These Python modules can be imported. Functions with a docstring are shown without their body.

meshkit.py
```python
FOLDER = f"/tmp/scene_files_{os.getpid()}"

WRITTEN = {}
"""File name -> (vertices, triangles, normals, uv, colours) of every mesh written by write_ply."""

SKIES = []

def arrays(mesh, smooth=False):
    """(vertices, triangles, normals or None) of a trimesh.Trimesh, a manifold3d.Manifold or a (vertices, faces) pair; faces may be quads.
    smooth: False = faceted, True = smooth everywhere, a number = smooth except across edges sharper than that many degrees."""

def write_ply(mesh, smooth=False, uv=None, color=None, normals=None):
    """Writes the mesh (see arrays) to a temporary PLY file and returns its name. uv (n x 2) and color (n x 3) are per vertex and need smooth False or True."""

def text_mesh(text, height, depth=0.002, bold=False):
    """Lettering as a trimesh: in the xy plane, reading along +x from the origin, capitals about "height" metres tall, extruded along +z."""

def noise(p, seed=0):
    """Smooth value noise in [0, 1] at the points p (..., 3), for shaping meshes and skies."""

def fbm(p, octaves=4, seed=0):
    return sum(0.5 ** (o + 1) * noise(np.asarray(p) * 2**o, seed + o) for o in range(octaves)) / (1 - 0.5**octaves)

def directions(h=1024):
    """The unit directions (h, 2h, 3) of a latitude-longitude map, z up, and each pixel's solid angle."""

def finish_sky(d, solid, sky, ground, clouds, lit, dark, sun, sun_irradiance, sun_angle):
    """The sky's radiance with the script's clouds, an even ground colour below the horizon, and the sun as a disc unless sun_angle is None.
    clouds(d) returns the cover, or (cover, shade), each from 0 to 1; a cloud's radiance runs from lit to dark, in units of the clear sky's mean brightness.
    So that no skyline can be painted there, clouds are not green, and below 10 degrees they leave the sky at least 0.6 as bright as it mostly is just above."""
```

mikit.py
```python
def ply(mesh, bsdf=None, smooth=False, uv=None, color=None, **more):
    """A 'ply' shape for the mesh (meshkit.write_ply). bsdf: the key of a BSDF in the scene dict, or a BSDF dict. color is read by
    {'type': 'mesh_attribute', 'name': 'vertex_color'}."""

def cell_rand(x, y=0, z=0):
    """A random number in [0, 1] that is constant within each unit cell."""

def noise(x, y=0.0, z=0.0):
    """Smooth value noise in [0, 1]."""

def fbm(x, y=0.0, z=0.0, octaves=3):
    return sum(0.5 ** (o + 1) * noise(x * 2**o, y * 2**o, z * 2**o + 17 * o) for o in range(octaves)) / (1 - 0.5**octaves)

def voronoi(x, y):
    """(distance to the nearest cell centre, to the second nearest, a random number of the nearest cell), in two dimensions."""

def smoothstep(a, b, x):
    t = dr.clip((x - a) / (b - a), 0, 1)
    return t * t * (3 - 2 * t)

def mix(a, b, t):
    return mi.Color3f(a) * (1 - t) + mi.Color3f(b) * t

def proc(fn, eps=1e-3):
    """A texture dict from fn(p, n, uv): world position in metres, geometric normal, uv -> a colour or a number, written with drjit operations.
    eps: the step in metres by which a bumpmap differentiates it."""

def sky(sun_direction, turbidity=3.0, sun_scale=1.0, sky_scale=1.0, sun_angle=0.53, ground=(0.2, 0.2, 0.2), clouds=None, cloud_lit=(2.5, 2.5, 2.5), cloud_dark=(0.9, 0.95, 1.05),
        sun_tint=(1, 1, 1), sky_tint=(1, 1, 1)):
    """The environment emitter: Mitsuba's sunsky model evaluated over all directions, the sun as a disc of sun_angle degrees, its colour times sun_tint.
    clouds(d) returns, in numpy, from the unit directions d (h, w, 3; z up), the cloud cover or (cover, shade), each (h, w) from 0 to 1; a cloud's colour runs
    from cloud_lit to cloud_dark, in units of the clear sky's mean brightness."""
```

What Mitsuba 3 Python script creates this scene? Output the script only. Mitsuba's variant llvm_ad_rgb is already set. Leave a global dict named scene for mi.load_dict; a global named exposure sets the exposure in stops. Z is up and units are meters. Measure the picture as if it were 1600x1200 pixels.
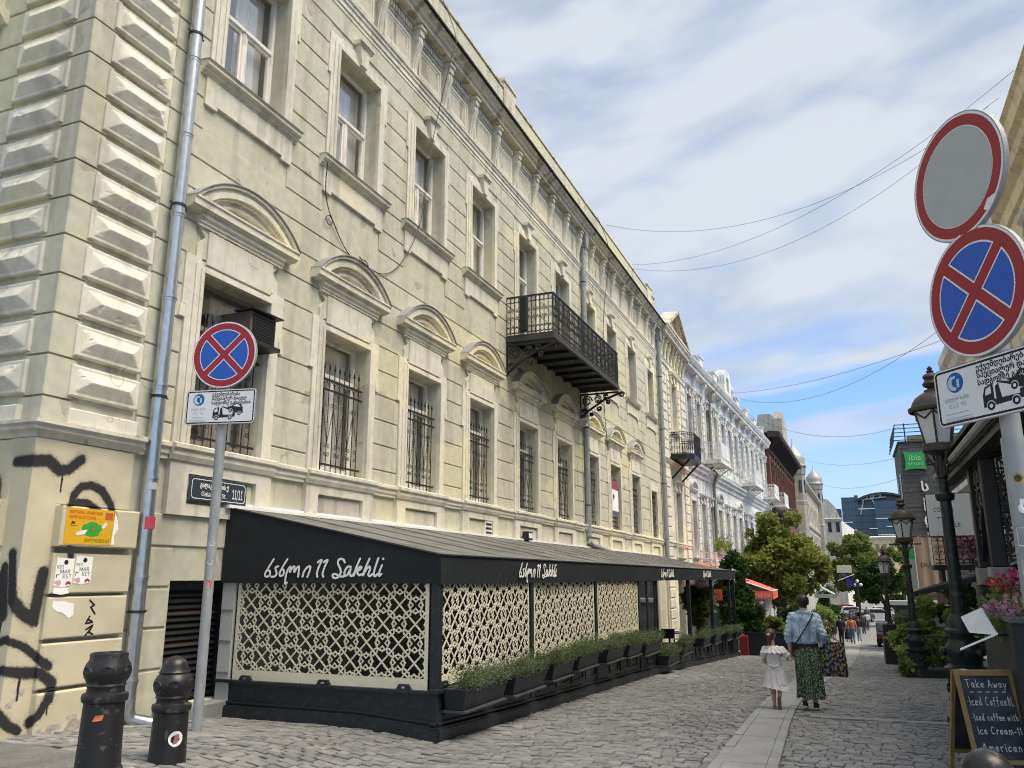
import math, random
import numpy as np
import trimesh, mitsuba as mi, drjit as dr, mikit, meshkit, manifold3d as m3
from mikit import proc, noise, fbm, voronoi, cell_rand, smoothstep, mix
from shapely.geometry import Polygon, LineString, Point, box as sbox, MultiPolygon
from shapely.ops import unary_union
from shapely import affinity
T = mi.ScalarTransform4f
rng = np.random.default_rng(7)
random.seed(7)

# ------------------------------------------------------------------ camera, sky, exposure
YAW, PITCH = math.radians(-22.15), math.radians(13.37)
CAM = np.array([0.0, 0.0, 1.5])
FWD = np.array([math.sin(YAW) * math.cos(PITCH), math.cos(YAW) * math.cos(PITCH), math.sin(PITCH)])
scene, labels = {}, {}
scene['camera'] = {'type': 'perspective', 'fov': math.degrees(2 * math.atan(800 / 1270)), 'fov_axis': 'x', 'near_clip': 0.05, 'far_clip': 3000.0,
                   'to_world': T().look_at(origin=CAM.tolist(), target=(CAM + FWD).tolist(), up=[0, 0, 1])}


def cloud_cover(d):
    el = np.degrees(np.arcsin(np.clip(d[..., 2], 0, 1)))
    az = np.arctan2(d[..., 0], d[..., 1])
    t = el - 8.0 * np.sin(az)                                # the high cloud lies in bands that climb to the east
    ring = lambda k, m, o: np.stack([np.sin(az) * k + o, np.cos(az) * k, t * m], -1)
    warp = meshkit.fbm(ring(2.2, .07, 3), 3, 5) - 0.5
    n1 = meshkit.fbm(ring(1.6, .085, 1) + warp[..., None] * 1.1, 5, 2)
    n2 = meshkit.fbm(ring(7.0, .30, 7) + warp[..., None] * 1.6, 5, 4)
    n3 = meshkit.fbm(ring(3.2, .42, 11) + warp[..., None] * 1.8, 5, 8)
    deck = np.clip((t - 13.3) / 3.2 + (n1 - .5) * 3.6 + (n3 - .5) * 2.6 + .55, 0, 1)
    deck = deck * np.clip(.88 + (n2 - .5) * .75 + (n1 - .5) * .7, .3, 1)
    streak = np.clip((n3 - .53) * 6.5, 0, 1) * .62 * np.clip((t - 4) / 4, 0, 1)
    low = np.clip((9 - el) / 7, 0, 1) * np.clip(.75 + (n2 - .5) * 1.2, 0, 1)
    c = 1 - (1 - deck) * (1 - streak) * (1 - low * .8)
    shade = np.clip((.56 - n2) * 3.0 + (n1 - .5) * .5, 0, 1) * .8
    return np.clip(c, 0, 0.96), shade


scene['sky'] = mikit.sky((0.55, -0.06, 1.0), turbidity=3.0, sun_scale=0.76, sun_angle=38.0, clouds=cloud_cover, cloud_lit=(1.44, 1.54, 1.67), cloud_dark=(1.03, 1.14, 1.33),
                         sun_tint=(0.93, 0.98, 1.02), sky_tint=(0.88, 0.98, 1.10))
exposure = 2.38

# ------------------------------------------------------------------ materials
def rgb(*c): return {'type': 'rgb', 'value': [float(x) for x in c]}


def mat(name, color, rough=0.7, metal=0.0, spec=0.4, two=True, bump=None, bscale=1.0, **kw):
    c = {'type': 'rgb', 'value': list(map(float, color))} if isinstance(color, (tuple, list)) else color
    b = {'type': 'principled', 'base_color': c, 'roughness': rough, 'metallic': metal, 'specular': spec, **kw}
    if bump is not None:
        b = {'type': 'bumpmap', 'arbitrary': bump, 'scale': bscale, 'bsdf': b}
    scene[name] = {'type': 'twosided', 'bsdf': b} if two else b
    return name


def pl_noise(p):
    return fbm(p.x * 0.7 + p.y * 0.7, p.y * 0.8 - p.x * .2, p.z * 0.8, octaves=3)


def plaster(base, dirt, stain, amt=1.0, lost=0.0):
    def fn(p, n, uv):
        big = fbm(p.x * 0.9 + 3, p.y * 0.9, p.z * 0.7, octaves=4)
        fine = fbm(p.x * 11, p.y * 11, p.z * 9, octaves=3)
        run = fbm(p.x * 5 + 7, p.y * 5, p.z * 0.45, octaves=3)                # rain runs under ledges
        c = mix(base, dirt, smoothstep(0.42, 0.75, big) * 0.55 * amt)
        c = mix(c, stain, smoothstep(0.50, 0.68, run) * 0.75 * amt)
        thin = fbm(p.x * 15 + 3, p.y * 15, p.z * 0.9 + 5, octaves=3)
        c = mix(c, mi.Color3f(stain) * .85, smoothstep(0.60, 0.74, thin) * smoothstep(0.48, 0.60, big) * 0.6 * amt)
        patch = smoothstep(0.60, 0.615, fbm(p.x * .7 + 9, p.y * .55, p.z * .8 + 4, octaves=2))         # repainted places with a firm outline
        c = mix(c, mi.Color3f(base) * mi.Color3f(1.12, 1.09, 0.94), patch * .8)
        flake = smoothstep(0.752, 0.758, fbm(p.y * 1.9 + p.x, p.z * 1.7 + 3, 2.0, octaves=4))   # lost paint, grey render bared
        c = mix(c, mi.Color3f(0.36, 0.34, 0.29) * (.8 + .4 * fine), flake * lost)
        crack = smoothstep(0.012, 0.0, dr.abs(fbm(p.y * 1.7 + p.x, p.z * 1.9, 4.0, octaves=3) - 0.5)) * smoothstep(0.58, 0.66, fbm(p.y * .6, p.z * .6 + 5, 1.0))
        c = mix(c, (0.16, 0.14, 0.11), crack * 0.4)
        return c * (0.86 + 0.28 * fine)
    return fn


WALLC = plaster((0.47, 0.465, 0.37), (0.395, 0.395, 0.33), (0.375, 0.355, 0.28), .9, 1.0)
TRIMC = plaster((0.60, 0.58, 0.495), (0.51, 0.495, 0.43), (0.41, 0.39, 0.33), .85)
mat('wall_plaster', proc(WALLC), 0.85)
mat('trim_plaster', proc(TRIMC), 0.8)
mat('frieze_plaster', proc(plaster((0.55, 0.51, 0.41), (0.43, 0.39, 0.32), (0.33, 0.28, 0.21), 1.4)), 0.85)
# white stucco of the next house: peeling, brown leaks in a few places
def white_fn(p, n, uv):
    c = plaster((0.55, 0.57, 0.585), (0.44, 0.455, 0.465), (0.37, 0.37, 0.36))(p, n, uv)
    leak = smoothstep(0.66, 0.74, fbm(p.y * 0.35, p.z * 0.10 + 2, 8.0)) * smoothstep(0.45, 0.62, fbm(p.y * 3, p.z * 1.4, 2.0))
    return mix(c, (0.34, 0.29, 0.25), leak * 0.5)
mat('bare_render', proc(plaster((0.42, 0.385, 0.36), (0.36, 0.33, 0.31), (0.30, 0.28, 0.26), 1.4)), 0.9)
mat('white_stucco', proc(white_fn), 0.85)

# spray paint on the corner: strokes in (y + x, z) of the two faces
SPRAY = [([(-1.72, 2.62), (-1.60, 2.64), (-1.46, 2.55), (-1.36, 2.57), (-1.22, 2.69)], .045),
         ([(-1.28, 2.22), (-1.26, 2.33), (-1.18, 2.42), (-1.06, 2.44), (-0.92, 2.40), (-0.79, 2.26), (-0.74, 2.12)], .040),
         ([(-1.25, 2.25), (-1.10, 2.26), (-0.95, 2.18), (-0.80, 2.10)], .034),
         ([(-2.05, 1.05), (-1.96, 1.60), (-1.90, 1.15)], .045), ([(-1.88, 1.72), (-1.80, 1.30), (-1.66, 1.16), (-1.54, 1.10), (-1.50, 1.55)], .045),
         ([(-2.2, .80), (-1.80, .93), (-1.62, .86), (-1.40, .72), (-1.30, .66)], .036),
         ([(-2.2, .55), (-1.80, .66), (-1.60, .62), (-1.38, .60), (-1.24, .50), (-1.25, .36), (-1.34, .22), (-1.44, .16)], .042),
         ([(-2.1, .12), (-1.80, .30), (-1.66, .16), (-1.55, .10)], .036), ([(-2.25, 2.4), (-2.2, 2.0), (-2.22, 1.2), (-2.18, .6)], .06),
         ([(-1.22, 1.78), (-1.20, 1.70)], .03), ([(-1.60, .60), (-1.602, .38)], .010), ([(-1.42, 2.55), (-1.42, 2.34)], .009), ([(-1.90, 1.15), (-1.905, .93)], .010), ([(-1.50, 1.40), (-1.50, 1.05)], .012), ([(-1.25, .45), (-1.252, .22)], .009), ([(-2.0, 2.62), (-1.72, 2.62)], .045)]


def spray_fn(p, n, uv):
    c = TRIMC(p, n, uv)
    low = mix(c, mi.Color3f(0.50, 0.46, 0.33) * (0.85 + 0.3 * fbm(p.x * 4, p.y * 4, p.z * 4)), smoothstep(3.1, 2.9, p.z))
    s = p.x + p.y + 0.010 * (noise(p.y * 30, p.z * 30, p.x * 30) - .5)
    z = p.z + 0.010 * (noise(p.z * 30, p.y * 30, 5.0) - .5)
    best = mi.Float(9)
    wid = 0.80 + 0.75 * noise(p.y * 5, p.z * 5, p.x * 5)
    for pts, r in SPRAY:
        for (a, b), (c2, d) in zip(pts[:-1], pts[1:]):
            ux, uz = c2 - a, d - b
            t = dr.clip(((s - a) * ux + (z - b) * uz) / (ux * ux + uz * uz), 0, 1)
            best = dr.minimum(best, dr.sqrt(dr.square(s - a - ux * t) + dr.square(z - b - uz * t)) / (1.1 * r * wid))
    grain = noise(p.y * 130, p.z * 130, p.x * 130)
    m = smoothstep(1.25, 0.70, best + (grain - .5) * .35)
    m = dr.maximum(m, smoothstep(2.1, 1.0, best) * smoothstep(.45, .9, grain) * .55)          # overspray
    m = m * smoothstep(3.1, 3.0, p.z)
    peel = smoothstep(0.53, 0.57, fbm(p.x * 3 + 1, p.y * 3, p.z * 3, octaves=4)) * smoothstep(0.50, 0.40, p.z)      # bared render on the base course
    low = mix(low, mi.Color3f(0.34, 0.31, 0.27) * (0.6 + 0.8 * noise(p.x * 40, p.y * 40, p.z * 40)), peel)
    return mix(low, (0.022, 0.022, 0.024), m)
mat('corner_stone', proc(spray_fn), 0.85)

mat('dark_metal_paint', (0.012, 0.013, 0.014), 0.45)
def black_wood(p, n, uv):
    g = fbm(p.x * 3, p.y * 3, p.z * 3, octaves=4)
    d = smoothstep(0.62, 0.72, fbm(p.x * 18, p.y * 18, p.z * 18))
    return mix(mix((0.010, 0.014, 0.018), (0.020, 0.027, 0.030), g), (0.09, 0.09, 0.085), d * 0.16)
mat('black_wood', proc(black_wood), 0.42)
mat('awning_cloth', proc(lambda p, n, uv: mi.Color3f(0.011, 0.014, 0.017) * (0.8 + 0.5 * fbm(p.x * 5, p.y * 5, p.z * 5))), 0.85)
def awn_top(p, n, uv):
    s = fbm(p.x * 1.2, p.y * 7.0, 2.0, octaves=4)
    b = fbm(p.x * 2, p.y * 1.2, 6.0, octaves=3)
    return mix(mix((0.088, 0.088, 0.085), (0.128, 0.127, 0.120), s), (0.062, 0.060, 0.056), smoothstep(0.5, 0.7, b) * .6)
mat('awning_roof', proc(awn_top), 0.75)
mat('lattice_paint', proc(lambda p, n, uv: mi.Color3f(0.64, 0.60, 0.46) * (0.88 + 0.2 * fbm(p.x * 4, p.y * 4, p.z * 4))), 0.55)
def galv(p, n, uv):
    f = fbm(p.x * 26, p.y * 26, p.z * 14, octaves=3)
    return mix((0.42, 0.44, 0.46), (0.62, 0.64, 0.66), f)
mat('zinc_pipe', proc(galv), 0.30, metal=0.9)
mat('pole_grey', proc(lambda p, n, uv: mix((0.22, 0.24, 0.25), (0.38, 0.40, 0.41), fbm(p.x * 20, p.y * 20, p.z * 6))), 0.55, metal=0.25)
mat('zinc_roof', proc(lambda p, n, uv: mix((0.27, 0.28, 0.26), (0.40, 0.41, 0.39), fbm(p.x * .8, p.y * .8, p.z * .6, octaves=4))), 0.55, metal=0.3)
mat('lead_cap', proc(lambda p, n, uv: mix((0.20, 0.21, 0.22), (0.33, 0.34, 0.35), fbm(p.x * 3, p.y * 3, p.z * 3))), 0.6, metal=0.2)
mat('window_wood', proc(lambda p, n, uv: mix((0.68, 0.66, 0.62), (0.40, 0.36, 0.31), smoothstep(0.58, 0.72, fbm(p.x * 9, p.y * 9, p.z * 2.5)) * .6)), 0.55)
mat('old_wood', proc(lambda p, n, uv: mix((0.30, 0.27, 0.23), (0.16, 0.14, 0.12), fbm(p.x * 9, p.y * 9, p.z * 2))), 0.7)
mat('room_plaster', (0.30, 0.29, 0.27), 0.9)
mat('curtain', proc(lambda p, n, uv: mi.Color3f(0.62, 0.61, 0.58) * (0.72 + 0.3 * noise(p.y * 16 + p.x * 16, p.z * 0.5, 0.0))), 0.9)
scene['glass'] = {'type': 'thindielectric', 'int_ior': 2.2}
mat('iron', (0.018, 0.018, 0.020), 0.5)
mat('iron_worn', proc(lambda p, n, uv: mix((0.016, 0.016, 0.017), (0.10, 0.095, 0.09), smoothstep(0.62, 0.75, fbm(p.x * 22, p.y * 22, p.z * 22, octaves=4)) * .6)), 0.38)
mat('lamp_green', proc(lambda p, n, uv: mix((0.014, 0.022, 0.022), (0.05, 0.055, 0.05), smoothstep(.55, .75, fbm(p.x * 14, p.y * 14, p.z * 14)))), 0.45)
mat('lamp_bronze', proc(lambda p, n, uv: mix((0.045, 0.040, 0.036), (0.11, 0.09, 0.075), fbm(p.x * 9, p.y * 9, p.z * 9))), 0.5, metal=.3)
mat('frosted', (0.62, 0.66, 0.66), 0.35, spec=0.6)
mat('white_paint', (0.72, 0.73, 0.72), 0.5)
mat('sign_white', (0.70, 0.72, 0.73), 0.35)
mat('sign_grey', proc(lambda p, n, uv: mi.Color3f(0.40, 0.42, 0.42) * (0.92 + 0.14 * fbm(p.x * 6, p.y * 6, p.z * 6))), 0.4)
mat('sign_red', (0.30, 0.018, 0.028), 0.4)
mat('sign_blue', (0.012, 0.095, 0.46), 0.35)
mat('ink_black', (0.012, 0.012, 0.016), 0.6)
mat('ink_pale', (0.36, 0.46, 0.48), 0.6)
mat('plate_navy', (0.030, 0.042, 0.062), 0.35, spec=0.6)
mat('text_white', (0.75, 0.75, 0.73), 0.6)
mat('chalk', (0.52, 0.54, 0.54), 0.95)
mat('board_slate', proc(lambda p, n, uv: mix((0.022, 0.028, 0.038), (0.050, 0.056, 0.066), smoothstep(.4, .7, fbm(p.x * 7, p.y * 7, p.z * 5, octaves=4)))), 0.7)
mat('board_wood', proc(lambda p, n, uv: mi.Color3f(0.26, 0.17, 0.065) * (0.7 + 0.6 * fbm(p.x * 30, p.y * 30, p.z * 6))), 0.5)
mat('planter_boards', proc(lambda p, n, uv: mi.Color3f(0.018, 0.021, 0.025) * (0.7 + 0.7 * fbm(p.x * 22, p.y * 22, p.z * 2))), 0.55)
mat('paper', (0.78, 0.78, 0.76), 0.8)
mat('terrace_floor', (0.10, 0.09, 0.08), 0.8)
mat('red_cloth', proc(lambda p, n, uv: mi.Color3f(0.50, 0.085, 0.055) * (0.85 + 0.25 * fbm(p.x * 3, p.y * 3, p.z * 3))), 0.8)
mat('brick_red', proc(lambda p, n, uv: mix((0.135, 0.058, 0.048), (0.090, 0.042, 0.038), fbm(p.x * 2, p.y * 2, p.z * 2, octaves=4))), 0.85)
mat('dark_eave', (0.035, 0.026, 0.024), 0.7)
mat('grey_stone', proc(plaster((0.30, 0.285, 0.255), (0.235, 0.225, 0.205), (0.20, 0.19, 0.17))), 0.85)
mat('pale_wall', proc(plaster((0.50, 0.49, 0.47), (0.42, 0.41, 0.39), (0.36, 0.35, 0.33))), 0.85)
mat('ochre_wall', proc(plaster((0.62, 0.53, 0.33), (0.55, 0.46, 0.30), (0.45, 0.38, 0.25))), 0.85)
def slate_fn(p, n, uv):
    s = fbm(p.x * 2.2 + p.y * 2.2, p.z * 9, 3.0, octaves=4)
    return mix((0.055, 0.058, 0.062), (0.115, 0.12, 0.125), s)
mat('slate_clad', proc(slate_fn), 0.75)
mat('tower_glass', proc(lambda p, n, uv: mix((0.020, 0.055, 0.085), (0.045, 0.10, 0.14), fbm(p.x * .12, p.y * .12, p.z * .2, octaves=4))), 0.22, spec=0.6)
mat('tower_frame', (0.035, 0.05, 0.06), 0.5)
mat('banner_tan', proc(lambda p, n, uv: mi.Color3f(0.34, 0.26, 0.19) * (0.78 + 0.4 * noise(p.x * 9, p.z * .6, 0.0))), 0.9)
mat('hotel_green', (0.035, 0.38, 0.115), 0.5)
# ground
def cobble_fn(p, n, uv):
    v = fbm(p.x * 9, p.y * 9, 1.0, octaves=3)
    big = fbm(p.x * .5, p.y * .5, 4.0, octaves=3)
    return mix((0.112, 0.115, 0.116), (0.190, 0.194, 0.194), v) * (0.8 + 0.4 * big)
mat('cobble', proc(lambda p, n, uv: cobble_fn(p, n, uv) * (0.74 + 0.52 * uv.x) * mi.Color3f(1 + .04 * uv.y, 1, 1.03 - .06 * uv.y)), 0.72)
mat('joint_sand', proc(lambda p, n, uv: mix((0.060, 0.057, 0.052), (0.105, 0.10, 0.09), fbm(p.x * 6, p.y * 6, 2.0))), 0.9)
def far_cobble(p, n, uv):
    r = p.y / 0.135
    x = p.x / 0.2 + cell_rand(r, 3.0, 1.0)
    k = cell_rand(x, r, 2.0)
    fx, fy = x - dr.floor(x), r - dr.floor(r)
    e = dr.minimum(dr.minimum(fx, 1 - fx) * 0.2, dr.minimum(fy, 1 - fy) * 0.135)
    c = cobble_fn(p, n, uv) * (0.78 + 0.44 * k)
    return mix((0.085, 0.082, 0.075), c, smoothstep(0.002, 0.012, e))
mat('far_cobbles', proc(far_cobble), 0.75)
mat('slab_stone', proc(lambda p, n, uv: mix((0.165, 0.168, 0.168), (0.235, 0.238, 0.236), fbm(p.x * 3, p.y * 3, 2.0, octaves=4)) * (0.9 + .2 * noise(p.x * 60, p.y * 60, 0.0))), 0.65)
mat('asphalt_grey', proc(lambda p, n, uv: mix((0.06, 0.06, 0.06), (0.13, 0.128, 0.122), fbm(p.x * 5, p.y * 5, 2.0, octaves=4)) * (0.7 + .6 * noise(p.x * 110, p.y * 110, 0.0))), 0.85)
def leaf(name, a, b, dt=0.35):
    scene[name] = {'type': 'principledthin', 'base_color': proc(lambda p, n, uv: mix(a, b, cell_rand(p.x * 3, p.y * 3, p.z * 3) * .6 + .4 * noise(p.x * 1.5, p.y * 1.5, p.z * 1.5))), 'roughness': 0.5, 'diff_trans': dt * 2, 'spec_trans': 0.0}
    return name
leaf('leaf_tree', (0.085, 0.14, 0.03), (0.36, 0.37, 0.10), .4)
leaf('leaf_dark', (0.025, 0.055, 0.020), (0.060, 0.105, 0.032), .25)
leaf('leaf_herb', (0.10, 0.14, 0.075), (0.20, 0.24, 0.13), .35)
leaf('leaf_hedge', (0.07, 0.13, 0.03), (0.36, 0.43, 0.14), .35)
leaf('leaf_far', (0.085, 0.14, 0.03), (0.26, 0.30, 0.10), .4)
mat('bark', (0.06, 0.05, 0.04), 0.9)
mat('skin', (0.46, 0.29, 0.215), 0.5)
mat('hair_dark', proc(lambda p, n, uv: mi.Color3f(0.022, 0.015, 0.013) * (0.6 + 0.9 * noise(p.x * 160, p.y * 60, p.z * 30))), 0.45)
mat('hair_brown', proc(lambda p, n, uv: mi.Color3f(0.075, 0.036, 0.022) * (0.6 + 0.9 * noise(p.x * 160, p.y * 60, p.z * 30))), 0.45)
def denim_fn(p, n, uv):
    w = fbm(p.x * 9, p.y * 9, p.z * 9, octaves=4)
    return mix((0.25, 0.34, 0.43), (0.46, 0.56, 0.63), smoothstep(.35, .68, w)) * (0.88 + .24 * noise(p.x * 190, p.y * 190, p.z * 190))
mat('denim', proc(denim_fn), 0.85)
def skirt_fn(p, n, uv):
    u = dr.atan2(p.y - 13.6, p.x + 0.73) * 0.27
    d1, d2, r = voronoi(u * 44, p.z * 36)
    s = smoothstep(0.42, 0.30, d1) * smoothstep(0.22, 0.30, r)
    c = mix((0.016, 0.040, 0.024), (0.30, 0.33, 0.22), s)
    return mix(c, (0.06, 0.13, 0.05), smoothstep(0.8, 0.85, r) * s)
mat('skirt_print', proc(skirt_fn), 0.8)
def tote_fn(p, n, uv):
    d1, d2, r = voronoi(p.x * 27 + 2 + .3 * noise(p.x * 30, p.z * 30, 1.0), p.z * 21)
    s = smoothstep(0.42, 0.34, d1) * (.5 + .5 * smoothstep(.10, .16, d1))
    col = mix(mix((0.28, 0.26, 0.05), (0.30, 0.10, 0.12), smoothstep(.35, .45, r)), (0.12, 0.20, 0.36), smoothstep(.68, .74, r))
    return mix((0.010, 0.012, 0.014), col, s * 0.9)
mat('tote_print', proc(tote_fn), 0.7)
mat('dress_white', proc(lambda p, n, uv: mi.Color3f(0.70, 0.65, 0.64) * (0.80 + 0.3 * fbm(p.x * 34, p.y * 34, p.z * 22))), 0.85)
def plain(r, g, b, rough=0.7):
    """A BSDF for one plain colour, made once."""
    name = 'plain_%02d_%02d_%02d' % (r * 99, g * 99, b * 99) + ('' if rough == .7 else '_%d' % (rough * 100))
    if name not in scene:
        mat(name, (r, g, b), rough)
    return name
# ------------------------------------------------------------------ naming and mesh helpers
count = {}
def key_for(name, parent=None):
    k = f'{parent}__{name}' if parent else name
    i = count.get(k, -1) + 1
    count[k] = i
    return k if i == 0 else f'{k}_{i:03d}'


def put(name, mesh, bsdf, parent=None, smooth=False, **more):
    k = key_for(name, parent)
    scene[k] = mikit.ply(mesh.mesh() if isinstance(mesh, M) else mesh, bsdf, smooth=smooth, **more)
    return k


def thing(name, label, cat, group=None):
    k = key_for(name)
    labels[k] = {'label': label, 'category': cat, **({'group': group} if group else {})}
    return k


def tag(k, label, cat, group=None):
    labels[k] = {'label': label, 'category': cat, **({'group': group} if group else {})}
    return k


class Frame:
    """u along a facade, z up, w out of it; angle in degrees, 0 = facade along +Y that faces +X."""
    def __init__(s, x, y, z=0.0, angle=0.0):
        a = math.radians(angle)
        s.o, s.u, s.w = np.array([x, y, z], float), np.array([math.sin(a), math.cos(a), 0]), np.array([math.cos(a), -math.sin(a), 0])

    def at(s, p):                                   # rows (u, z, w)
        p = np.asarray(p, float)
        return s.o + p[..., :1] * s.u + p[..., 2:3] * s.w + p[..., 1:2] * np.array([0, 0, 1.0])


WORLD = Frame(0, 0, 0, 90)                          # u = x, z = z, w = -y
BOXF = np.array([[0, 3, 2], [0, 2, 1], [4, 5, 6], [4, 6, 7], [0, 1, 5], [0, 5, 4], [1, 2, 6], [1, 6, 5], [2, 3, 7], [2, 7, 6], [3, 0, 4], [3, 4, 7]])


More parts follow.
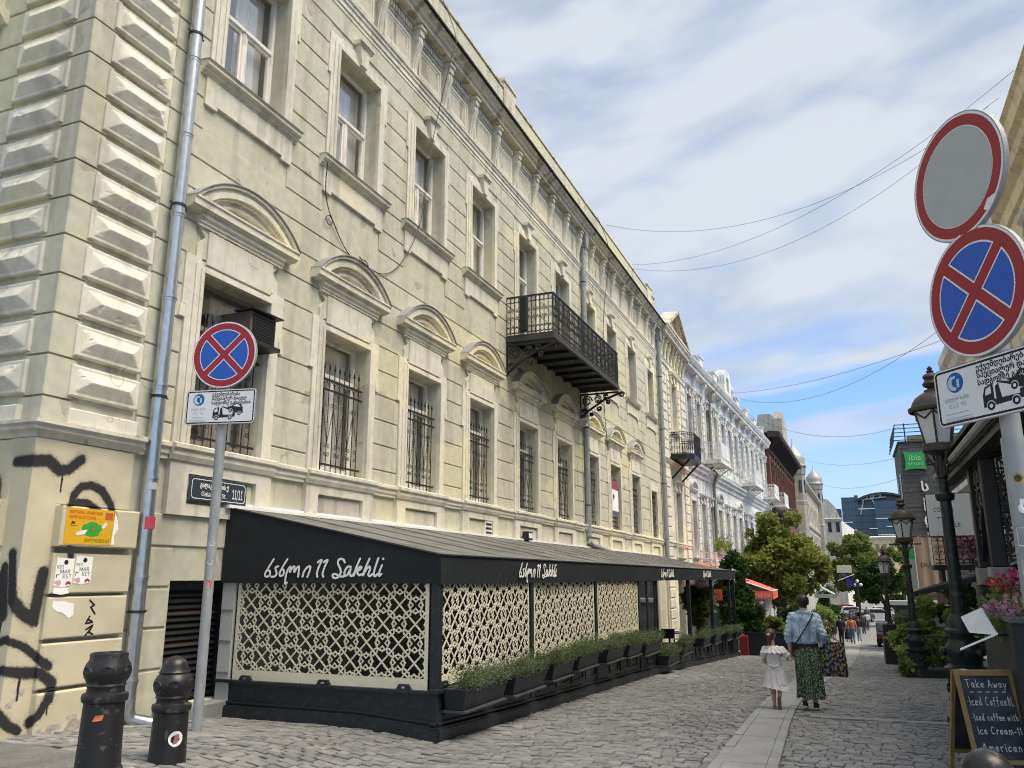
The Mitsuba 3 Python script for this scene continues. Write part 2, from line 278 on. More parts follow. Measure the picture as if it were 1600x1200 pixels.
class M:
    """Collects pieces into one mesh."""
    def __init__(s): s.v, s.f, s.n = [], [], 0

    def add(s, v, f):
        v, f = np.asarray(v, float), np.asarray(f, int)
        if f.shape[1] == 4:
            f = np.vstack([f[:, [0, 1, 2]], f[:, [0, 2, 3]]])
        s.v.append(v); s.f.append(f + s.n); s.n += len(v)
        return s

    def tm(s, m):
        return s.add(m.vertices, m.faces)

    def box(s, fr, u0, u1, z0, z1, w0, w1, ch=0.0):
        """ch: chamfer of the edges of the w1 face."""
        if ch <= 0:
            p = np.array([[u0, z0, w0], [u1, z0, w0], [u1, z1, w0], [u0, z1, w0], [u0, z0, w1], [u1, z0, w1], [u1, z1, w1], [u0, z1, w1]])
            return s.add(fr.at(p), BOXF)
        p = [[a, b, w0] for a, b in ((u0, z0), (u1, z0), (u1, z1), (u0, z1))] + [[a, b, w1 - ch] for a, b in ((u0, z0), (u1, z0), (u1, z1), (u0, z1))] + \
            [[a, b, w1] for a, b in ((u0 + ch, z0 + ch), (u1 - ch, z0 + ch), (u1 - ch, z1 - ch), (u0 + ch, z1 - ch))]
        f = [[3, 2, 1, 0], [8, 9, 10, 11]]
        for i in range(4):
            j = (i + 1) % 4
            f += [[i, j, j + 4, i + 4], [i + 4, j + 4, j + 8, i + 8]]
        return s.add(fr.at(np.array(p)), np.array(f))

    def poly(s, fr, pg, w0, w1):
        """A shapely polygon in (u, z), extruded from w0 to w1."""
        for g in getattr(pg, 'geoms', [pg]):
            if g.is_empty or g.area < 1e-9 or g.geom_type != 'Polygon':
                continue
            m = trimesh.creation.extrude_polygon(g, w1 - w0, engine='earcut')
            s.add(fr.at(np.array(m.vertices) + [0, 0, w0]), m.faces)
        return s

    def run(s, fr, prof, u0, u1):
        """A moulding: closed profile of (w, z), seen with w to the right, swept along u."""
        pr = np.array(prof, float)
        pg = Polygon(pr)
        if pg.exterior.is_ccw is False:
            pr = pr[::-1]; pg = Polygon(pr)
        m = trimesh.creation.extrude_polygon(pg, u1 - u0, engine='earcut')
        v = np.array(m.vertices)
        s.add(fr.at(np.stack([u1 - v[:, 2], v[:, 1], v[:, 0]], 1)), m.faces)
        return s

    def corner_run(s, prof, x0, y0, x1, y1):
        """A moulding mitred round the outer corner (x0, y0) of two walls, one along -X to x1, one along +Y to y1."""
        pr = np.array(prof, float); n = len(pr)
        w, z = pr[:, 0], pr[:, 1]
        v = np.vstack([np.stack([np.full(n, x1), y0 - w, z], 1), np.stack([x0 + w, y0 - w, z], 1), np.stack([x0 + w, np.full(n, y1), z], 1)])
        i = np.arange(n); j = (i + 1) % n
        f = np.vstack([np.stack([a * n + i, (a + 1) * n + i, (a + 1) * n + j, a * n + j], 1) for a in (0, 1)])
        return s.add(v, f)

    def tube(s, pts, r, sides=8, cap=True):
        p = np.asarray(pts, float)
        r = np.broadcast_to(np.asarray(r, float), (len(p),))
        t = np.gradient(p, axis=0) if len(p) > 2 else np.repeat([p[1] - p[0]], 2, 0)
        t = t / (np.linalg.norm(t, axis=1, keepdims=True) + 1e-12)
        ref = np.array([0, 0, 1.0]) if abs(t[:, 2]).mean() < 0.9 else np.array([1.0, 0, 0])
        a = np.cross(t, ref); a /= np.linalg.norm(a, axis=1, keepdims=True) + 1e-12
        b = np.cross(t, a)
        ang = np.arange(sides) * 2 * np.pi / sides
        v = (p[:, None] + r[:, None, None] * (np.cos(ang)[None, :, None] * a[:, None] + np.sin(ang)[None, :, None] * b[:, None])).reshape(-1, 3)
        i, j = np.meshgrid(np.arange(len(p) - 1), np.arange(sides), indexing='ij')
        q = np.stack([i * sides + j, i * sides + (j + 1) % sides, (i + 1) * sides + (j + 1) % sides, (i + 1) * sides + j], -1).reshape(-1, 4)
        f = np.vstack([q[:, [0, 2, 1]], q[:, [0, 3, 2]]])
        if cap:
            v = np.vstack([v, p[:1], p[-1:]]); n = len(v)
            k = np.arange(sides)
            f = np.vstack([f, np.stack([k * 0 + n - 2, k, (k + 1) % sides], 1), np.stack([k * 0 + n - 1, (len(p) - 1) * sides + (k + 1) % sides, (len(p) - 1) * sides + k], 1)])
        return s.add(v, f)

    def lathe(s, x, y, prof, sides=24, z=0.0):
        """prof: (radius, height) rows, from the bottom up."""
        pr = np.asarray(prof, float)
        ang = np.arange(sides) * 2 * np.pi / sides
        v = np.stack([x + pr[:, :1] * np.cos(ang), y + pr[:, :1] * np.sin(ang), z + np.repeat(pr[:, 1:], sides, 1)], -1).reshape(-1, 3)
        i, j = np.meshgrid(np.arange(len(pr) - 1), np.arange(sides), indexing='ij')
        q = np.stack([i * sides + j, i * sides + (j + 1) % sides, (i + 1) * sides + (j + 1) % sides, (i + 1) * sides + j], -1).reshape(-1, 4)
        return s.add(v, q)

    def sphere(s, c, r, n=10):
        m = trimesh.creation.uv_sphere(1.0, count=[n, n + 4])
        return s.add(np.array(m.vertices) * np.asarray(r) + np.asarray(c), m.faces)

    def mesh(s):
        return np.vstack(s.v), np.vstack(s.f)


def arc(cx, cz, r, a0, a1, n=14, rz=None):
    t = np.radians(np.linspace(a0, a1, n))
    return [(cx + r * math.cos(x), cz + (rz or r) * math.sin(x)) for x in t]


def scroll(cx, cz, r, turns=1.35, start=0.0, flip=1, n=16):
    """A spiral of wrought iron in 2-D."""
    t = np.linspace(0, 1, n)
    a = start + flip * t * turns * 2 * np.pi
    rr = r * (1 - 0.72 * t)
    return np.stack([cx + rr * np.cos(a), cz + rr * np.sin(a)], 1)


def iron(m, fr, pts2, w, r, sides=5):
    p = np.asarray(pts2, float)
    m.tube(fr.at(np.column_stack([p, np.full(len(p), w)])), r, sides, cap=False)


# lettering: Georgian capitals as outlines (100 units to the em), Latin from meshkit, handwriting as strokes
GLYPHS = """ა54:+4,15 5,27 7,29 18,29 18,18 21,12 25,10 29,10 35,14 37,18 36,26 23,43 20,50 20,55 33,55 36,46 46,35 49,28 50,16 46,7 42,3 36,0 22,-1 13,3 7,8|ბ58:+4,22 4,34 8,45 14,52 22,55 24,57 23,63 17,70 16,77 28,77 29,73 37,64 37,55 45,51 52,41 53,33 53,22 51,13 47,6 42,3 34,-1 24,-1 15,3 9,8;-20,40 18,22 20,14 26,10 34,11 37,15 40,23 40,33 37,41 31,45 24,44|გ58:+4,-3 5,12 10,22 20,28 32,32 35,36 34,43 30,46 26,46 22,41 22,36 10,36 9,44 11,48 16,53 23,56 33,56 42,52 47,46 47,36 46,32 40,26 46,23 50,18 53,8 52,-7 47,-17 37,-24 21,-24 15,-22 8,-15;-20,15 18,-2 20,-10 26,-14 34,-13 37,-10 40,-2 40,7 37,16 33,18 25,18|დ83:+4,23 4,35 7,44 12,52 20,56 28,56 33,54 37,52 40,46 45,52 53,56 61,56 67,54 71,52 75,47 79,35 79,22 74,9 69,4 64,2 52,1 46,3 41,6 35,15 33,22 33,37 31,43 24,45 19,40 18,34 18,23 20,14 27,4 33,0 49,-8 57,-14 60,-21 51,-25 43,-17 35,-13 26,-13 18,-17 17,-16 13,-8 21,-6 22,-4 15,1 10,7;-47,23 49,15 54,12 59,12 63,15 66,23 66,34 63,41 61,44 54,45 49,41 47,34|ე57:+4,-7 4,3 6,9 19,9 18,4 18,-4 20,-11 23,-13 29,-14 36,-10 38,-4 38,37 36,41 31,45 24,44 20,38 21,27 8,27 7,31 7,40 11,49 20,55 33,56 42,52 47,47 51,38 51,-5 47,-17 38,-23 32,-25 23,-25 13,-21 8,-15|ვ56:+4,-7 4,2 6,6 18,6 18,-4 19,-10 22,-12 26,-14 30,-14 37,-10 38,-4 37,6 34,11 30,12 24,13 24,23 30,23 35,26 37,32 37,40 31,45 26,45 22,42 20,39 21,30 8,30 7,41 10,48 13,52 20,55 33,56 45,51 50,43 51,32 47,24 38,18 44,16 48,12 52,4 52,-7 47,-17 39,-23 33,-25 23,-25 13,-21 8,-16|ზ60:+2,56 2,63 4,70 13,77 25,77 35,72 39,64 39,58 37,52 42,51 48,47 52,41 55,32 55,20 53,13 51,8 45,3 37,-1 27,-1 18,3 13,8 8,19 8,31 10,37 13,43 8,45 4,49;-23,35 22,21 24,14 30,10 36,11 39,14 42,21 42,31 39,39 34,42 27,42;-14,62 15,54 20,50 25,52 27,56 27,62 24,67 19,67 16,66|ი55:+4,20 5,38 8,47 12,51 17,54 23,56 32,56 38,54 45,49 49,42 51,34 50,13 46,0 33,0 37,14 37,34 34,42 30,45 26,45 22,43 19,40 18,33 18,14 22,0 9,1|კ54:+3,-7 3,2 5,6 17,7 17,-5 18,-10 22,-13 29,-14 35,-10 37,-4 37,4 35,10 30,14 22,15 22,26 30,27 35,33 35,39 33,42 27,45 27,56 32,56 39,53 46,47 48,42 48,33 46,28 42,23 36,21 42,18 47,13 49,8 50,-6 46,-17 37,-23 32,-25 22,-25 13,-22 7,-16|ლ104:+4,23 4,36 7,45 13,52 20,56 31,55 39,47 43,53 48,56 56,56 61,53 65,47 73,55 87,55 92,52 96,47 100,35 99,16 96,6 93,3 83,8 87,21 87,34 85,40 82,44 77,45 73,40 72,18 59,18 59,37 57,42 54,45 49,44 46,40 45,18 33,18 32,37 31,42 27,45 24,45 20,42 18,34 18,25 22,13 27,7 32,3 52,-3 64,-10 72,-19 71,-22 64,-25 62,-25 55,-17 41,-12 29,-13 20,-17 16,-8 24,-5 26,-3 17,2 11,8 6,17|მ58:+4,21 5,38 8,45 13,51 20,54 28,54 36,51 38,48 39,48 38,62 35,67 32,68 25,67 21,63 21,59 8,59 8,66 10,71 16,75 23,77 34,77 43,74 49,68 52,61 52,20 47,7 41,2 33,-1 23,-1 18,1 9,8;-20,39 18,22 21,13 26,10 31,10 35,12 37,15 39,21 39,32 37,40 31,43 25,43|ნ58:+6,62 8,69 15,75 21,77 48,77 48,66 24,66 19,62 18,53 19,48 24,53 29,55 41,54 48,48 52,42 53,34 52,17 48,8 42,2 34,-1 24,-1 17,2 10,8 6,21;-21,41 18,21 21,14 26,10 34,11 37,15 40,22 40,32 37,40 32,44 26,44|ო79:+4,21 4,35 7,44 11,51 20,56 32,55 40,47 48,55 62,55 71,47 74,39 74,15 68,0 56,1 61,16 62,34 60,41 55,45 50,44 47,40 46,18 33,18 33,37 32,42 28,45 21,43 18,34 18,22 20,9 23,2 22,0 10,1 6,12|პ55:+4,15 4,23 6,28 18,27 18,15 21,12 25,10 32,11 37,16 37,27 35,33 29,37 22,37 23,47 32,48 35,52 35,56 30,62 23,68 20,73 20,77 33,77 34,74 46,64 48,59 47,49 43,45 37,42 42,40 49,32 51,27 51,18 49,12 47,8 38,1 32,-1 23,-1 13,3 7,8|რ78:+4,21 5,47 7,54 12,63 17,68 27,73 54,77 55,67 27,62 22,59 17,53 22,55 29,55 34,52 39,46 45,53 49,55 58,55 67,50 72,42 74,34 73,15 68,1 55,0 60,16 61,33 59,40 55,44 49,43 46,40 45,18 33,18 32,36 31,41 27,44 24,44 20,41 18,34 18,21 22,0 10,1 6,12|ს58:+6,77 19,77 19,21 23,13 27,10 32,10 36,12 40,20 39,31 33,43 31,55 44,55 45,48 52,33 53,18 52,13 47,6 38,0 24,-1 18,1 14,3 8,11 6,20|ტ72:+4,8 5,29 10,42 19,52 30,55 30,67 42,67 42,56 53,52 59,47 64,38 67,30 67,8 66,-2 62,-12 54,-20 45,-24 31,-25 22,-22 18,-20 10,-12 6,-2;-19,32 18,9 19,0 23,-7 28,-12 33,-14 42,-13 46,-11 52,-3 54,9 54,24 50,39 45,44 42,45 42,18 30,18 30,44 28,44 23,40|უ59:+3,45 3,56 15,55 21,50 21,48 25,52 32,56 43,55 50,50 53,42 53,-5 49,-17 44,-22 35,-25 24,-25 18,-23 10,-17 5,-6 5,3 7,9 19,9 18,-4 21,-11 27,-14 32,-14 37,-11 40,-4 40,39 38,43 35,45 32,45 29,43 28,39 27,24 15,24 14,42 10,45|ქ57:+4,-7 4,3 6,9 19,9 18,4 18,-4 20,-11 23,-13 29,-14 36,-10 38,-4 38,34 35,41 30,45 26,45 23,43 20,38 21,27 8,28 7,41 10,49 14,53 20,56 27,56 37,50 38,77 51,77 51,-5 47,-17 38,-23 32,-25 23,-25 13,-21 8,-15|ყ57:+4,32 4,43 8,55 21,55 18,43 18,35 21,27 25,25 29,25 33,27 37,32 38,55 51,55 51,-6 47,-17 42,-22 32,-25 23,-25 13,-21 9,-17 5,-8 5,2 7,6 19,6 18,-5 22,-12 26,-14 30,-14 35,-11 37,-4 37,20 36,21 34,18 27,14 16,15 8,22|ც64:+4,8 5,32 10,51 13,55 25,55 21,44 18,25 18,9 19,-1 23,-9 26,-12 30,-14 40,-13 45,-9 47,-4 46,7 40,13 32,14 32,25 40,25 43,27 45,30 44,37 36,47 34,55 47,55 49,50 56,43 58,37 58,29 57,26 48,20 56,14 60,5 60,-6 57,-15 51,-21 43,-24 28,-25 20,-22 11,-14 6,-2|ხ58:+6,77 19,77 19,49 27,55 37,56 45,52 52,42 53,34 52,17 48,8 40,1 34,-1 24,-1 18,1 12,6 8,13 6,21;-21,41 19,20 21,14 27,10 32,10 36,12 40,22 40,33 37,41 32,45 27,45"""
GEO = {}
for part in GLYPHS.split('|'):
    ch, rest = part[0], part[1:]
    adv, rings = rest.split(':')
    shells, holes = [], []
    for r_ in rings.split(';'):
        pg = Polygon([tuple(map(float, q.split(','))) for q in r_[1:].split(' ')]).buffer(0)
        (holes if r_[0] == '-' else shells).append(pg)
    GEO[ch] = (float(adv), unary_union(shells).difference(unary_union(holes)) if holes else unary_union(shells))


def geo_text(text, em, spacing=1.0):
    x, out = 0.0, []
    for ch in text:
        if ch == ' ':
            x += 28 * spacing; continue
        adv, pg = GEO[ch]
        out.append(affinity.translate(pg, x, 0)); x += adv * spacing
    pg = affinity.scale(unary_union(out), em / 100, em / 100, origin=(0, 0))
    return pg, x * em / 100


def latin(m, fr, text, u, z, h, w, depth=0.002, bold=False, center=False, width=None):
    t = meshkit.text_mesh(text, h, depth, bold)
    v = np.array(t.vertices)
    if width:
        v[:, 0] *= width / v[:, 0].max()
    if center:
        v[:, 0] -= v[:, 0].max() / 2
    m.add(fr.at(v + [u, z, w]), t.faces)


HAND = {'T': [[(0, 1), (.8, 1.02)], [(.4, 1), (.45, 0)]], 'a': [[(.5, .5), (.2, .55), (.05, .25), (.2, .02), (.45, .2), (.5, .52), (.5, .1), (.62, .02)]],
        'k': [[(.05, .95), (.1, 0)], [(.55, .6), (.1, .28), (.6, 0)]], 'e': [[(.05, .28), (.5, .33), (.4, .55), (.12, .5), (.03, .22), (.2, .02), (.52, .1)]],
        'A': [[(0, 0), (.35, .95), (.7, 0)], [(.12, .33), (.6, .36)]], 'w': [[(0, .52), (.18, 0), (.36, .42), (.5, 0), (.72, .55)]], 'y': [[(.02, .52), (.25, .1)], [(.55, .55), (.1, -.38)]],
        'I': [[(.1, .95), (.14, 0)]], 'c': [[(.5, .48), (.25, .56), (.04, .28), (.22, .02), (.52, .1)]], 'd': [[(.48, .45), (.2, .52), (.05, .25), (.22, .02), (.48, .22)], [(.52, .98), (.5, .2), (.62, 0)]],
        'C': [[(.7, .85), (.4, .98), (.06, .55), (.2, .08), (.7, .1)]], 'o': [[(.3, .54), (.06, .3), (.25, .02), (.5, .26), (.3, .54)]], 'f': [[(.5, .92), (.28, .95), (.2, .6), (.22, -.05)], [(.02, .5), (.5, .54)]],
        't': [[(.25, .85), (.28, .05), (.45, 0)], [(.05, .56), (.5, .58)]], 'i': [[(.15, .52), (.18, 0)], [(.15, .74), (.17, .78)]], 'h': [[(.08, .98), (.08, 0)], [(.08, .3), (.3, .5), (.45, .4), (.48, 0)]],
        'r': [[(.08, .55), (.12, 0)], [(.1, .35), (.3, .56), (.45, .52)]], 'm': [[(.05, .55), (.08, 0)], [(.08, .4), (.25, .55), (.36, .4), (.38, 0)], [(.38, .4), (.55, .55), (.68, .4), (.72, 0)]],
        'n': [[(.06, .55), (.09, 0)], [(.09, .35), (.3, .55), (.45, .4), (.48, 0)]], '-': [[(.05, .3), (.4, .32)]], '1': [[(.02, .65), (.22, .9), (.22, 0)]], '8': [[(.3, .5), (.1, .75), (.3, .95), (.5, .75), (.1, .22), (.3, 0), (.52, .22), (.3, .5)]],
        'L': [[(.1, .95), (.1, 0), (.5, .02)]], 'M': [[(0, 0), (.08, .95), (.38, .35), (.68, .95), (.78, 0)]], '.': [[(0, .42), (.06, .44)]], ' ': []}


def handwriting(text, h, thick):
    x, out = 0.0, []
    r = random.Random(text)
    for ch in text:
        top = 0.0
        for st in HAND[ch]:
            pts = [(x + a * h * .85 + r.uniform(-.02, .02) * h, b * h + r.uniform(-.02, .02) * h) for a, b in st]
            out.append(LineString(pts).buffer(thick)); top = max(top, max(a for a, b in st))
        x += (top * .85 + .24) * h if HAND[ch] else .45 * h
    return unary_union(out)


# the restaurant's name: a brush script as strokes, about 1.3 m long
SCRIPT = [[(205, 100), (150, 180), (112, 230), (114, 260), (150, 265), (178, 240), (166, 206), (150, 206)], [(264, 166), (226, 178), (245, 215), (250, 245), (225, 265), (190, 263)],
          [(365, 100), (310, 180), (280, 235), (294, 262), (330, 247), (336, 208), (312, 190)], [(375, 318), (352, 333), (353, 295), (362, 230), (388, 180), (412, 166), (394, 236), (430, 176), (456, 164), (446, 236), (482, 176), (508, 164), (498, 262)],
          [(550, 262), (560, 215), (600, 172), (632, 166), (630, 200), (604, 266)], [(712, 132), (765, 100), (722, 180), (704, 240), (716, 264)], [(778, 132), (830, 100), (787, 180), (768, 240), (781, 264)],
          [(1010, 135), (985, 100), (940, 106), (930, 140), (962, 190), (975, 225), (940, 276), (890, 276), (878, 246), (910, 235), (960, 262), (1004, 262)],
          [(1075, 176), (1040, 170), (1010, 215), (1010, 256), (1040, 256), (1080, 180), (1064, 240), (1085, 264), (1108, 240)], [(1172, 104), (1130, 190), (1108, 266), (1126, 220), (1180, 166), (1196, 190), (1140, 216), (1166, 256), (1198, 240)],
          [(1272, 104), (1226, 200), (1204, 266), (1232, 210), (1276, 166), (1287, 195), (1260, 245), (1280, 264), (1308, 240)], [(1366, 100), (1336, 180), (1320, 240), (1335, 266), (1362, 240)],
          [(1406, 164), (1376, 230), (1376, 264), (1402, 240)], [(1415, 105), (1418, 108)]]


def smooth_line(p, k=2):
    p = np.array(p, float)
    for _ in range(k):
        q = [p[0]]
        for a, b in zip(p[:-1], p[1:]):
            q += [a * .75 + b * .25, a * .25 + b * .75]
        p = np.array(q + [p[-1]])
    return p


def script_name(length):
    s = length / 1340
    return unary_union([LineString([((x - 760) * s, (190 - y) * s) for x, y in smooth_line(st)]).buffer(9.5 * s) for st in SCRIPT])


# ground height: the street falls away, and rises a little towards the corner house
YS = np.array([-60, 0, 8.4, 15, 18.3, 23.7, 33.2, 60, 75, 110, 600.0])
ZS = np.array([.6, 0, -.25, -.475, -.6, -.89, -1.41, -2.75, -3.2, -3.6, -4.5])
from scipy.interpolate import PchipInterpolator
_prof = PchipInterpolator(YS, ZS)
def sstep(a, b, x):
    t = np.clip((np.asarray(x, float) - a) / (b - a), 0, 1)
    return t * t * (3 - 2 * t)
def ground(x, y):
    return _prof(np.clip(y, -60, 600)) + .22 * sstep(-3.8, -5.5, x) * sstep(11, 5.5, y)
# ------------------------------------------------------------------ the long cream house on the left
FX = -7.4                                          # its wall plane
A = Frame(FX, 0, 0, 0)
END = 35.75
house = thing('cream_house', 'long cream two storey stucco house with diamond pointed corner stones and bracketed cornice', 'building')
UC = [8.24, 10.89, 13.54, 16.24, 19.14, 22.03, 24.83, 27.6, 30.6, 33.85]
GZ = [3.29 + .4365 * k for k in range(19)]          # groove heights of the upper wall
low_open = [(u - .66, u + .66, 3.09, 5.29) for u in UC]
low_open[9] = (33.35, 34.4, 3.0, 5.0)
up_open = [(u - .65, u + .65, 7.30 if i in (4, 5) else 8.17, 10.33) for i, u in enumerate(UC)]
up_open[9] = (33.3, 34.4, 8.17, 10.2)
door_open = (7.56, 8.62, .05, 1.46)
holes = unary_union([sbox(a, c, b, d) for a, b, c, d in low_open + up_open + [door_open]])
core = sbox(5.64, -1.9, END, 14.0).difference(holes)
m = M().poly(A, core, -.36, 0)
B = Frame(FX, 5.64, 0, 270)                         # the side face at the corner: u runs towards -X, w towards -Y
Bf = Frame(FX - 9, 5.64, 0, 90)
m.poly(Bf, sbox(0, -1, 9 - .36, 14.0).difference(sbox(6.4, 8.17, 7.2, 10.3)), -.36, 0)
wall = put('wall', m, 'wall_plaster', house)
put('back_room', M().box(A, 5.9, END, -1.9, 13.9, -4.2, -4.0).box(A, 5.9, END, 6.4, 6.7, -4.0, -.37).box(A, 5.9, END, 2.3, 2.6, -4.0, -.37).box(A, 5.9, END, 13.4, 13.6, -4, -.37).box(A, END - .2, END, -1.9, 13.9, -4, -.37), 'room_plaster', house)

# courses of the rusticated stucco, cut round the windows
def cut(u0, u1, gaps):
    out, a = [], u0
    for g0, g1 in sorted(gaps):
        if g1 <= a or g0 >= u1: continue
        if g0 > a: out.append((a, g0))
        a = max(a, g1)
    if a < u1: out.append((a, u1))
    return [(p, q) for p, q in out if q - p > .06]


for k in range(-1, 18):
    z0, z1 = (3.06 if k < 0 else GZ[k] + .011), GZ[k + 1] - .011
    gaps = []
    for i, u in enumerate(UC):
        hw = .905 if i < 9 else .76
        if z0 < 5.46: gaps.append((u - hw, u + hw))
        elif z0 < 6.2 and i < 9: gaps.append((u - .80, u + .80))
        if 7.6 < z1 and z0 < 10.5: gaps.append((u - .875, u + .875))
        elif i in (4, 5) and 7.2 < z1 and z0 < 7.7: gaps.append((u - .875, u + .875))
    for a, b in cut(6.80, END, gaps):
        put('course', M().box(A, a, b, z0, z1, -.02, .022, .007), 'wall_plaster', wall)
for k in range(18):                                 # the side street face
    z0, z1 = GZ[k] + .011, GZ[k + 1] - .011
    gaps = [(6.15, 7.45)] if 8.0 < z1 and z0 < 10.4 else []
    for a, b in cut(3.0, 9 - 1.15, gaps):
        put('course', M().box(Bf, a, b, z0, z1, -.02, .022, .007), 'wall_plaster', wall)
for z0, z1 in ((1.86, 2.22), (1.40, 1.83), (.95, 1.37), (.50, .92), (-.02, .47)):
    put('course', M().box(A, 6.88, 7.53 if z0 < 1.45 else 8.9, z0, z1, -.02, .024, .008), 'wall_plaster', wall)

# diamond pointed corner stones, on both faces of the corner, and the plain stones of the base
def nail(fr, u0, u1, z0, z1, w, d):
    """A diamond pointed stone, its edges knocked about."""
    mm = M().box(fr, u0, u1, z0, z1, -.02, w, .012)
    b, e = .055, .11
    nx, nz = 26, 13
    us, zs = np.linspace(u0 + b, u1 - b, nx), np.linspace(z0 + b * .8, z1 - b * .8, nz)
    U_, Z_ = np.meshgrid(us, zs, indexing='ij')
    hh = (zs[-1] - zs[0]) / 2
    edge = np.minimum(np.minimum(Z_ - zs[0], zs[-1] - Z_) / hh, np.minimum(U_ - us[0], us[-1] - U_) / (hh * 1.15))
    q = np.stack([U_ * 5, Z_ * 5, np.full_like(U_, z0 * 3.1 + fr.o[0])], -1)
    chip = np.clip(meshkit.fbm(q * 2.2, 3, 5) - .62, 0, 1) * .09
    W_ = w + .001 + d * np.minimum(edge, .96) + (meshkit.fbm(q * 3, 3, 2) - .5) * .004 - chip * (edge > .3)
    W_[0] = W_[-1] = w + .001; W_[:, 0] = W_[:, -1] = w + .001
    i, j = np.meshgrid(np.arange(nx - 1), np.arange(nz - 1), indexing='ij')
    f = np.stack([i * nz + j, (i + 1) * nz + j, (i + 1) * nz + j + 1, i * nz + j + 1], -1).reshape(-1, 4)
    return mm.add(fr.at(np.stack([U_, Z_, W_], -1).reshape(-1, 3)), f)


for k in range(18):
    z0 = 3.30 + .4365 * k
    put('corner_course', M().box(A, 5.60, 5.90, z0, z0 + .412, -.3, .035, .008).box(Bf, 9 - .25, 9.036, z0, z0 + .412, -.3, .036, .008), 'wall_plaster', house)
put('corner_course', M().box(A, 5.60, 5.90, 3.05, 3.275, -.3, .035, .008).box(Bf, 9 - .25, 9.036, 3.05, 3.275, -.3, .036, .008), 'wall_plaster', house)
def jit(): return rng.uniform(-.006, .006)
for k in range(18):
    z0 = 3.33 + .4365 * k
    put('corner_stone', nail(A, 5.87 + jit(), 6.76 + jit(), z0 + jit(), z0 + .342 + jit(), .070, .066), 'trim_plaster', house)
    put('corner_stone', nail(Bf, 9 - 1.12 + jit(), 9 - .235 + jit(), z0 + jit(), z0 + .342 + jit(), .070, .066), 'trim_plaster', house)
for fr, a, b in ((A, 5.87, 6.76), (Bf, 9 - 1.12, 9 - .235)):
    put('corner_slab', M().box(fr, a, b, 3.03, 3.20, -.02, .10, .01), 'trim_plaster', house)
prof = [(0, 2.86), (.06, 2.86), (.08, 2.90), (.13, 2.93), (.13, 2.965), (.17, 2.985), (.17, 3.02), (0, 3.05)]
put('corner_moulding', M().corner_run(prof, FX, 5.64, FX - 1.22, 6.86), 'trim_plaster', house)
put('corner_base', M().box(A, 5.585, 5.86, -.6, 2.855, -.3, .055, .006).box(Bf, 9 - .22, 9.056, -.6, 2.855, -.3, .057, .006), 'corner_stone', house)
put('corner_block', M().box(A, 5.875, 6.80, 2.215, 2.85, -.02, .06, .01), 'corner_stone', house)
put('corner_block', M().box(Bf, 9 - 1.14, 9 - .23, 2.215, 2.85, -.02, .06, .01), 'corner_stone', house)
for z0, z1, w in ((1.80, 2.20, .17), (1.34, 1.735, .12), (.91, 1.31, .11), (.45, .87, .11), (-.5, .415, .14)):
    put('corner_block', M().box(A, 5.89, 6.86, z0, z1, -.02, w, .014), 'corner_stone', house)
    put('corner_block', M().box(Bf, 9 - 1.2, 9 - .22, z0, z1, -.02, w - .02, .014), 'corner_stone', house)
put('corner_cap', M().run(Bf, [(0, 2.02), (.17, 2.02), (.17, 2.14), (.20, 2.16), (.20, 2.19), (.24, 2.21), (.24, 2.24), (0, 2.25)], 9 - 1.24, 8.78), 'corner_stone', house)

# ---- windows
def casement(fr, u0, u1, z0, z1, trans, parent, wood='window_wood', d=-.24, arch=False, curtain=None, bars=1):
    """Timber frame with a transom and two leaves below; panes and a curtain are its pieces."""
    mm = M()
    t = .055
    mm.box(fr, u0, u0 + t, z0, z1, d - .05, d + .02).box(fr, u1 - t, u1, z0, z1, d - .05, d + .02)
    mm.box(fr, u0 + t, u1 - t, z1 - t, z1, d - .05, d + .02).box(fr, u0 + t, u1 - t, z0, z0 + t, d - .05, d + .02)
    mm.box(fr, u0 + t, u1 - t, trans - .035, trans + .035, d - .05, d + .045, .008)
    c = (u0 + u1) / 2
    mm.box(fr, c - .035, c + .035, z0 + t, trans - .035, d - .05, d + .03, .006)
    for a, b in ((u0 + t, c - .035), (c + .035, u1 - t)):
        mm.box(fr, a, a + .045, z0 + t, trans - .035, d - .04, d + .012).box(fr, b - .045, b, z0 + t, trans - .035, d - .04, d + .012)
        mm.box(fr, a + .045, b - .045, z0 + t, z0 + t + .06, d - .04, d + .012).box(fr, a + .045, b - .045, trans - .08, trans - .035, d - .04, d + .012)
    k = put('window', mm, wood, parent)
    g = d - .02
    for a, b, p, q in ((u0 + t, c - .035, z0 + t, trans - .035), (c + .035, u1 - t, z0 + t, trans - .035), (u0 + t, u1 - t, trans + .035, z1 - t)):
        put('pane', (fr.at(np.array([[a, p, g], [b, p, g], [b, q, g], [a, q, g]])), np.array([[0, 1, 2], [0, 2, 3]])), 'glass', k)
    if curtain:
        n = 40
        us = np.linspace(u0 + .05, u1 - .05, n)
        if curtain == 'half': us = np.linspace(c - .05, u1 - .08, n)
        ww = d - .16 + .018 * np.sin(np.arange(n) * 1.9 + u0)
        lo = np.column_stack([us, np.full(n, z0 + .03), ww]); hi = np.column_stack([us, np.full(n, z1 - .05), ww])
        i = np.arange(n - 1)
        put('curtain', (fr.at(np.vstack([lo, hi])), np.stack([i, i + 1, i + 1 + n, i + n], 1)), 'curtain', k, smooth=True)
    return k


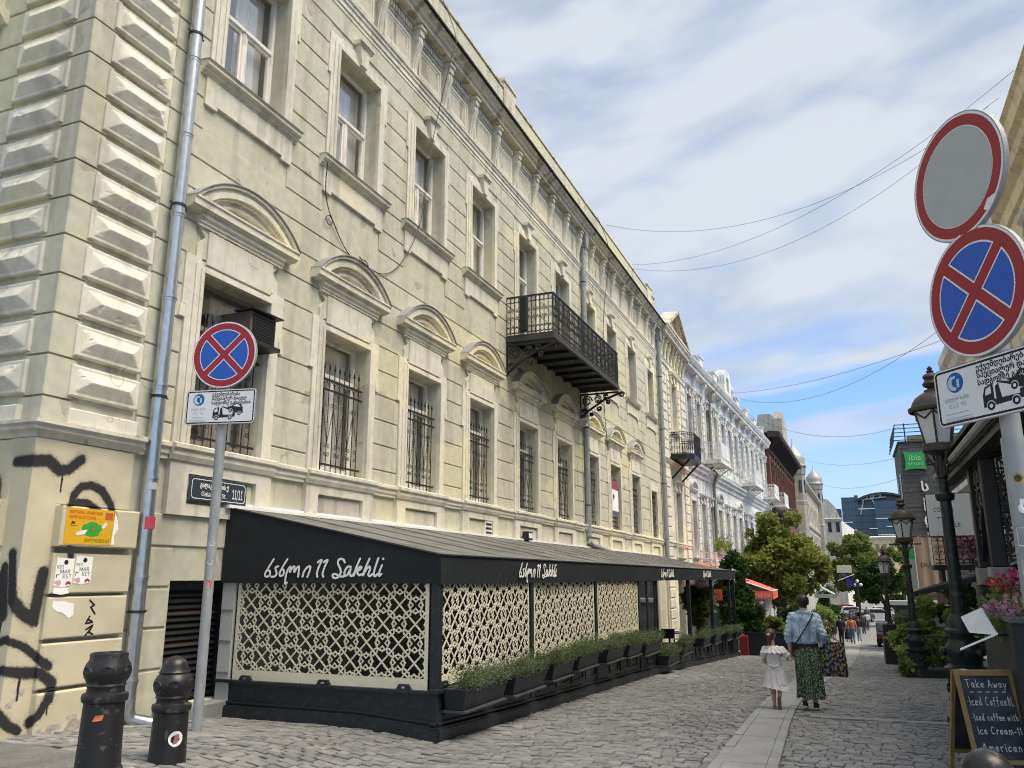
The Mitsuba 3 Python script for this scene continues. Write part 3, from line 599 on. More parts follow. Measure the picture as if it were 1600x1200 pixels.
def lower_surround(u, k, w):
    """Eared frame, frieze block with scroll sides, and a segmental pediment on a cornice."""
    o = Polygon([(u - .90, 3.07), (u - .90, 4.80), (u - .965, 4.80), (u - .965, 5.47), (u - .70, 5.47), (u - .70, 5.44), (u + .70, 5.44), (u + .70, 5.47), (u + .965, 5.47), (u + .965, 4.80), (u + .90, 4.80), (u + .90, 3.07)])
    ins = sbox(u - .66, 3.0, u + .66, 5.29)
    s = M().poly(A, o.difference(ins), 0, .05)
    inner = Polygon([(u - .80, 3.075), (u - .80, 5.38), (u + .80, 5.38), (u + .80, 3.075)]).difference(ins)
    s.poly(A, inner, .05, .068).poly(A, Polygon([(u - .715, 3.08), (u - .715, 5.335), (u + .715, 5.335), (u + .715, 3.08)]).difference(ins), .068, .084)
    for sd in (-1, 1):                              # little drops under the ears
        s.poly(A, Polygon([(u + sd * .91, 4.79), (u + sd * .985, 4.79), (u + sd * 1.0, 4.63), (u + sd * .905, 4.63)]), .0, .055)
    put('surround', s, 'trim_plaster', k)
    left = [(u - .80, 5.47)] + [(u - .74 - .06 * math.cos(t), 5.62 + t * .05) for t in np.linspace(0, 3.1, 9)] + [(u - .82, 5.90), (u - .86, 6.03)]
    shape = Polygon(left + [(2 * u - a, b) for a, b in left[::-1]])
    f = M().poly(A, shape, 0, .05).box(A, u - .64, u + .64, 5.40, 5.86, .05, .082, .008)
    f.run(A, [(.05, 5.88), (.085, 5.88), (.085, 5.915), (.105, 5.925), (.105, 5.96), (.14, 5.985), (.14, 6.04), (.05, 6.04)], u - .84, u + .84)
    put('frieze_block', f, 'trim_plaster', k)
    put('hood_cornice', M().run(A, [(0, 6.03), (.15, 6.045), (.17, 6.07), (.20, 6.07), (.20, 6.15), (.22, 6.165), (.22, 6.19), (0, 6.22)], u - 1.06, u + 1.06), 'trim_plaster', k)
    hw, rise = 1.05, .47
    R = (hw * hw + rise * rise) / (2 * rise); zc = 6.19 + rise - R
    def seg(r, base=6.19):
        if r <= base - zc: return None
        h = math.degrees(math.asin(min(1, (base - zc) / r)))
        return Polygon(arc(u, zc, r, h, 180 - h, 26))
    s = M()
    rings = [(R, R - .045, .21), (R - .045, R - .10, .17), (R - .10, R - .175, .185), (R - .175, R - .20, .14), (R - .20, R - .27, .075), (R - .27, R - .30, .10)]
    for ro, ri, ww in rings:
        a, b = seg(ro), seg(ri)
        if a is None: continue
        s.poly(A, a.difference(b) if b is not None else a, 0, ww)
    put('arched_hood', s, 'trim_plaster', k)
    a, b = seg(R + .012), seg(R)
    put('hood_capping', M().poly(A, a.difference(b), 0, .235), 'lead_cap', k)


def grille(u, k, full=True):
    g = M()
    u0, u1, w = u - .63, u + .60, -.06
    zb, zt = 3.19, 4.55
    bars = np.linspace(u0 + .05, u1 - .05, 9)
    for b in bars:
        g.tube(A.at(np.array([[b, 3.11, w], [b, 4.72, w]])), .008, 5)
        g.tube(A.at(np.array([[b, 4.72, w], [b, 4.76, w], [b, 4.86, w]])), [.008, .02, .001], 5)
    for z in (3.21, 4.40, 4.56):
        g.box(A, u0 - .03, u1 + .05, z - .014, z + .014, w - .012, w + .014)
    for a, b in zip(bars[:-1], bars[1:]):
        iron(g, A, arc((a + b) / 2, 4.415, (b - a) / 2 - .004, 0, 180, 8, .12), w, .006)
    for i in range(0, 8, 2):
        a, c, b = bars[i], bars[i + 1], bars[i + 2]
        iron(g, A, [(a, 3.55), (c, 4.12)], w + .005, .006); iron(g, A, [(b, 3.55), (c, 4.12)], w + .005, .006)
        for x, fl in ((c - .045, 1), (c + .045, -1)):
            iron(g, A, scroll(x, 4.15, .045, 1.2, math.pi * (0 if fl > 0 else 1), fl, 11), w + .005, .006)
        for x, fl in ((a + .045, -1), (b - .045, 1)):
            iron(g, A, scroll(x, 3.50, .045, 1.2, math.pi * (1 if fl < 0 else 0), fl, 11), w + .005, .006)
            iron(g, A, scroll(x, 3.38, .04, 1.2, math.pi * (1 if fl < 0 else 0), -fl, 11), w + .005, .006)
    put('grille', g, 'iron', k)


for i, u in enumerate(UC):
    a, b, z0, z1 = low_open[i]
    k = casement(A, a, b, z0, z1, z1 - .62, house, curtain=['half', 'full', 'half', 'full', 'half', 'full', None, 'full', 'half', 'full'][i], wood='old_wood' if i == 0 else 'window_wood')
    put('sill', M().box(A, a - .02, b + .02, z0 - .06, z0 + .0, -.25, .02), 'trim_plaster', k)
    if i < 9:
        lower_surround(u, k, 0)
    else:
        put('surround', M().poly(A, sbox(a - .22, 3.07, b + .22, 5.25).difference(sbox(a, 3.0, b, z1)), 0, .05), 'trim_plaster', k)
    grille(u, k)
for i, u in enumerate(UC):
    a, b, z0, z1 = up_open[i]
    k = casement(A, a, b, z0, z1, 9.36, house, curtain=['half', 'full', 'half', 'full', 'full', 'half', 'half', 'full', 'half', None][i])
    top = 10.53
    o = Polygon([(u - .87, z0), (u - .87, 9.83), (u - .93, 9.86), (u - .93, top), (u - .62, top), (u - .58, top + .05), (u + .58, top + .05), (u + .62, top), (u + .93, top), (u + .93, 9.86), (u + .87, 9.83), (u + .87, z0)])
    ins = sbox(a, z0 - 1, b, z1)
    s = M().poly(A, o.difference(ins), 0, .045).poly(A, Polygon([(u - .80, z0), (u - .80, z1 + .13), (u + .80, z1 + .13), (u + .80, z0)]).difference(ins), .045, .062)
    s.poly(A, Polygon([(u - .71, z0), (u - .71, z1 + .05), (u + .71, z1 + .05), (u + .71, z0)]).difference(ins), .062, .078)
    for sd in (-1, 1):
        s.poly(A, Polygon([(u + sd * .875, 9.85), (u + sd * .93, 9.86), (u + sd * .94, 9.74), (u + sd * .88, 9.74)]), 0, .05)
    put('surround', s, 'trim_plaster', k)
    ks = M().poly(A, Polygon([(u - .085, 10.36), (u + .085, 10.36), (u + .16, 10.72), (u - .16, 10.72)]), 0, .13)
    ks.run(A, [(0, 10.72), (.15, 10.72), (.15, 10.75), (.19, 10.765), (.19, 10.79), (0, 10.81)], u - .22, u + .22)
    put('keystone', ks, 'trim_plaster', k)
    if i in (4, 5): continue
    sh = M().run(A, [(0, 7.99), (.05, 7.99), (.05, 8.02), (.09, 8.035), (.09, 8.07), (.15, 8.09), (.15, 8.135), (.165, 8.14), (.165, 8.155), (0, 8.175)], u - 1.01, u + 1.01)
    put('sill_shelf', sh, 'trim_plaster', k)
    put('sill_flashing', M().run(A, [(0, 8.176), (.172, 8.157), (.172, 8.150), (.176, 8.150), (.176, 8.160), (0, 8.181)], u - 1.02, u + 1.02), 'lead_cap', k)
    ap = Polygon([(u - .91, 7.98), (u - .91, 7.58), (u - .68, 7.58), (u - .68, 7.64), (u + .68, 7.64), (u + .68, 7.58), (u + .91, 7.58), (u + .91, 7.98)])
    put('apron', M().poly(A, ap, 0, .05), 'trim_plaster', k)
# the side street's window near the corner
k = casement(Bf, 6.4, 7.2, 8.17, 10.3, 9.36, house)
put('surround', M().poly(Bf, sbox(6.15, 8.17, 7.45, 10.5).difference(sbox(6.4, 8, 7.2, 10.3)), 0, .06), 'trim_plaster', k)
put('sill_shelf', M().run(Bf, [(0, 7.98), (.06, 7.99), (.15, 8.09), (.16, 8.16), (0, 8.175)], 6.05, 7.55).box(Bf, 6.2, 7.4, 7.6, 7.98, 0, .05), 'trim_plaster', k)

# ---- string course, pedestals below the windows, peeling panels
bandp = [(0, 2.86), (.05, 2.86), (.05, 2.90), (.075, 2.92), (.075, 2.985), (.11, 3.0), (.11, 3.045), (0, 3.075)]
put('string_course', M().run(A, bandp, 6.87, END), 'trim_plaster', house)
for i, u in enumerate(UC):
    o, ins = sbox(u - .92, 2.22, u + .92, 2.86), sbox(u - .62, 2.36, u + .62, 2.72)
    p = put('pedestal', M().poly(A, o.difference(ins), 0, .075).run(A, [(.075, 2.86), (.10, 2.86), (.13, 2.92), (.13, 2.985), (.165, 3.0), (.165, 3.05), (.075, 3.078)], u - .95, u + .95), 'trim_plaster', house)
    put('panel', M().box(A, u - .58, u + .58, 2.40, 2.68, 0, .03, .008), 'bare_render' if i in (1, 5, 7) else 'wall_plaster', p)
put('vent_grate', M().box(A, 16.5, 16.86, 2.36, 2.72, .03, .05), 'white_paint', house)
for q in range(7):
    put('vent_slat', M().box(A, 16.53, 16.83, 2.39 + q * .046, 2.415 + q * .046, .05, .07), 'ink_black' if q % 2 else 'white_paint', house)

# ---- cornice: architrave, frieze panels between scroll brackets, dentils, crown, parapet
put('architrave', M().run(A, [(0, 11.12), (.035, 11.12), (.035, 11.20), (.055, 11.20), (.055, 11.30), (.08, 11.31), (.08, 11.36), (.11, 11.39), (.11, 11.43), (0, 11.46)], 5.58, END), 'trim_plaster', house)
put('frieze', M().box(A, 5.6, END, 11.46, 12.62, -.02, .03), 'frieze_plaster', house)
brk = [7.33 + 1.362 * k for k in range(21)]
cons = [(.03, 11.40), (.07, 11.36), (.09, 11.42), (.07, 11.50), (.075, 11.62), (.11, 11.82), (.15, 11.98), (.19, 12.08), (.20, 12.18), (.17, 12.26), (.22, 12.27), (.22, 12.40), (.03, 12.40)]
for q, u in enumerate(brk):
    b = M().run(A, cons, u - .085, u + .085).run(A, [(w + .018 if .05 < w else w, z - .012 if w > .2 else z) for w, z in cons[:10]] + [(.03, 12.26)], u - .04, u + .04)
    b.tube(A.at(np.array([[u - .10, 12.14, .15], [u + .10, 12.14, .15]])), .05, 10).tube(A.at(np.array([[u - .095, 11.45, .055], [u + .095, 11.45, .055]])), .033, 8)
    b.box(A, u - .12, u + .12, 12.40, 12.47, .03, .26, .01)
    put('bracket', b, 'trim_plaster', house, smooth=35)
    if q + 1 < len(brk):
        a, c = u + .19, brk[q + 1] - .19
        f = M().poly(A, sbox(a, 11.52, c, 12.20).difference(sbox(a + .06, 11.58, c - .06, 12.14)), .03, .055)
        f.poly(A, sbox(a + .06, 11.58, c - .06, 12.14).difference(sbox(a + .12, 11.64, c - .12, 12.08)), .03, .04)
        put('frieze_panel', f, 'trim_plaster', house)
        d = M().run(A, [(.03, 12.26), (.06, 12.27), (.06, 12.30), (.03, 12.30)], u + .16, brk[q + 1] - .16)
        for t in np.arange(u + .2, brk[q + 1] - .22, .098):
            d.box(A, t, t + .058, 12.31, 12.43, .03, .10)
        put('dentil_row', d, 'trim_plaster', house)
CROWN = [(0, 12.47), (.10, 12.47), (.12, 12.50), (.28, 12.51), (.28, 12.60), (.33, 12.62), (.35, 12.68), (.42, 12.72), (.44, 12.78), (0, 12.86)]
put('crown_moulding', M().corner_run(CROWN, FX, 5.64, FX - 9, END), 'frieze_plaster', house)
put('gutter_flashing', M().run(A, [(.2, 12.862), (.475, 12.80), (.475, 12.775), (.50, 12.775), (.50, 12.815), (.2, 12.89)], 5.2, END), 'dark_eave', house)
put('parapet', M().box(A, 5.3, END, 12.8, 14.05, -.3, -.02).run(A, [(-.36, 14.05), (.03, 14.05), (.03, 14.10), (-.36, 14.13)], 5.3, END), 'frieze_plaster', house)
for a, b in ((17.55, 18.35), (34.2, 35.0), (7.0, 7.8)):
    put('parapet_pier', M().box(A, a, b, 12.8, 14.25, -.34, .035, .01).run(A, [(-.36, 14.25), (.07, 14.25), (.07, 14.32), (-.36, 14.36)], a - .04, b + .04), 'frieze_plaster', house)
put('side_architrave', M().run(Bf, [(0, 11.12), (.08, 11.31), (.11, 11.43), (0, 11.46)], 0, 9.0), 'trim_plaster', house)
put('roof', M().box(A, 5.3, END, 13.3, 13.4, -8, -.3), 'zinc_roof', house)

# ---- the shuttered basement door
door = put('door', M().box(A, 7.56, 8.62, .05, 1.46, -.22, -.20).box(A, 7.56, 7.62, .05, 1.46, -.20, -.10).box(A, 8.56, 8.62, .05, 1.46, -.20, -.10).box(A, 7.62, 8.56, 1.36, 1.46, -.20, -.10), 'black_wood', house)
for q in range(17):
    z = .10 + q * .073
    put('slat', M().run(A, [(-.195, z), (-.135, z), (-.125, z + .012), (-.165, z + .058), (-.195, z + .064)], 7.63, 8.55), 'dark_metal_paint' if q not in (8, 13) else plain(.03, .016, .014), door)
put('doorstep', M().box(A, 7.45, 8.75, -.25, .05, -.1, .22, .015), 'slab_stone', house)

# ---- rainwater pipes
def rain_pipe(u, z0, z1, r, label, hopper=None, w=.14, foot=None, matn='zinc_pipe'):
    k = thing('rainwater_pipe', label, 'drainpipe')
    pts = [[u, z1, w], [u, z0 + .25, w]]
    put('shaft', M().tube(A.at(np.array(pts)), r, 16), matn, k, smooth=50)
    z = z1 - .35
    while z > z0 + .4:
        put('joint', M().tube(A.at(np.array([[u, z, w], [u, z - .07, w]])), r + .006, 16).tube(A.at(np.array([[u, z - .02, w], [u, z - .035, w]])), r + .016, 16), matn, k, smooth=50)
        z -= 1.08
    for z in np.arange(z0 + 1.2, z1 - .3, 2.4):
        put('clamp', M().tube(A.at(np.array([[u, z, w], [u, z - .03, w]])), r + .012, 16).box(A, u - .012, u + .012, z - .03, z, 0, w - r).box(A, u - r - .06, u - r, z - .02, z - .005, w - .01, w + .01).box(A, u + r, u + r + .06, z - .02, z - .005, w - .01, w + .01), 'iron', k)
    if hopper:
        put('hopper', M().poly(A, Polygon([(u - .09, hopper - .42), (u + .09, hopper - .42), (u + .16, hopper - .18), (u + .16, hopper), (u - .16, hopper), (u - .16, hopper - .18)]), .02, .30), matn, k)
    if foot:
        put('shoe', M().tube(A.at(np.array(foot)), r * 1.04, 16, cap=False), matn, k, smooth=50)
    return k


rain_pipe(6.98, -.05, 11.6, .078, 'shiny galvanised rainwater pipe covered in stickers at the near corner of the cream house', foot=[[6.98, .24, .14], [6.985, .10, .14], [7.02, .02, .17], [7.16, -.03, .26], [7.24, -.04, .31]])
k2 = rain_pipe(24.0, 2.45, 12.2, .085, 'grey rainwater pipe behind the long iron balcony, ending above the terrace roof', hopper=12.45, matn='pole_grey', foot=[[24.0, 2.75, .14], [24.0, 2.55, .14], [24.3, 2.46, .14], [26, 2.33, .14], [29.5, 2.12, .14], [33.0, 1.98, .14], [34.3, 1.95, .14]])
rain_pipe(35.45, 1.9, 12.1, .10, 'old grey rainwater pipe between the cream house and the pedimented house', hopper=12.4, matn='pole_grey', w=.16)
# ------------------------------------------------------------------ long iron balcony of the cream house
bal = key_for('balcony', house)
BU0, BU1, BW, BZ = 17.75, 23.8, 1.27, 7.28
scene[bal] = mikit.ply(M().box(A, BU0, BU1, BZ - .06, BZ, .0, BW, .015).box(A, BU0 - .03, BU1 + .03, BZ - .17, BZ - .06, BW - .06, BW + .01, .01).box(A, BU0 - .03, BU0 + .05, BZ - .17, BZ - .06, 0, BW - .06).box(A, BU1 - .05, BU1 + .03, BZ - .17, BZ - .06, 0, BW - .06).mesh(), plain(.055, .055, .055))
for u in np.linspace(BU0 + .8, BU1 - .8, 7):
    put('joist', M().box(A, u - .04, u + .04, BZ - .15, BZ - .061, 0, BW - .06), 'dark_metal_paint', bal)


def railing(fr, u0, u1, z0, h, n, w, r=.0105):
    """Wrought iron panel: bars, rows of rings above and below, scrolls at mid height."""
    g = M()
    g.box(fr, u0, u1, z0 + h - .03, z0 + h, w - .02, w + .02)
    for z in (z0 + .04, z0 + .20, z0 + h - .17):
        g.box(fr, u0, u1, z, z + .014, w - .008, w + .008)
    us = np.linspace(u0, u1, n + 1)
    for i, u in enumerate(us):
        g.tube(fr.at(np.array([[u, z0, w], [u, z0 + h - .02, w]])), r if i % 4 else r * 1.5, 5, cap=False)
    for i in range(n):
        c, d = (us[i] + us[i + 1]) / 2, (us[i + 1] - us[i]) / 2
        for zc, rr in ((z0 + h - .10, .062), (z0 + .125, .068)):
            iron(g, fr, arc(c, zc, d * .95, 0, 360, 11, rr), w, r * .75)
        fl = 1 if i % 2 else -1
        iron(g, fr, scroll(c + fl * d * .1, z0 + .43, d * .85, 1.3, math.pi / 2, fl, 13), w, r * .8)
        iron(g, fr, scroll(c + fl * d * .1, z0 + .63, d * .85, 1.3, -math.pi / 2, -fl, 13), w, r * .8)
        if i % 2:
            iron(g, fr, [(us[i], z0 + .3), (c, z0 + .53), (us[i], z0 + .76), (us[i] - d, z0 + .53), (us[i], z0 + .3)], w, r * .8)
    return g


put('railing', railing(A, BU0, BU1, BZ, 1.0, 58, BW - .03, .012), 'iron', bal)
E1 = Frame(FX, BU0 + .02, 0, 90)
E2 = Frame(FX, BU1 - .02, 0, 90)
put('side_railing', railing(E1, 0.02, BW - .04, BZ, 1.0, 11, 0), 'iron', bal)
put('side_railing', railing(E2, 0.02, BW - .04, BZ, 1.0, 9, 0), 'iron', bal)
for E0 in (E1, E2):
    g = M()
    g.box(E0, 0, .05, BZ - 1.0, BZ - .22, -.03, .03).box(E0, 0, BW - .02, BZ - .27, BZ - .222, -.025, .025)
    g.tube(E0.at(np.array([[.04, BZ - .95, 0], [.35, BZ - .72, 0], [.8, BZ - .45, 0], [BW + .05, BZ - .27, 0]])), .035, 7)
    for c, z, rr, st, fl in ((.24, BZ - .46, .17, 0, 1), (.58, BZ - .42, .13, 2, -1), (.86, BZ - .36, .09, 1, 1), (.17, BZ - .78, .10, 3, -1), (BW + .08, BZ - .33, .09, 0, 1), (.62, BZ - .72, .08, 1, -1), (.92, BZ - .53, .07, 2, 1), (.38, BZ - .88, .06, 2, 1)):
        iron(g, E0, scroll(c, z, rr, 1.7, st, fl, 22), 0, .024, 6)
    put('scroll_bracket', g, 'iron', bal)
tag(put('shade_cloth', M().box(E1, .42, .62, BZ + .05, BZ + .95, .06, .16, .02), plain(.01, .02, .018)), 'dark green folded cloth standing upright behind the near end rail of the long iron balcony', 'cloth')

# window air conditioner on the first lower window
ac = thing('air_conditioner', 'old brown air conditioner box jutting from the first ground floor window', 'air conditioner')
put('case', M().box(A, 8.34, 8.86, 4.60, 5.0, -.3, .22, .012), plain(.10, .085, .065), ac)
for q in range(9):
    put('louvre', M().box(A, 8.37, 8.83, 4.64 + q * .038, 4.658 + q * .038, .22, .232), 'dark_metal_paint', ac)
put('bracket', M().box(A, 8.28, 8.92, 4.55, 4.60, -.05, .27).box(A, 8.30, 8.92, 5.01, 5.03, -.05, .30), 'iron', ac)

# street name plate
pl = thing('street_plate', 'dark blue enamel street name plate numbered 11/11 under the first ground floor window', 'street sign')
pu, pw = 7.62, .10
put('board', M().box(A, pu, pu + 1.02, 2.40, 2.70, .09, .11, .006), 'plate_navy', pl)
ln = Polygon([(0.03, .06), (.06, .03), (.96, .03), (.99, .06), (.99, .24), (.96, .27), (.06, .27), (.03, .24)])
put('border', M().poly(A, affinity.translate(ln.difference(ln.buffer(-.008)), pu, 2.40), .11, .112), 'text_white', pl)
g, L = geo_text('გალაკტიონის ქ', .085)
tx = M().poly(A, affinity.translate(affinity.scale(g, .50 / L, 1, origin=(0, 0)), pu + .17, 2.575), .11, .112)
latin(tx, A, 'Galaktion St.', pu + .20, 2.47, .055, .11, .002, width=.44)
latin(tx, A, '11/11', pu + .74, 2.475, .12, .11, .002, width=.2)
put('lettering', tx, 'text_white', pl)

# poster, flyers and stickers on the corner stones
po = thing('wine_bar_poster', 'orange yellow poster for a natural wine bar pasted on a corner stone', 'poster')
PU, PZ = 5.93, 1.825
put('sheet', M().box(A, PU, PU + .58, PZ, PZ + .36, .17, .174), plain(.62, .34, .008), po)
tx = M()
latin(tx, A, 'NATURAL WINE BAR', PU + .03, PZ + .305, .030, .174, .0015, True, width=.40)
latin(tx, A, 'SHOP & KITCHEN', PU + .03, PZ + .255, .030, .174, .0015, True, width=.32)
put('heading', tx, plain(.42, .075, .01), po)
tx = M(); latin(tx, A, 'RUSTAVELI 57', PU + .24, PZ + .025, .034, .174, .0015, True, width=.31)
put('address', tx, plain(.10, .15, .01), po)
bl = unary_union([Point(PU + .32 + .085 * math.cos(t) * (1 + .25 * math.sin(5 * t)), PZ + .155 + .05 * math.sin(t)).buffer(.028) for t in np.linspace(0, 6.28, 22)] + [Point(PU + .32, PZ + .155).buffer(.06)] + [Point(PU + .32 + a, PZ + .155 + b).buffer(.006) for a, b in ((-.12, .07), (.03, .10), (.09, .09), (-.05, .1), (.12, -.05), (-.1, -.06), (.06, .105), (.1, .03))])
put('green_splash', M().poly(A, bl, .174, .1752), plain(.03, .30, .03), po)
put('fish_shape', M().poly(A, Polygon([(PU + .12, PZ + .10), (PU + .19, PZ + .14), (PU + .27, PZ + .15), (PU + .23, PZ + .10), (PU + .15, PZ + .085)]), .1752, .177).poly(A, Polygon([(PU + .43, PZ + .18), (PU + .48, PZ + .235), (PU + .51, PZ + .22), (PU + .46, PZ + .165)]), .174, .176), plain(.7, .68, .7), po)
put('red_marks', M().poly(A, Point(PU + .325, PZ + .16).buffer(.018), .1756, .1775).box(A, PU + .47, PU + .565, PZ + .26, PZ + .335, .174, .1755), plain(.45, .09, .03), po)
put('dark_logo', M().poly(A, Polygon([(PU + .06, PZ + .20), (PU + .075, PZ + .23), (PU + .09, PZ + .215), (PU + .11, PZ + .23), (PU + .105, PZ + .20)]), .174, .1755).box(A, PU + .05, PU + .13, PZ + .182, PZ + .187, .174, .1755), 'ink_black', po)
for q, (u, z, lab) in enumerate(((5.925, 1.41, 'left of the two white market flyers below the wine bar poster, with torn lower edge'), (6.145, 1.435, 'right of the two white market flyers below the wine bar poster'))):
    fl = thing('market_flyer', lab, 'flyer', None)
    put('sheet', M().poly(A, Polygon([(u, z + .01), (u + .09, z - .008), (u + .2, z + .012), (u + .205, z + .27), (u + .005, z + .28)]), .121, .124), 'paper', fl)
    tx = M()
    latin(tx, A, 'BIG', u + .01, z + .175, .032, .124, .0012); latin(tx, A, 'MAR', u + .05, z + .125, .040, .124, .0012); latin(tx, A, 'KET', u + .085, z + .078, .040, .124, .0012)
    tx.poly(A, Point(u + .11, z + .235).buffer(.024), .124, .1255).box(A, u + .012, u + .05, z + .11, z + .118, .124, .1255).box(A, u + .012, u + .02, z + .08, z + .11, .124, .1255)
    put('print', tx, 'ink_black', fl)
    put('pink_print', M().poly(A, unary_union([Point(u + .05, z + .035).buffer(.028), Point(u + .02, z + .04).buffer(.016)]), .124, .1255), plain(.55, .33, .35), fl)
    put('red_print', M().poly(A, Point(u + .16, z + .02).buffer(.032).difference(Point(u + .165, z + .005).buffer(.02)).intersection(sbox(u, z + .015, u + .2, z + .3)), .124, .1255), plain(.36, .03, .06), fl)
tag(put('torn_poster_scrap', M().poly(A, Polygon([(5.95, 1.21), (6.0, 1.17), (6.06, 1.16), (6.15, 1.10), (6.2, 1.13), (6.19, 1.24), (6.08, 1.265), (5.95, 1.27)]), .111, .114), 'paper'), 'ragged scrap of white poster on the corner stone below the flyers', 'paper scrap')
tag(put('torn_notice', M().poly(A, Polygon([(5.93, 1.345), (6.02, 1.33), (6.11, 1.345), (6.09, 1.38), (6.12, 1.395), (5.93, 1.40)]), .121, .1235), 'paper'), 'torn white strip of paper with black scrawl just below the left flyer', 'paper scrap')
tag(put('torn_paper', M().poly(A, Polygon([(6.50, 1.83), (6.55, 1.835), (6.53, 1.93), (6.58, 2.0), (6.56, 2.09), (6.52, 2.17), (6.515, 2.0)]), .171, .174), 'paper'), 'torn white paper edge beside the wine bar poster', 'paper scrap')
sc = M()
for pts in ([(6.38, 1.27), (6.44, 1.22), (6.40, 1.20), (6.46, 1.13)], [(6.40, 1.11), (6.36, 1.04), (6.44, 1.05)], [(6.38, 1.08), (6.43, 1.06)], [(6.37, .98), (6.45, 1.02), (6.41, .95), (6.46, .93)], [(6.37, .92), (6.43, .99)]):
    sc.poly(A, LineString(pts).buffer(.009), .1105, .1125)
tag(put('scribbled_tag', sc, 'ink_black'), 'thin black hand scribbled marks on the corner stone', 'scribble')
for u, z, s, c, lab in ((6.955, 2.46, .05, (.45, .47, .47), 'grey printed sticker high on the shiny rainwater pipe'), (6.965, 2.02, .06, (.42, .05, .09), 'red sticker with white border on the shiny rainwater pipe')):
    mm = M()
    ang = np.linspace(-.9, .9, 7)
    a = np.stack([u + .022 + .080 * np.sin(ang) * s / .05, np.full(7, z), .14 + .082 * np.cos(ang)], 1); b = a + [0, s * 2.3, 0]
    i = np.arange(6)
    tag(put('pipe_sticker', mm.add(A.at(np.vstack([a, b])), np.stack([i, i + 1, i + 8, i + 7], 1)), plain(*c)), lab, 'sticker')
rs = thing('estate_sign', 'small white, red and blue sale sign on a far ground floor window grille', 'sign')
put('sheet', M().box(A, 27.2, 28.0, 3.55, 4.75, .02, .03), 'paper', rs)
put('red_band', M().box(A, 27.2, 28.0, 4.45, 4.75, .03, .034), 'sign_red', rs)
put('blue_band', M().box(A, 27.2, 28.0, 3.55, 3.72, .03, .034), 'plate_navy', rs)
put('balloon_mark', M().poly(A, Point(27.4, 4.2).buffer(.1), .03, .034), plain(.1, .05, .2), rs)
fl = thing('flood_lamp', 'small dark floodlight on the wall just above the terrace roof', 'lamp')
put('body', M().box(A, 18.6, 18.95, 2.38, 2.58, .1, .25, .02).box(A, 18.7, 18.85, 2.3, 2.38, 0, .15), 'dark_metal_paint', fl)
put('lens', M().box(A, 18.64, 18.91, 2.42, 2.54, .25, .255), 'frosted', fl)

# loose cables on the wall and over the street
def cable(label, pts, r=.012, sag=0.0, n=24):
    p = np.array(pts, float)
    if sag:
        t = np.linspace(0, 1, n)[:, None]
        p = p[0] + (p[-1] - p[0]) * t - np.array([0, 0, 1.0]) * sag * 4 * t * (1 - t)
    else:
        p = smooth_line(p, 3)
    k = key_for('cable')
    scene[k] = mikit.ply(M().tube(p, r, 5, cap=False).mesh(), plain(.06, .06, .065))
    return tag(k, label, 'cable')


cable('thin black cable looping down the cream wall from the second upper window sill', A.at(np.array([[9.9, 8.0, .17], [10.0, 7.6, .07], [10.15, 7.3, .05], [10.3, 7.15, .06], [10.2, 7.02, .06], [10.05, 7.12, .06], [10.2, 7.25, .06], [10.5, 6.95, .05], [10.85, 6.72, .05], [10.95, 6.65, .25], [11.1, 6.62, .26], [11.0, 6.7, .26], [10.8, 6.66, .26], [10.95, 6.8, .15], [11.3, 6.72, .06], [12.0, 6.8, .05], [12.6, 7.3, .05], [13.0, 8.2, .2], [13.2, 9.6, .2], [13.45, 10.8, .25], [13.6, 12.4, .5], [13.75, 12.8, .55], [13.9, 14.1, .05]])), .009)
cable('pair of thin cables hanging down from the parapet over the far windows', A.at(np.array([[26.2, 14.1, .05], [26.3, 12.8, .5], [26.4, 11.2, .18], [26.2, 9, .1], [26.3, 7.4, .06], [26.6, 5.6, .1]])), .012)
for a, b, s, lab in (((-7.3, 27.2, 14.2), (5.0, 24, 14.6), 1.6, 'upper slack cable crossing the sky above the street'), ((-7.3, 31.2, 14.1), (5.0, 22, 14.2), 1.3, 'second slack cable crossing the sky above the street'), ((-7.3, 31.4, 14.0), (5.0, 25.5, 15.2), 1.7, 'third slack cable crossing the sky above the street'),
                     ((-6.9, 57, 14.0), (4.6, 36, 11.0), .5, 'straight thin cable from the white house towards the signs'), ((-6.8, 57, 13.8), (4.6, 38, 12), 1.6, 'hanging thin cable from the white house towards the signs'),
                     ((-6.6, 58, 13.2), (3.1, 48, 9.4), 1.2, 'sagging cable from the white house to the slate hotel'), ((-5.4, 98, 15.5), (3.1, 49, 7.9), .9, 'lower sagging cable from the brick house to the slate hotel'), ((-5, 110, 14.5), (3.1, 50, 6.9), 1.2, 'faint lowest sagging cable near the slate hotel')):
    cable(lab, [a, b], .006 if a[1] < 40 else .010, s)

# ------------------------------------------------------------------ restaurant terrace in front of it
ter = thing('restaurant_terrace', 'black wooden restaurant terrace with cream lattice screens, lettered awning and sloping cloth roof', 'terrace')
TX = -4.32
Fr = Frame(TX, 0, 0, 0)                            # the street side
Sd = Frame(FX, 8.43, 0, 90)                        # the short side by the corner: u from the wall outwards
SW = TX - FX
ZT = 1.745
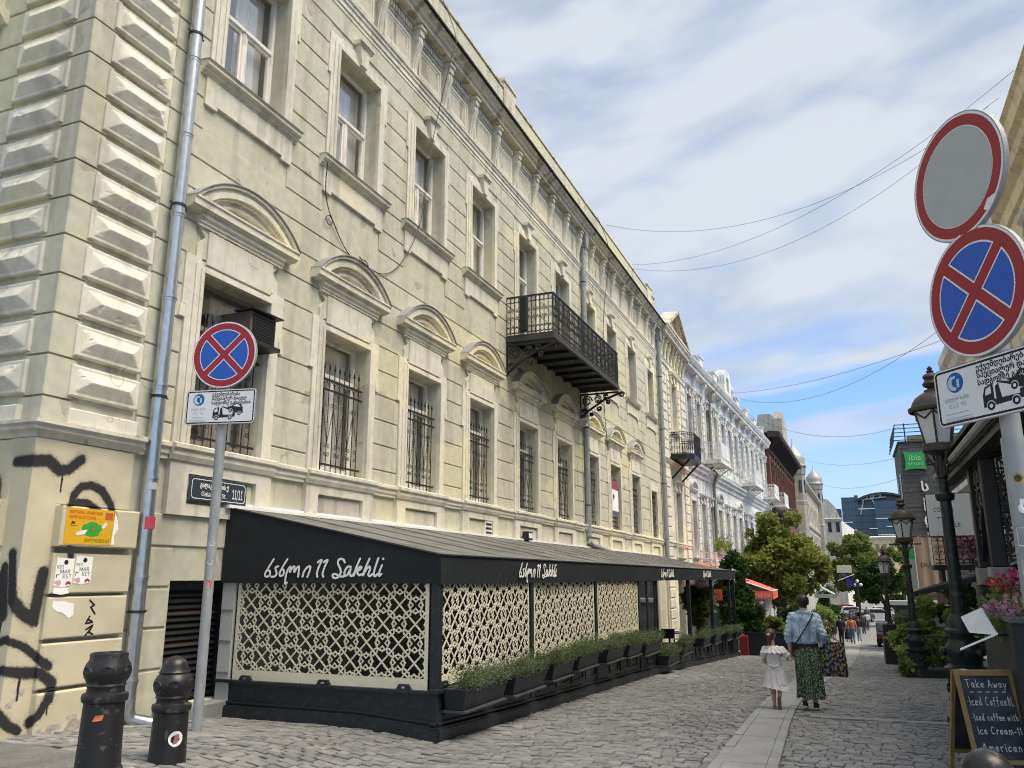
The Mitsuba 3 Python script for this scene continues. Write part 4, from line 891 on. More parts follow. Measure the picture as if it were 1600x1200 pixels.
# roof cloth and fascias
v = np.array([[FX + .02, 8.40, 2.38], [TX + .02, 8.40, ZT], [TX + .02, 34.0, ZT], [FX + .02, 34.0, 2.38]])
def roof_sheet():
    nu, nv = 60, 12
    s, t = np.meshgrid(np.linspace(0, 1, nu), np.linspace(0, 1, nv), indexing='ij')
    p = np.stack([FX + .02 + (SW) * t, 8.40 + 25.6 * s, 2.38 + (ZT - 2.38) * t + .012 * np.sin(t * math.pi) * np.sin(s * 61) - .02 * np.sin(t * math.pi)], -1).reshape(-1, 3)
    i, j = np.meshgrid(np.arange(nu - 1), np.arange(nv - 1), indexing='ij')
    q = np.stack([i * nv + j, (i + 1) * nv + j, (i + 1) * nv + j + 1, i * nv + j + 1], -1).reshape(-1, 4)
    return p, np.vstack([q[:, [0, 2, 1]], q[:, [0, 3, 2]]])
put('roof_cloth', roof_sheet(), 'awning_roof', ter, smooth=True)
for y in np.arange(9.6, 34, 1.22):
    put('roof_batten', M().tube(np.array([[FX + .05, y, 2.375], [TX, y, ZT - .004]]), .007, 6), 'awning_roof', ter)
put('wall_flashing', M().box(A, 8.3, 34.1, 2.36, 2.40, 0, .14).box(A, 8.3, 14.5, 2.40, 2.44, 0, .05), 'white_paint', ter)
def cloth_strip(fr, u0, u1, z1, z0, w, top=None):
    n, r = int((u1 - u0) * 9) + 2, 7
    us = np.linspace(u0, u1, n)
    pts = []
    for t in np.linspace(0, 1, r):
        zt = np.full(n, float(z1)) if top is None else np.interp(us, [u0, u1], top)
        pts.append(np.stack([us, zt + (z0 - zt) * t, w + .008 * np.sin(us * 3.1 + t * 2) * t + .010 * np.sin(us * 1.1) * t], 1))
    p = fr.at(np.vstack(pts))
    i, j = np.meshgrid(np.arange(r - 1), np.arange(n - 1), indexing='ij')
    q = np.stack([i * n + j, (i + 1) * n + j, (i + 1) * n + j + 1, i * n + j + 1], -1).reshape(-1, 4)
    return p, np.vstack([q[:, [0, 1, 2]], q[:, [0, 2, 3]]])
fa = put('awning_valance', cloth_strip(Fr, 8.40, 34.0, ZT, 1.42, .03), 'awning_cloth', ter, smooth=True)
fb = put('awning_valance', cloth_strip(Sd, .02, SW + .03, ZT, 1.43, .03, top=[2.375, ZT]), 'awning_cloth', ter, smooth=True)
put('valance_seam', M().tube(Fr.at(np.array([[8.4, ZT, .03], [34, ZT, .03]])), .017, 6).tube(Sd.at(np.array([[0, 2.38, .03], [SW + .03, ZT, .03]])), .017, 6), 'awning_cloth', ter)
nm = script_name(1.72)
sd = put('lettering', M().poly(Sd, affinity.translate(nm, 1.53, 1.60), .046, .050), 'text_white', fb)
ns = script_name(1.62)
for u in (11.55, 20.85, 27.0):
    put('lettering', M().poly(Fr, affinity.translate(affinity.scale(ns, 1, .93), u, 1.59), .046, .050), 'text_white', fa)
# floor and posts
flr = M()
n = 26
ys = np.linspace(8.5, 33.8, n)
for a, b in zip(ys[:-1], ys[1:]):
    z = min(.02, float(ground(TX, b)) + .14)
    flr.box(A, a, b, z - .5, z, .02, SW - .1)
put('floor', flr, 'terrace_floor', ter)
posts = [8.485, 11.39, 14.66, 17.95, 19.75, 24.05, 28.2, 32.4, 33.75]
for q, u in enumerate(posts):
    z0 = float(ground(TX, u)) - .1
    put('post', M().box(Fr, u - .05, u + .05, z0, 1.70, -.095, .006, .008), 'black_wood', ter)
put('post', M().box(A, 8.5, 8.6, -.3, 2.2, .02, .12), 'black_wood', ter)
put('header_beam', M().box(Fr, 8.45, 33.7, 1.48, 1.60, -.10, -.02).box(Sd, .05, SW - .08, 1.48, 1.60, -.1, -.02), 'black_wood', ter)
put('end_screen', M().box(Frame(FX, 33.9, 0, 90), .1, SW - .1, 1.5, 1.72, -.02, .02), 'awning_cloth', ter)


def heart_lattice(u0, u1, z0, z1, border, zb):
    """Cut-out screen: crossing bars with double squares and rings at every other crossing, hearts between."""
    a, c = .42, .21                                  # across, and half of it: rows are staggered
    w = .0088
    ins = sbox(u0 + border, z0 + zb, u1 - border, z1 - .01)
    parts = []
    nu, nz = int((u1 - u0) / c) + 3, int((z1 - z0) / c) + 3
    for j in range(-1, nz):
        for i in range(-1, nu):
            x, z = u0 + i * c, z0 + zb - .05 + j * c
            if (i + j) % 2 == 0:
                parts.append(Point(x, z).buffer(.092, 10).difference(Point(x, z).buffer(.077, 10)))
                for ox, oz in ((.066, 0), (-.066, 0), (0, .066), (0, -.066)):
                    q = Polygon([(x + ox - .040, z + oz), (x + ox, z + oz - .040), (x + ox + .040, z + oz), (x + ox, z + oz + .040)])
                    parts.append(q.difference(q.buffer(-.0125, join_style=2)))
            else:
                for d in ((1, 1), (1, -1)):
                    parts.append(LineString([(x - .118 * d[0], z - .118 * d[1]), (x + .118 * d[0], z + .118 * d[1])]).buffer(w, cap_style=2))
                for s1 in (-1, 1):                   # shoulders of the hearts
                    for s2 in (-1, 1):
                        parts.append(LineString([(x + s1 * .145, z + s2 * .105), (x + s1 * .115, z + s2 * .125), (x + s1 * .09, z + s2 * .145)]).buffer(w * .95))
                        parts.append(LineString([(x + s1 * .145, z + s2 * .105), (x + s1 * .150, z + s2 * .06)]).buffer(w * .8))
                        parts.append(LineString([(x + s1 * .09, z + s2 * .145), (x + s1 * .06, z + s2 * .150)]).buffer(w * .8))
    pat = unary_union(parts).intersection(ins)
    frame = sbox(u0, z0, u1, z1).difference(ins)
    return unary_union([pat, frame]).buffer(0)


for fr, u0, u1, zl, lab in ((Sd, .26, SW - .13, .285, 0), (Fr, 8.47, 11.30, .32, 1), (Fr, 11.50, 14.56, .37, 1), (Fr, 14.78, 17.86, .37, 1)):
    lat = put('lattice_screen', M().poly(fr, heart_lattice(u0, u1, zl, 1.50, .045, .115), -.026, -.015), 'lattice_paint', ter)
    for q in ((u0 + .22, (u0 + u1) / 2, u1 - .28) if lab == 0 else (u0 + .12, u1 - .3)):
        put('clip', M().poly(fr, Polygon([(q - .1, zl - .01), (q + .1, zl - .01), (q + .06, zl + .055), (q - .06, zl + .055)]), -.015, .02), 'black_wood', lat)
        put('bolt', M().box(fr, q - .02, q + .02, zl + .012, zl + .032, .02, .028), 'zinc_pipe', lat)
put('side_strip', M().box(Sd, .02, .22, .0, 1.45, -.04, .0, .005), plain(.42, .43, .40), ter)
for z in (.35, .72, 1.09):
    put('strip_joint', M().box(Sd, .04, .21, z, z + .02, 0, .012), plain(.18, .18, .17), ter)
# dado, plinth and mouldings that follow the slope
def sloped(fr, u0, u1, top, bot, w0, w1, gx=None):
    """A board whose top and bottom are functions of u."""
    n = max(2, int((u1 - u0) / 1.0))
    us = np.linspace(u0, u1, n + 1)
    mm = M()
    for a, b in zip(us[:-1], us[1:]):
        p = np.array([[a, bot(a), w0], [b, bot(b), w0], [b, top(b), w0], [a, top(a), w0], [a, bot(a), w1], [b, bot(b), w1], [b, top(b), w1], [a, top(a), w1]])
        mm.add(fr.at(p), BOXF)
    return mm
gF = lambda u: float(ground(TX, u))
gS = lambda u: float(ground(FX + u, 8.43))
toF = lambda u: np.interp(u, [8.4, 17.9, 18.0, 19.7, 33.8], [.30, .34, -.02, -.05, -.60])
put('dado', sloped(Fr, 8.44, 33.75, lambda u: toF(u) - .03, lambda u: gF(u) - .12, -.06, -.015), 'black_wood', ter)
put('dado', sloped(Sd, .05, SW - .05, lambda u: .255, lambda u: gS(u) - .12, -.06, -.015), 'black_wood', ter)
put('sill_rail', sloped(Fr, 8.36, 33.8, toF, lambda u: toF(u) - .035, -.08, .05), 'black_wood', ter)
put('sill_rail', sloped(Sd, .04, SW + .04, lambda u: .285, lambda u: .25, -.08, .05), 'black_wood', ter)
for fr, u0, u1, g in ((Fr, 8.36, 33.8, gF), (Sd, .03, SW + .04, gS)):
    put('plinth', sloped(fr, u0 + (.03 if fr is Fr else 0), u1, lambda u: g(u) + .125, lambda u: g(u) - .15, -.05, .065), 'black_wood', ter)
    put('plinth_moulding', sloped(fr, u0, u1, lambda u: g(u) + .145, lambda u: g(u) + .126, -.05, .05).add(*sloped(fr, u0, u1, lambda u: g(u) + .19, lambda u: g(u) + .168, -.05, .018).mesh()), 'black_wood', ter)
u = 8.62
while u < 33:
    wdt = .62
    if min(abs(u + wdt / 2 - p) for p in posts) > .36:
        z1, z0 = toF(u + .3) - .10, gF(u + .3) + .26
        if z1 - z0 > .08:
            put('dado_panel', M().poly(Fr, sbox(u, z0, u + wdt, z1).difference(sbox(u + .035, z0 + .035, u + wdt - .035, z1 - .035)), -.015, .004), 'black_wood', ter)
    u += .76
# glazed door and the open part
gd = put('glazed_door', M().poly(Fr, sbox(18.02, -.05, 19.68, 1.50).difference(sbox(18.12, .05, 18.80, 1.42)).difference(sbox(18.90, .05, 19.58, 1.42)), -.06, -.02), 'black_wood', ter)
for a, b in ((18.12, 18.80), (18.90, 19.58)):
    put('pane', (Fr.at(np.array([[a, .05, -.04], [b, .05, -.04], [b, 1.42, -.04], [a, 1.42, -.04]])), np.array([[0, 1, 2], [0, 2, 3]])), 'glass', gd)
put('partition', M().box(Frame(FX, 19.85, 0, 90), .6, 2.2, -.4, 1.6, 0, .04).box(Frame(FX, 19.85, 0, 90), 2.2, SW - .05, 1.38, 1.6, 0, .04), 'black_wood', ter)

# planters hung along the front
def leaf_cards(n, pts, size, aspect=.45, up=.3):
    """Leaves: two triangles each, bent along the midrib, at the given points."""
    d = rng.normal(size=(n, 3)); d[:, 2] = d[:, 2] * .7 + up
    d /= np.linalg.norm(d, axis=1, keepdims=True)
    s = np.cross(d, rng.normal(size=(n, 3))); s /= np.linalg.norm(s, axis=1, keepdims=True)
    L = size * rng.uniform(.65, 1.3, (n, 1))
    v = np.stack([pts, pts + d * L * .5 + s * L * aspect * .5, pts + d * L, pts + d * L * .5 - s * L * aspect * .5], 1).reshape(-1, 3)
    i = np.arange(n)[:, None] * 4
    return v, np.vstack([i + [0, 1, 2], i + [0, 2, 3]])


pls = [(8.50, 9.72, .30, 'first from the corner'), (9.95, 11.15, .28, 'second from the corner'), (11.42, 12.38, .30, 'third from the corner, with dry brown tufts'), (12.62, 13.75, .32, 'fourth from the corner'), (14.25, 15.45, .28, 'fifth from the corner, under the third screen'),
       (15.75, 16.85, .24, 'sixth from the corner, at the glazed door post'), (17.1, 18.6, .16, 'in front of the glazed door'), (19.3, 20.6, -.24, 'hung lowest, just past the glazed door'), (21.2, 22.5, -.16, 'first of those along the open part'), (24.2, 25.5, -.18, 'second along the open part'), (26.3, 27.6, -.26, 'third along the open part'), (29.0, 30.3, -.34, 'fourth along the open part'), (31.2, 32.6, -.42, 'last before the terrace end')]
for q, (a, b, zt, lab) in enumerate(pls):
    t = thing('window_box', 'black herb box on the terrace front, ' + lab, 'planter', 'herb boxes along the terrace front')
    w0, w1, h = .05, .32, .22
    ms = M()
    p = np.array([[a + .05, zt - h, w0], [b - .05, zt - h, w0], [b, zt, w0], [a, zt, w0], [a + .05, zt - h, w1 - .06], [b - .05, zt - h, w1 - .06], [b, zt, w1], [a, zt, w1]])
    ms.add(Fr.at(p), BOXF[2:]) ; ms.box(Fr, a - .012, b + .012, zt - .02, zt + .006, w1 - .012, w1 + .012, .004)
    put('box', ms, 'black_wood', t)
    put('bracket', M().box(Fr, a + .03, b - .03, zt - h - .03, zt - h - .004, .02, w1 - .01, .006), plain(.055, .058, .06), t)
    put('soil', M().box(Fr, a + .02, b - .02, zt - .06, zt - .03, w0 + .02, w1 - .03), plain(.03, .02, .015), t)
    nst = int(190 * (b - a))
    base = np.stack([rng.uniform(a + .07, b - .07, nst), np.full(nst, zt - .03), rng.uniform(w0 + .02, w1 + .03, nst)], 1)
    mound = np.clip(1.25 - ((base[:, 0] - (a + b) / 2) / ((b - a) / 2)) ** 4, .25, 1)
    hgt = rng.uniform(.09, .25, nst) * mound * (.6 + .8 * meshkit.noise(np.stack([base[:, 0] * 4, base[:, 2] * 5, base[:, 0] * 0 + q], -1)))
    lean = rng.normal(0, .05, (nst, 2)) + np.array([0, .04])
    P = []
    for tt in np.linspace(.15, 1, 9):
        P.append(np.column_stack([base[:, 0] + lean[:, 0] * tt, base[:, 1] + hgt * tt, base[:, 2] + lean[:, 1] * tt]))
    P = Fr.at(np.vstack(P))
    P = np.repeat(P, 2, 0) + rng.normal(0, .006, (len(P) * 2, 3))
    put('foliage', leaf_cards(len(P), P, .046, .26, .4), 'leaf_herb', t)

# tables, a chair and shrubs seen in the open part
for q, (x, y) in enumerate(((-5.3, 21.6), (-5.4, 26.2))):
    t = thing('cafe_table', ('small dark wooden cafe table behind the lowest window box', 'dark cafe table farther along the open terrace')[q], 'table')
    z = float(ground(TX, y)) + .14
    put('top', M().box(WORLD, x - .4, x + .4, z + .70, z + .74, -y - .4, -y + .4, .01), 'old_wood', t)
    put('leg', M().lathe(x, y, [(.2, 0), (.2, .02), (.035, .05), (.03, .7)], 12, z), 'iron', t)
    c = thing('cafe_chair', ('dark cafe chair beside the nearer terrace table', 'dark cafe chair beside the farther terrace table')[q], 'chair')
    cx = x + .15; cy = y - .75
    put('seat', M().box(WORLD, cx - .2, cx + .2, z + .44, z + .47, -cy - .2, -cy + .2, .01), 'black_wood', c)
    put('backrest', M().box(WORLD, cx - .2, cx + .2, z + .6, z + .88, -cy + .17, -cy + .2, .01).box(WORLD, cx - .2, cx - .17, z + .44, z + .6, -cy + .17, -cy + .2).box(WORLD, cx + .17, cx + .2, z + .44, z + .6, -cy + .17, -cy + .2), 'black_wood', c)
    for sx in (-.18, .15):
        for sy in (-.18, .15):
            put('leg', M().box(WORLD, cx + sx, cx + sx + .03, z, z + .44, -cy + sy, -cy + sy + .03), 'black_wood', c)
# ------------------------------------------------------------------ pedimented house and white house
def simple_window(fr, u0, u1, z0, z1, parent, wood='window_wood', surround='trim_plaster', hood=None, d=-.2):
    t = .06
    mm = M().poly(fr, sbox(u0, z0, u1, z1).difference(unary_union([sbox(u0 + t, z0 + t, (u0 + u1) / 2 - .04, z0 + (z1 - z0) * .68), sbox((u0 + u1) / 2 + .04, z0 + t, u1 - t, z0 + (z1 - z0) * .68), sbox(u0 + t, z0 + (z1 - z0) * .72, u1 - t, z1 - t)])), d - .04, d)
    k = put('window', mm, wood, parent)
    g = d - .02
    put('pane', (fr.at(np.array([[u0, z0, g], [u1, z0, g], [u1, z1, g], [u0, z1, g]])), np.array([[0, 1, 2], [0, 2, 3]])), 'glass', k)
    s = M().poly(fr, sbox(u0 - .16, z0, u1 + .16, z1 + .2).difference(sbox(u0, z0 - 1, u1, z1)), 0, .06).poly(fr, sbox(u0 - .08, z0, u1 + .08, z1 + .08).difference(sbox(u0, z0 - 1, u1, z1)), .06, .085)
    put('surround', s, surround, k)
    put('sill', M().run(fr, [(0, z0 - .14), (.08, z0 - .12), (.16, z0 - .05), (.17, z0 - .005), (0, z0)], u0 - .24, u1 + .24), surround, k)
    c, hw = (u0 + u1) / 2, (u1 - u0) / 2 + .24
    if hood == 'arch':
        h = M().run(fr, [(0, z1 + .42), (.14, z1 + .45), (.2, z1 + .55), (.2, z1 + .6), (0, z1 + .62)], c - hw, c + hw)
        h.poly(fr, Polygon(arc(c, z1 + .60, hw, 0, 180, 18, hw * .62)).difference(Polygon(arc(c, z1 + .60, hw - .14, 0, 180, 18, hw * .62 - .14))), 0, .2).box(fr, c - hw + .1, c + hw - .1, z1 + .22, z1 + .42, 0, .05)
        put('hood', h, surround, k)
    elif hood == 'bar':
        h = M().run(fr, [(0, z1 + .3), (.1, z1 + .32), (.2, z1 + .42), (.22, z1 + .5), (0, z1 + .54)], c - hw, c + hw).box(fr, c - .14, c + .14, z1 + .05, z1 + .3, 0, .14)
        for sd in (-1, 1):
            h.box(fr, c + sd * (hw - .12) - .06, c + sd * (hw - .12) + .06, z1 + .02, z1 + .3, 0, .12)
        put('hood', h, surround, k)
    return k


def quoin_strip(fr, u0, u1, z0, z1, parent, bsdf, name='pilaster', pitch=.4365, w=.07):
    p = put(name, M().box(fr, u0, u1, z0, z1, -.02, w - .045), bsdf, parent)
    z = z0
    while z + pitch < z1:
        put('pilaster_stone', M().box(fr, u0 - .01, u1 + .01, z + .025, z + pitch - .025, -.02, w, .02), bsdf, p)
        z += pitch
    return p


pd = thing('pedimented_house', 'narrow cream house with a triangular pediment and black bow fronted balcony', 'building')
P = Frame(FX + .08, END, 0, 0)
hl = sbox(0, -3, 6.05, 12.9).difference(unary_union([sbox(2.3, 8.2, 3.5, 10.6), sbox(2.3, 2.4, 3.6, 5.4), sbox(2.2, -3, 3.7, 1.5)]))
pwall = put('wall', M().poly(P, hl, -.36, 0).box(P, 0, .3, -3, 12.9, -8, -.36).box(P, 5.75, 6.05, -3, 12.9, -8, -.36), 'trim_plaster', pd)
put('back_room', M().box(P, .3, 5.75, -3, 12.8, -3.2, -3), 'room_plaster', pd)
simple_window(P, 2.3, 3.5, 8.2, 10.6, pd, hood='bar')
simple_window(P, 2.3, 3.6, 2.4, 5.4, pd, hood='bar')
for a, b in ((.1, 1.15), (4.85, 5.95)):
    quoin_strip(P, a, b, -2.0, 11.1, pd, 'trim_plaster')
for a, b in ((1.55, 1.95), (4.0, 4.4)):
    quoin_strip(P, a, b, 6.9, 11.1, pd, 'trim_plaster', pitch=.33, w=.055)
put('string_course', M().run(P, bandp, 0, 6.05).run(P, [(0, 6.5), (.12, 6.55), (.2, 6.7), (0, 6.75)], 0, 6.05), 'trim_plaster', pd)
put('entablature', M().run(P, [(0, 11.12), (.08, 11.2), (.08, 11.31), (.13, 11.43), (0, 11.46)], 0, 6.05).run(P, [(0, 12.45), (.14, 12.5), (.36, 12.52), (.36, 12.62), (.46, 12.74), (.46, 12.8), (0, 12.86)], -.05, 6.15), 'trim_plaster', pd)
for q in range(8):
    put('bracket', M().run(P, cons, .35 + q * .76 - .10, .35 + q * .76 + .10), 'frieze_plaster', pd)
tri = Polygon([(-.05, 12.86), (6.15, 12.86), (3.05, 14.4)])
put('pediment', M().poly(P, tri, -.3, .12).poly(P, tri.difference(tri.buffer(-.30, join_style=2)), .12, .34).poly(P, tri.difference(tri.buffer(-.14, join_style=2)), .34, .48), 'frieze_plaster', pd)
put('roof', M().box(P, 0, 6.05, 12.9, 12.95, -8, -.3), 'zinc_roof', pd)
bb = key_for('balcony', pd)
bx0, bx1, bwid, bz = 1.6, 4.4, 1.05, 7.05
plan = Polygon([(bx0, 0), (bx0, .7), (bx0 + .5, bwid), (bx1 - .5, bwid), (bx1, .7), (bx1, 0)])
def slab(fr, pg, z0, z1):
    m = trimesh.creation.extrude_polygon(pg, z1 - z0, engine='earcut')
    v = np.array(m.vertices)
    return fr.at(np.stack([v[:, 0], z0 + v[:, 2], v[:, 1]], 1)), np.asarray(m.faces)[:, ::-1]
scene[bb] = mikit.ply(slab(P, plan, bz - .25, bz), 'dark_metal_paint')
g = M()
ring = np.array(plan.exterior.coords)[::-1][:-1]
ring = np.array([(bx0, 0), (bx0, .7), (bx0 + .5, bwid), (bx1 - .5, bwid), (bx1, .7), (bx1, 0)])
for a, b in zip(ring[:-1], ring[1:]):
    L = np.hypot(*(b - a)); n = max(3, int(L / .11))
    for t in np.arange(n) / n:
        u, w = a + (b - a) * t
        g.tube(P.at(np.array([[u, bz, w], [u, bz + 1.0, w]])), .012, 4, cap=False)
        u2, w2 = a + (b - a) * (t + .5 / n)
        for zc in (.28, .62):
            g.tube(P.at(np.array([[u2 + .04 * math.cos(x) * (b - a)[0] / L, bz + zc + .07 * math.sin(x), w2 + .04 * math.cos(x) * (b - a)[1] / L] for x in np.linspace(0, 6.28, 8)])), .008, 4, cap=False)
    for z in (.03, .9, 1.0):
        g.tube(P.at(np.array([[a[0], bz + z, a[1]], [b[0], bz + z, b[1]]])), .02, 5)
put('railing', g, 'iron', bb)
put('strut', M().tube(P.at(np.array([[bx0 + .3, bz - 1.1, 0], [bx0 + .3, bz - .25, bwid - .2]])), .045, 6).tube(P.at(np.array([[bx1 - .3, bz - 1.1, 0], [bx1 - .3, bz - .25, bwid - .2]])), .045, 6), 'iron', bb)

# --- the long white house
wh = thing('white_house', 'long ornate white stucco house with peeling cornice and white iron balconies, beyond the pedimented house', 'building')
W = Frame(FX, END + 6.05, 0, 2.4)
WL = 31.6
wb = [1.25 + 2.42 * k for k in range(13)]
op = []
for k, u in enumerate(wb):
    op += [sbox(u - .52, 7.95 if k in (2, 9) else 8.5, u + .52, 11.05), sbox(u - .55, 2.5, u + .55, 5.4), sbox(u - .62, -4, u + .62, 1.0)]
wwall = put('wall', M().poly(W, sbox(0, -5, WL, 13.2).difference(unary_union(op)), -.36, 0).box(W, 0, .3, -5, 13.2, -9, -.36).box(W, WL - .3, WL, -5, 13.2, -9, -.36), 'white_stucco', wh)
put('back_room', M().box(W, .3, WL - .3, -5, 13.1, -3.2, -3).box(W, .3, WL - .3, 6.6, 6.9, -3, -.37), 'room_plaster', wh)
for k, u in enumerate(wb):
    simple_window(W, u - .52, u + .52, 7.95 if k in (2, 9) else 8.5, 11.05, wh, surround='white_stucco', hood='bar')
    simple_window(W, u - .55, u + .55, 2.5, 5.4, wh, surround='white_stucco', hood='arch' if k % 3 == 0 else 'bar')
    s = put('shopfront', M().poly(W, sbox(u - .62, -4, u + .62, 1.0).difference(sbox(u - .54, -4, u + .54, .9)), -.3, -.2), 'old_wood', wh)
    put('pane', (W.at(np.array([[u - .54, -4, -.25], [u + .54, -4, -.25], [u + .54, .9, -.25], [u - .54, .9, -.25]])), np.array([[0, 1, 2], [0, 2, 3]])), 'glass', s)
    if k < 12:
        quoin_strip(W, u + 1.02, u + 1.40, 7.9, 11.3, wh, 'white_stucco', pitch=.36, w=.09)
        quoin_strip(W, u + .98, u + 1.44, 1.6, 6.3, wh, 'white_stucco', pitch=.40, w=.08)
        put('console', M().run(W, [(0, 11.5), (.06, 11.45), (.1, 11.7), (.2, 12.0), (.32, 12.2), (.34, 12.35), (0, 12.35)], u + 1.05, u + 1.37), 'white_stucco', wh)
put('middle_cornice', M().run(W, [(0, 6.75), (.08, 6.78), (.1, 7.0), (.22, 7.06), (.24, 7.2), (.34, 7.28), (.36, 7.38), (0, 7.46)], 0, WL).run(W, [(0, 7.7), (.07, 7.72), (.09, 7.85), (0, 7.9)], 0, WL).run(W, [(0, 1.25), (.15, 1.3), (.2, 1.5), (0, 1.55)], 0, WL), 'white_stucco', wh)
put('top_cornice', M().run(W, [(0, 11.3), (.07, 11.32), (.1, 11.46), (0, 11.5)], 0, WL).run(W, [(0, 12.35), (.16, 12.38), (.38, 12.44), (.38, 12.58), (.46, 12.66), (.54, 12.84), (.56, 12.92), (0, 13.02)], 0, WL), 'white_stucco', wh)
put('parapet', M().box(W, 0, WL, 13.0, 13.55, -.3, .0).run(W, [(-.34, 13.55), (.06, 13.55), (.06, 13.62), (-.34, 13.66)], 0, WL), 'white_stucco', wh)
for u in (1.0, 5.2, 9.4, 17.8, 22.0, 26.2, 30.4):
    put('parapet_pier', M().box(W, u - .5, u + .5, 13.0, 14.0, -.38, .08, .02).run(W, [(-.4, 14.0), (.14, 14.0), (.14, 14.1), (-.4, 14.14)], u - .56, u + .56), 'white_stucco', wh)
dm = put('dormer', M().poly(W, Polygon([(12.4, 13.0), (14.9, 13.0), (14.9, 14.5)] + arc(13.65, 14.5, 1.25, 0, 180, 14, .75) + [(12.4, 14.5)]).difference(sbox(13.2, 13.7, 14.1, 14.7)), -.5, .12).box(W, 12.4, 14.9, 13, 14.4, -2.5, -.5), 'white_stucco', wh)
put('urn', M().lathe(*W.at(np.array([15.3, 0, 0.])).tolist()[:2], [(.15, 13.6), (.1, 13.8), (.24, 14.1), (.22, 14.35), (.08, 14.5), (.05, 14.7), (0, 14.75)], 12), 'white_stucco', dm, smooth=40)
put('roof', M().box(W, 0, WL, 13.1, 13.15, -9, -.3), 'zinc_roof', wh)
k = thing('rainwater_pipe', 'rusty dark rainwater pipe down the near part of the white house', 'drainpipe')
put('shaft', M().tube(W.at(np.array([[6.35, 12.3, .5], [6.35, 11.7, .16], [6.35, 7.6, .16], [6.35, 7.3, .4], [6.35, 6.7, .18], [6.35, .5, .18]])), .09, 10), 'old_wood', k, smooth=50)
put('hopper', M().box(W, 6.18, 6.52, 11.6, 12.1, .1, .42, .02), 'old_wood', k)
def white_balcony(u0, u1, z, lab_panel):
    b = key_for('balcony', wh)
    scene[b] = mikit.ply(M().box(W, u0, u1, z - .16, z, 0, 1.0, .02).box(W, u0 - .04, u1 + .04, z - .22, z - .16, 0, 1.05).mesh(), 'white_stucco')
    r = railing(W, u0 + .03, u1 - .03, z, 1.0, int((u1 - u0) / .2), .96, .012)
    for uu in (u0 + .03, u1 - .03):
        gg = railing(Frame(*W.at(np.array([uu, 0, 0.]))[:2], 0, 92.4), .0, .94, z, 1.0, 5, 0, .012)
        r.add(*gg.mesh())
    put('railing', r, 'white_paint', b)
    for uu in (u0 + .15, u1 - .15):
        g = M()
        e = Frame(*W.at(np.array([uu, 0, 0.]))[:2], 0, 92.4)
        g.tube(e.at(np.array([[.03, z - .95, 0], [.4, z - .6, 0], [.95, z - .24, 0]])), .035, 6)
        for c, zz, rr in ((.25, z - .42, .16), (.58, z - .36, .11), (.2, z - .74, .1)):
            iron(g, e, scroll(c, zz, rr, 1.6, 0, 1, 18), 0, .02)
        put('scroll_bracket', g, 'white_paint', b)
    return b
b = white_balcony(4.6, 7.6, 7.95, 1)
put('panel', M().box(W, 4.7, 7.5, 8.1, 8.9, .97, 1.0), 'white_stucco', b)
white_balcony(17.5, 21.2, 7.95, 0)
white_balcony(28.2, 31.0, 7.95, 0)
b = white_balcony(1.7, 5.6, 1.75, 0)
tr = [('window_trough', 'left grey trough of green plants on the low white balcony above the terrace roof', 2.0), ('window_trough', 'right grey trough of green plants on the low white balcony above the terrace roof', 3.9)]
for nme, lab, u in tr:
    t = thing(nme, lab, 'planter', 'flower troughs on the white balcony')
    put('box', M().box(W, u, u + 1.5, 2.62, 2.86, .82, 1.12, .02), plain(.22, .22, .21), t)
    pts = W.at(np.column_stack([rng.uniform(u, u + 1.5, 500), 2.86 + rng.gamma(2, .10, 500), rng.uniform(.8, 1.15, 500)]))
    put('foliage', leaf_cards(500, pts, .16), 'leaf_hedge', t)

# ------------------------------------------------------------------ farther houses on the left
rd = thing('brick_house', 'dark red brick house with deep dark bracketed eaves, past the white house', 'building')
Q = Frame(-5.75, 73.4, 0, 1.2)
ops = []
for k in range(10):
    u = 1.6 + k * 2.3
    ops += [sbox(u - .5, 8.6, u + .5, 11.4), sbox(u - .5, 2.0, u + .5, 5.6)]
put('wall', M().poly(Q, sbox(0, -5, 24, 13.4).difference(unary_union(ops)), -.4, 0).box(Q, 0, .3, -5, 13.4, -9, -.4).box(Q, 23.7, 24, -5, 13.4, -9, -.4), 'brick_red', rd)
put('back_room', M().box(Q, .3, 23.7, -5, 13, -2.6, -2.4), 'room_plaster', rd)
for k in range(10):
    u = 1.6 + k * 2.3
    for z0, z1 in ((8.6, 11.4), (2.0, 5.6)):
        w_ = put('window', M().poly(Q, sbox(u - .5, z0, u + .5, z1).difference(unary_union([sbox(u - .44, z0 + .06, u - .03, z1 - .06), sbox(u + .03, z0 + .06, u + .44, z1 - .06)])), -.3, -.25), 'old_wood', rd)
        put('pane', (Q.at(np.array([[u - .5, z0, -.28], [u + .5, z0, -.28], [u + .5, z1, -.28], [u - .5, z1, -.28]])), np.array([[0, 1, 2], [0, 2, 3]])), 'glass', w_)
        put('surround', M().poly(Q, sbox(u - .68, z0 - .15, u + .68, z1 + .25).difference(sbox(u - .5, z0, u + .5, z1)), 0, .1), 'brick_red', w_)
    put('pilaster', M().box(Q, u + .98, u + 1.32, 7.4, 12.0, 0, .14), 'brick_red', rd)
    for q in range(2):
        put('bracket', M().run(Q, [(0, 12.4), (.12, 12.4), (.8, 13.3), (.8, 13.42), (0, 13.42)], u - .9 + q * 1.15, u - .76 + q * 1.15), 'dark_eave', rd)
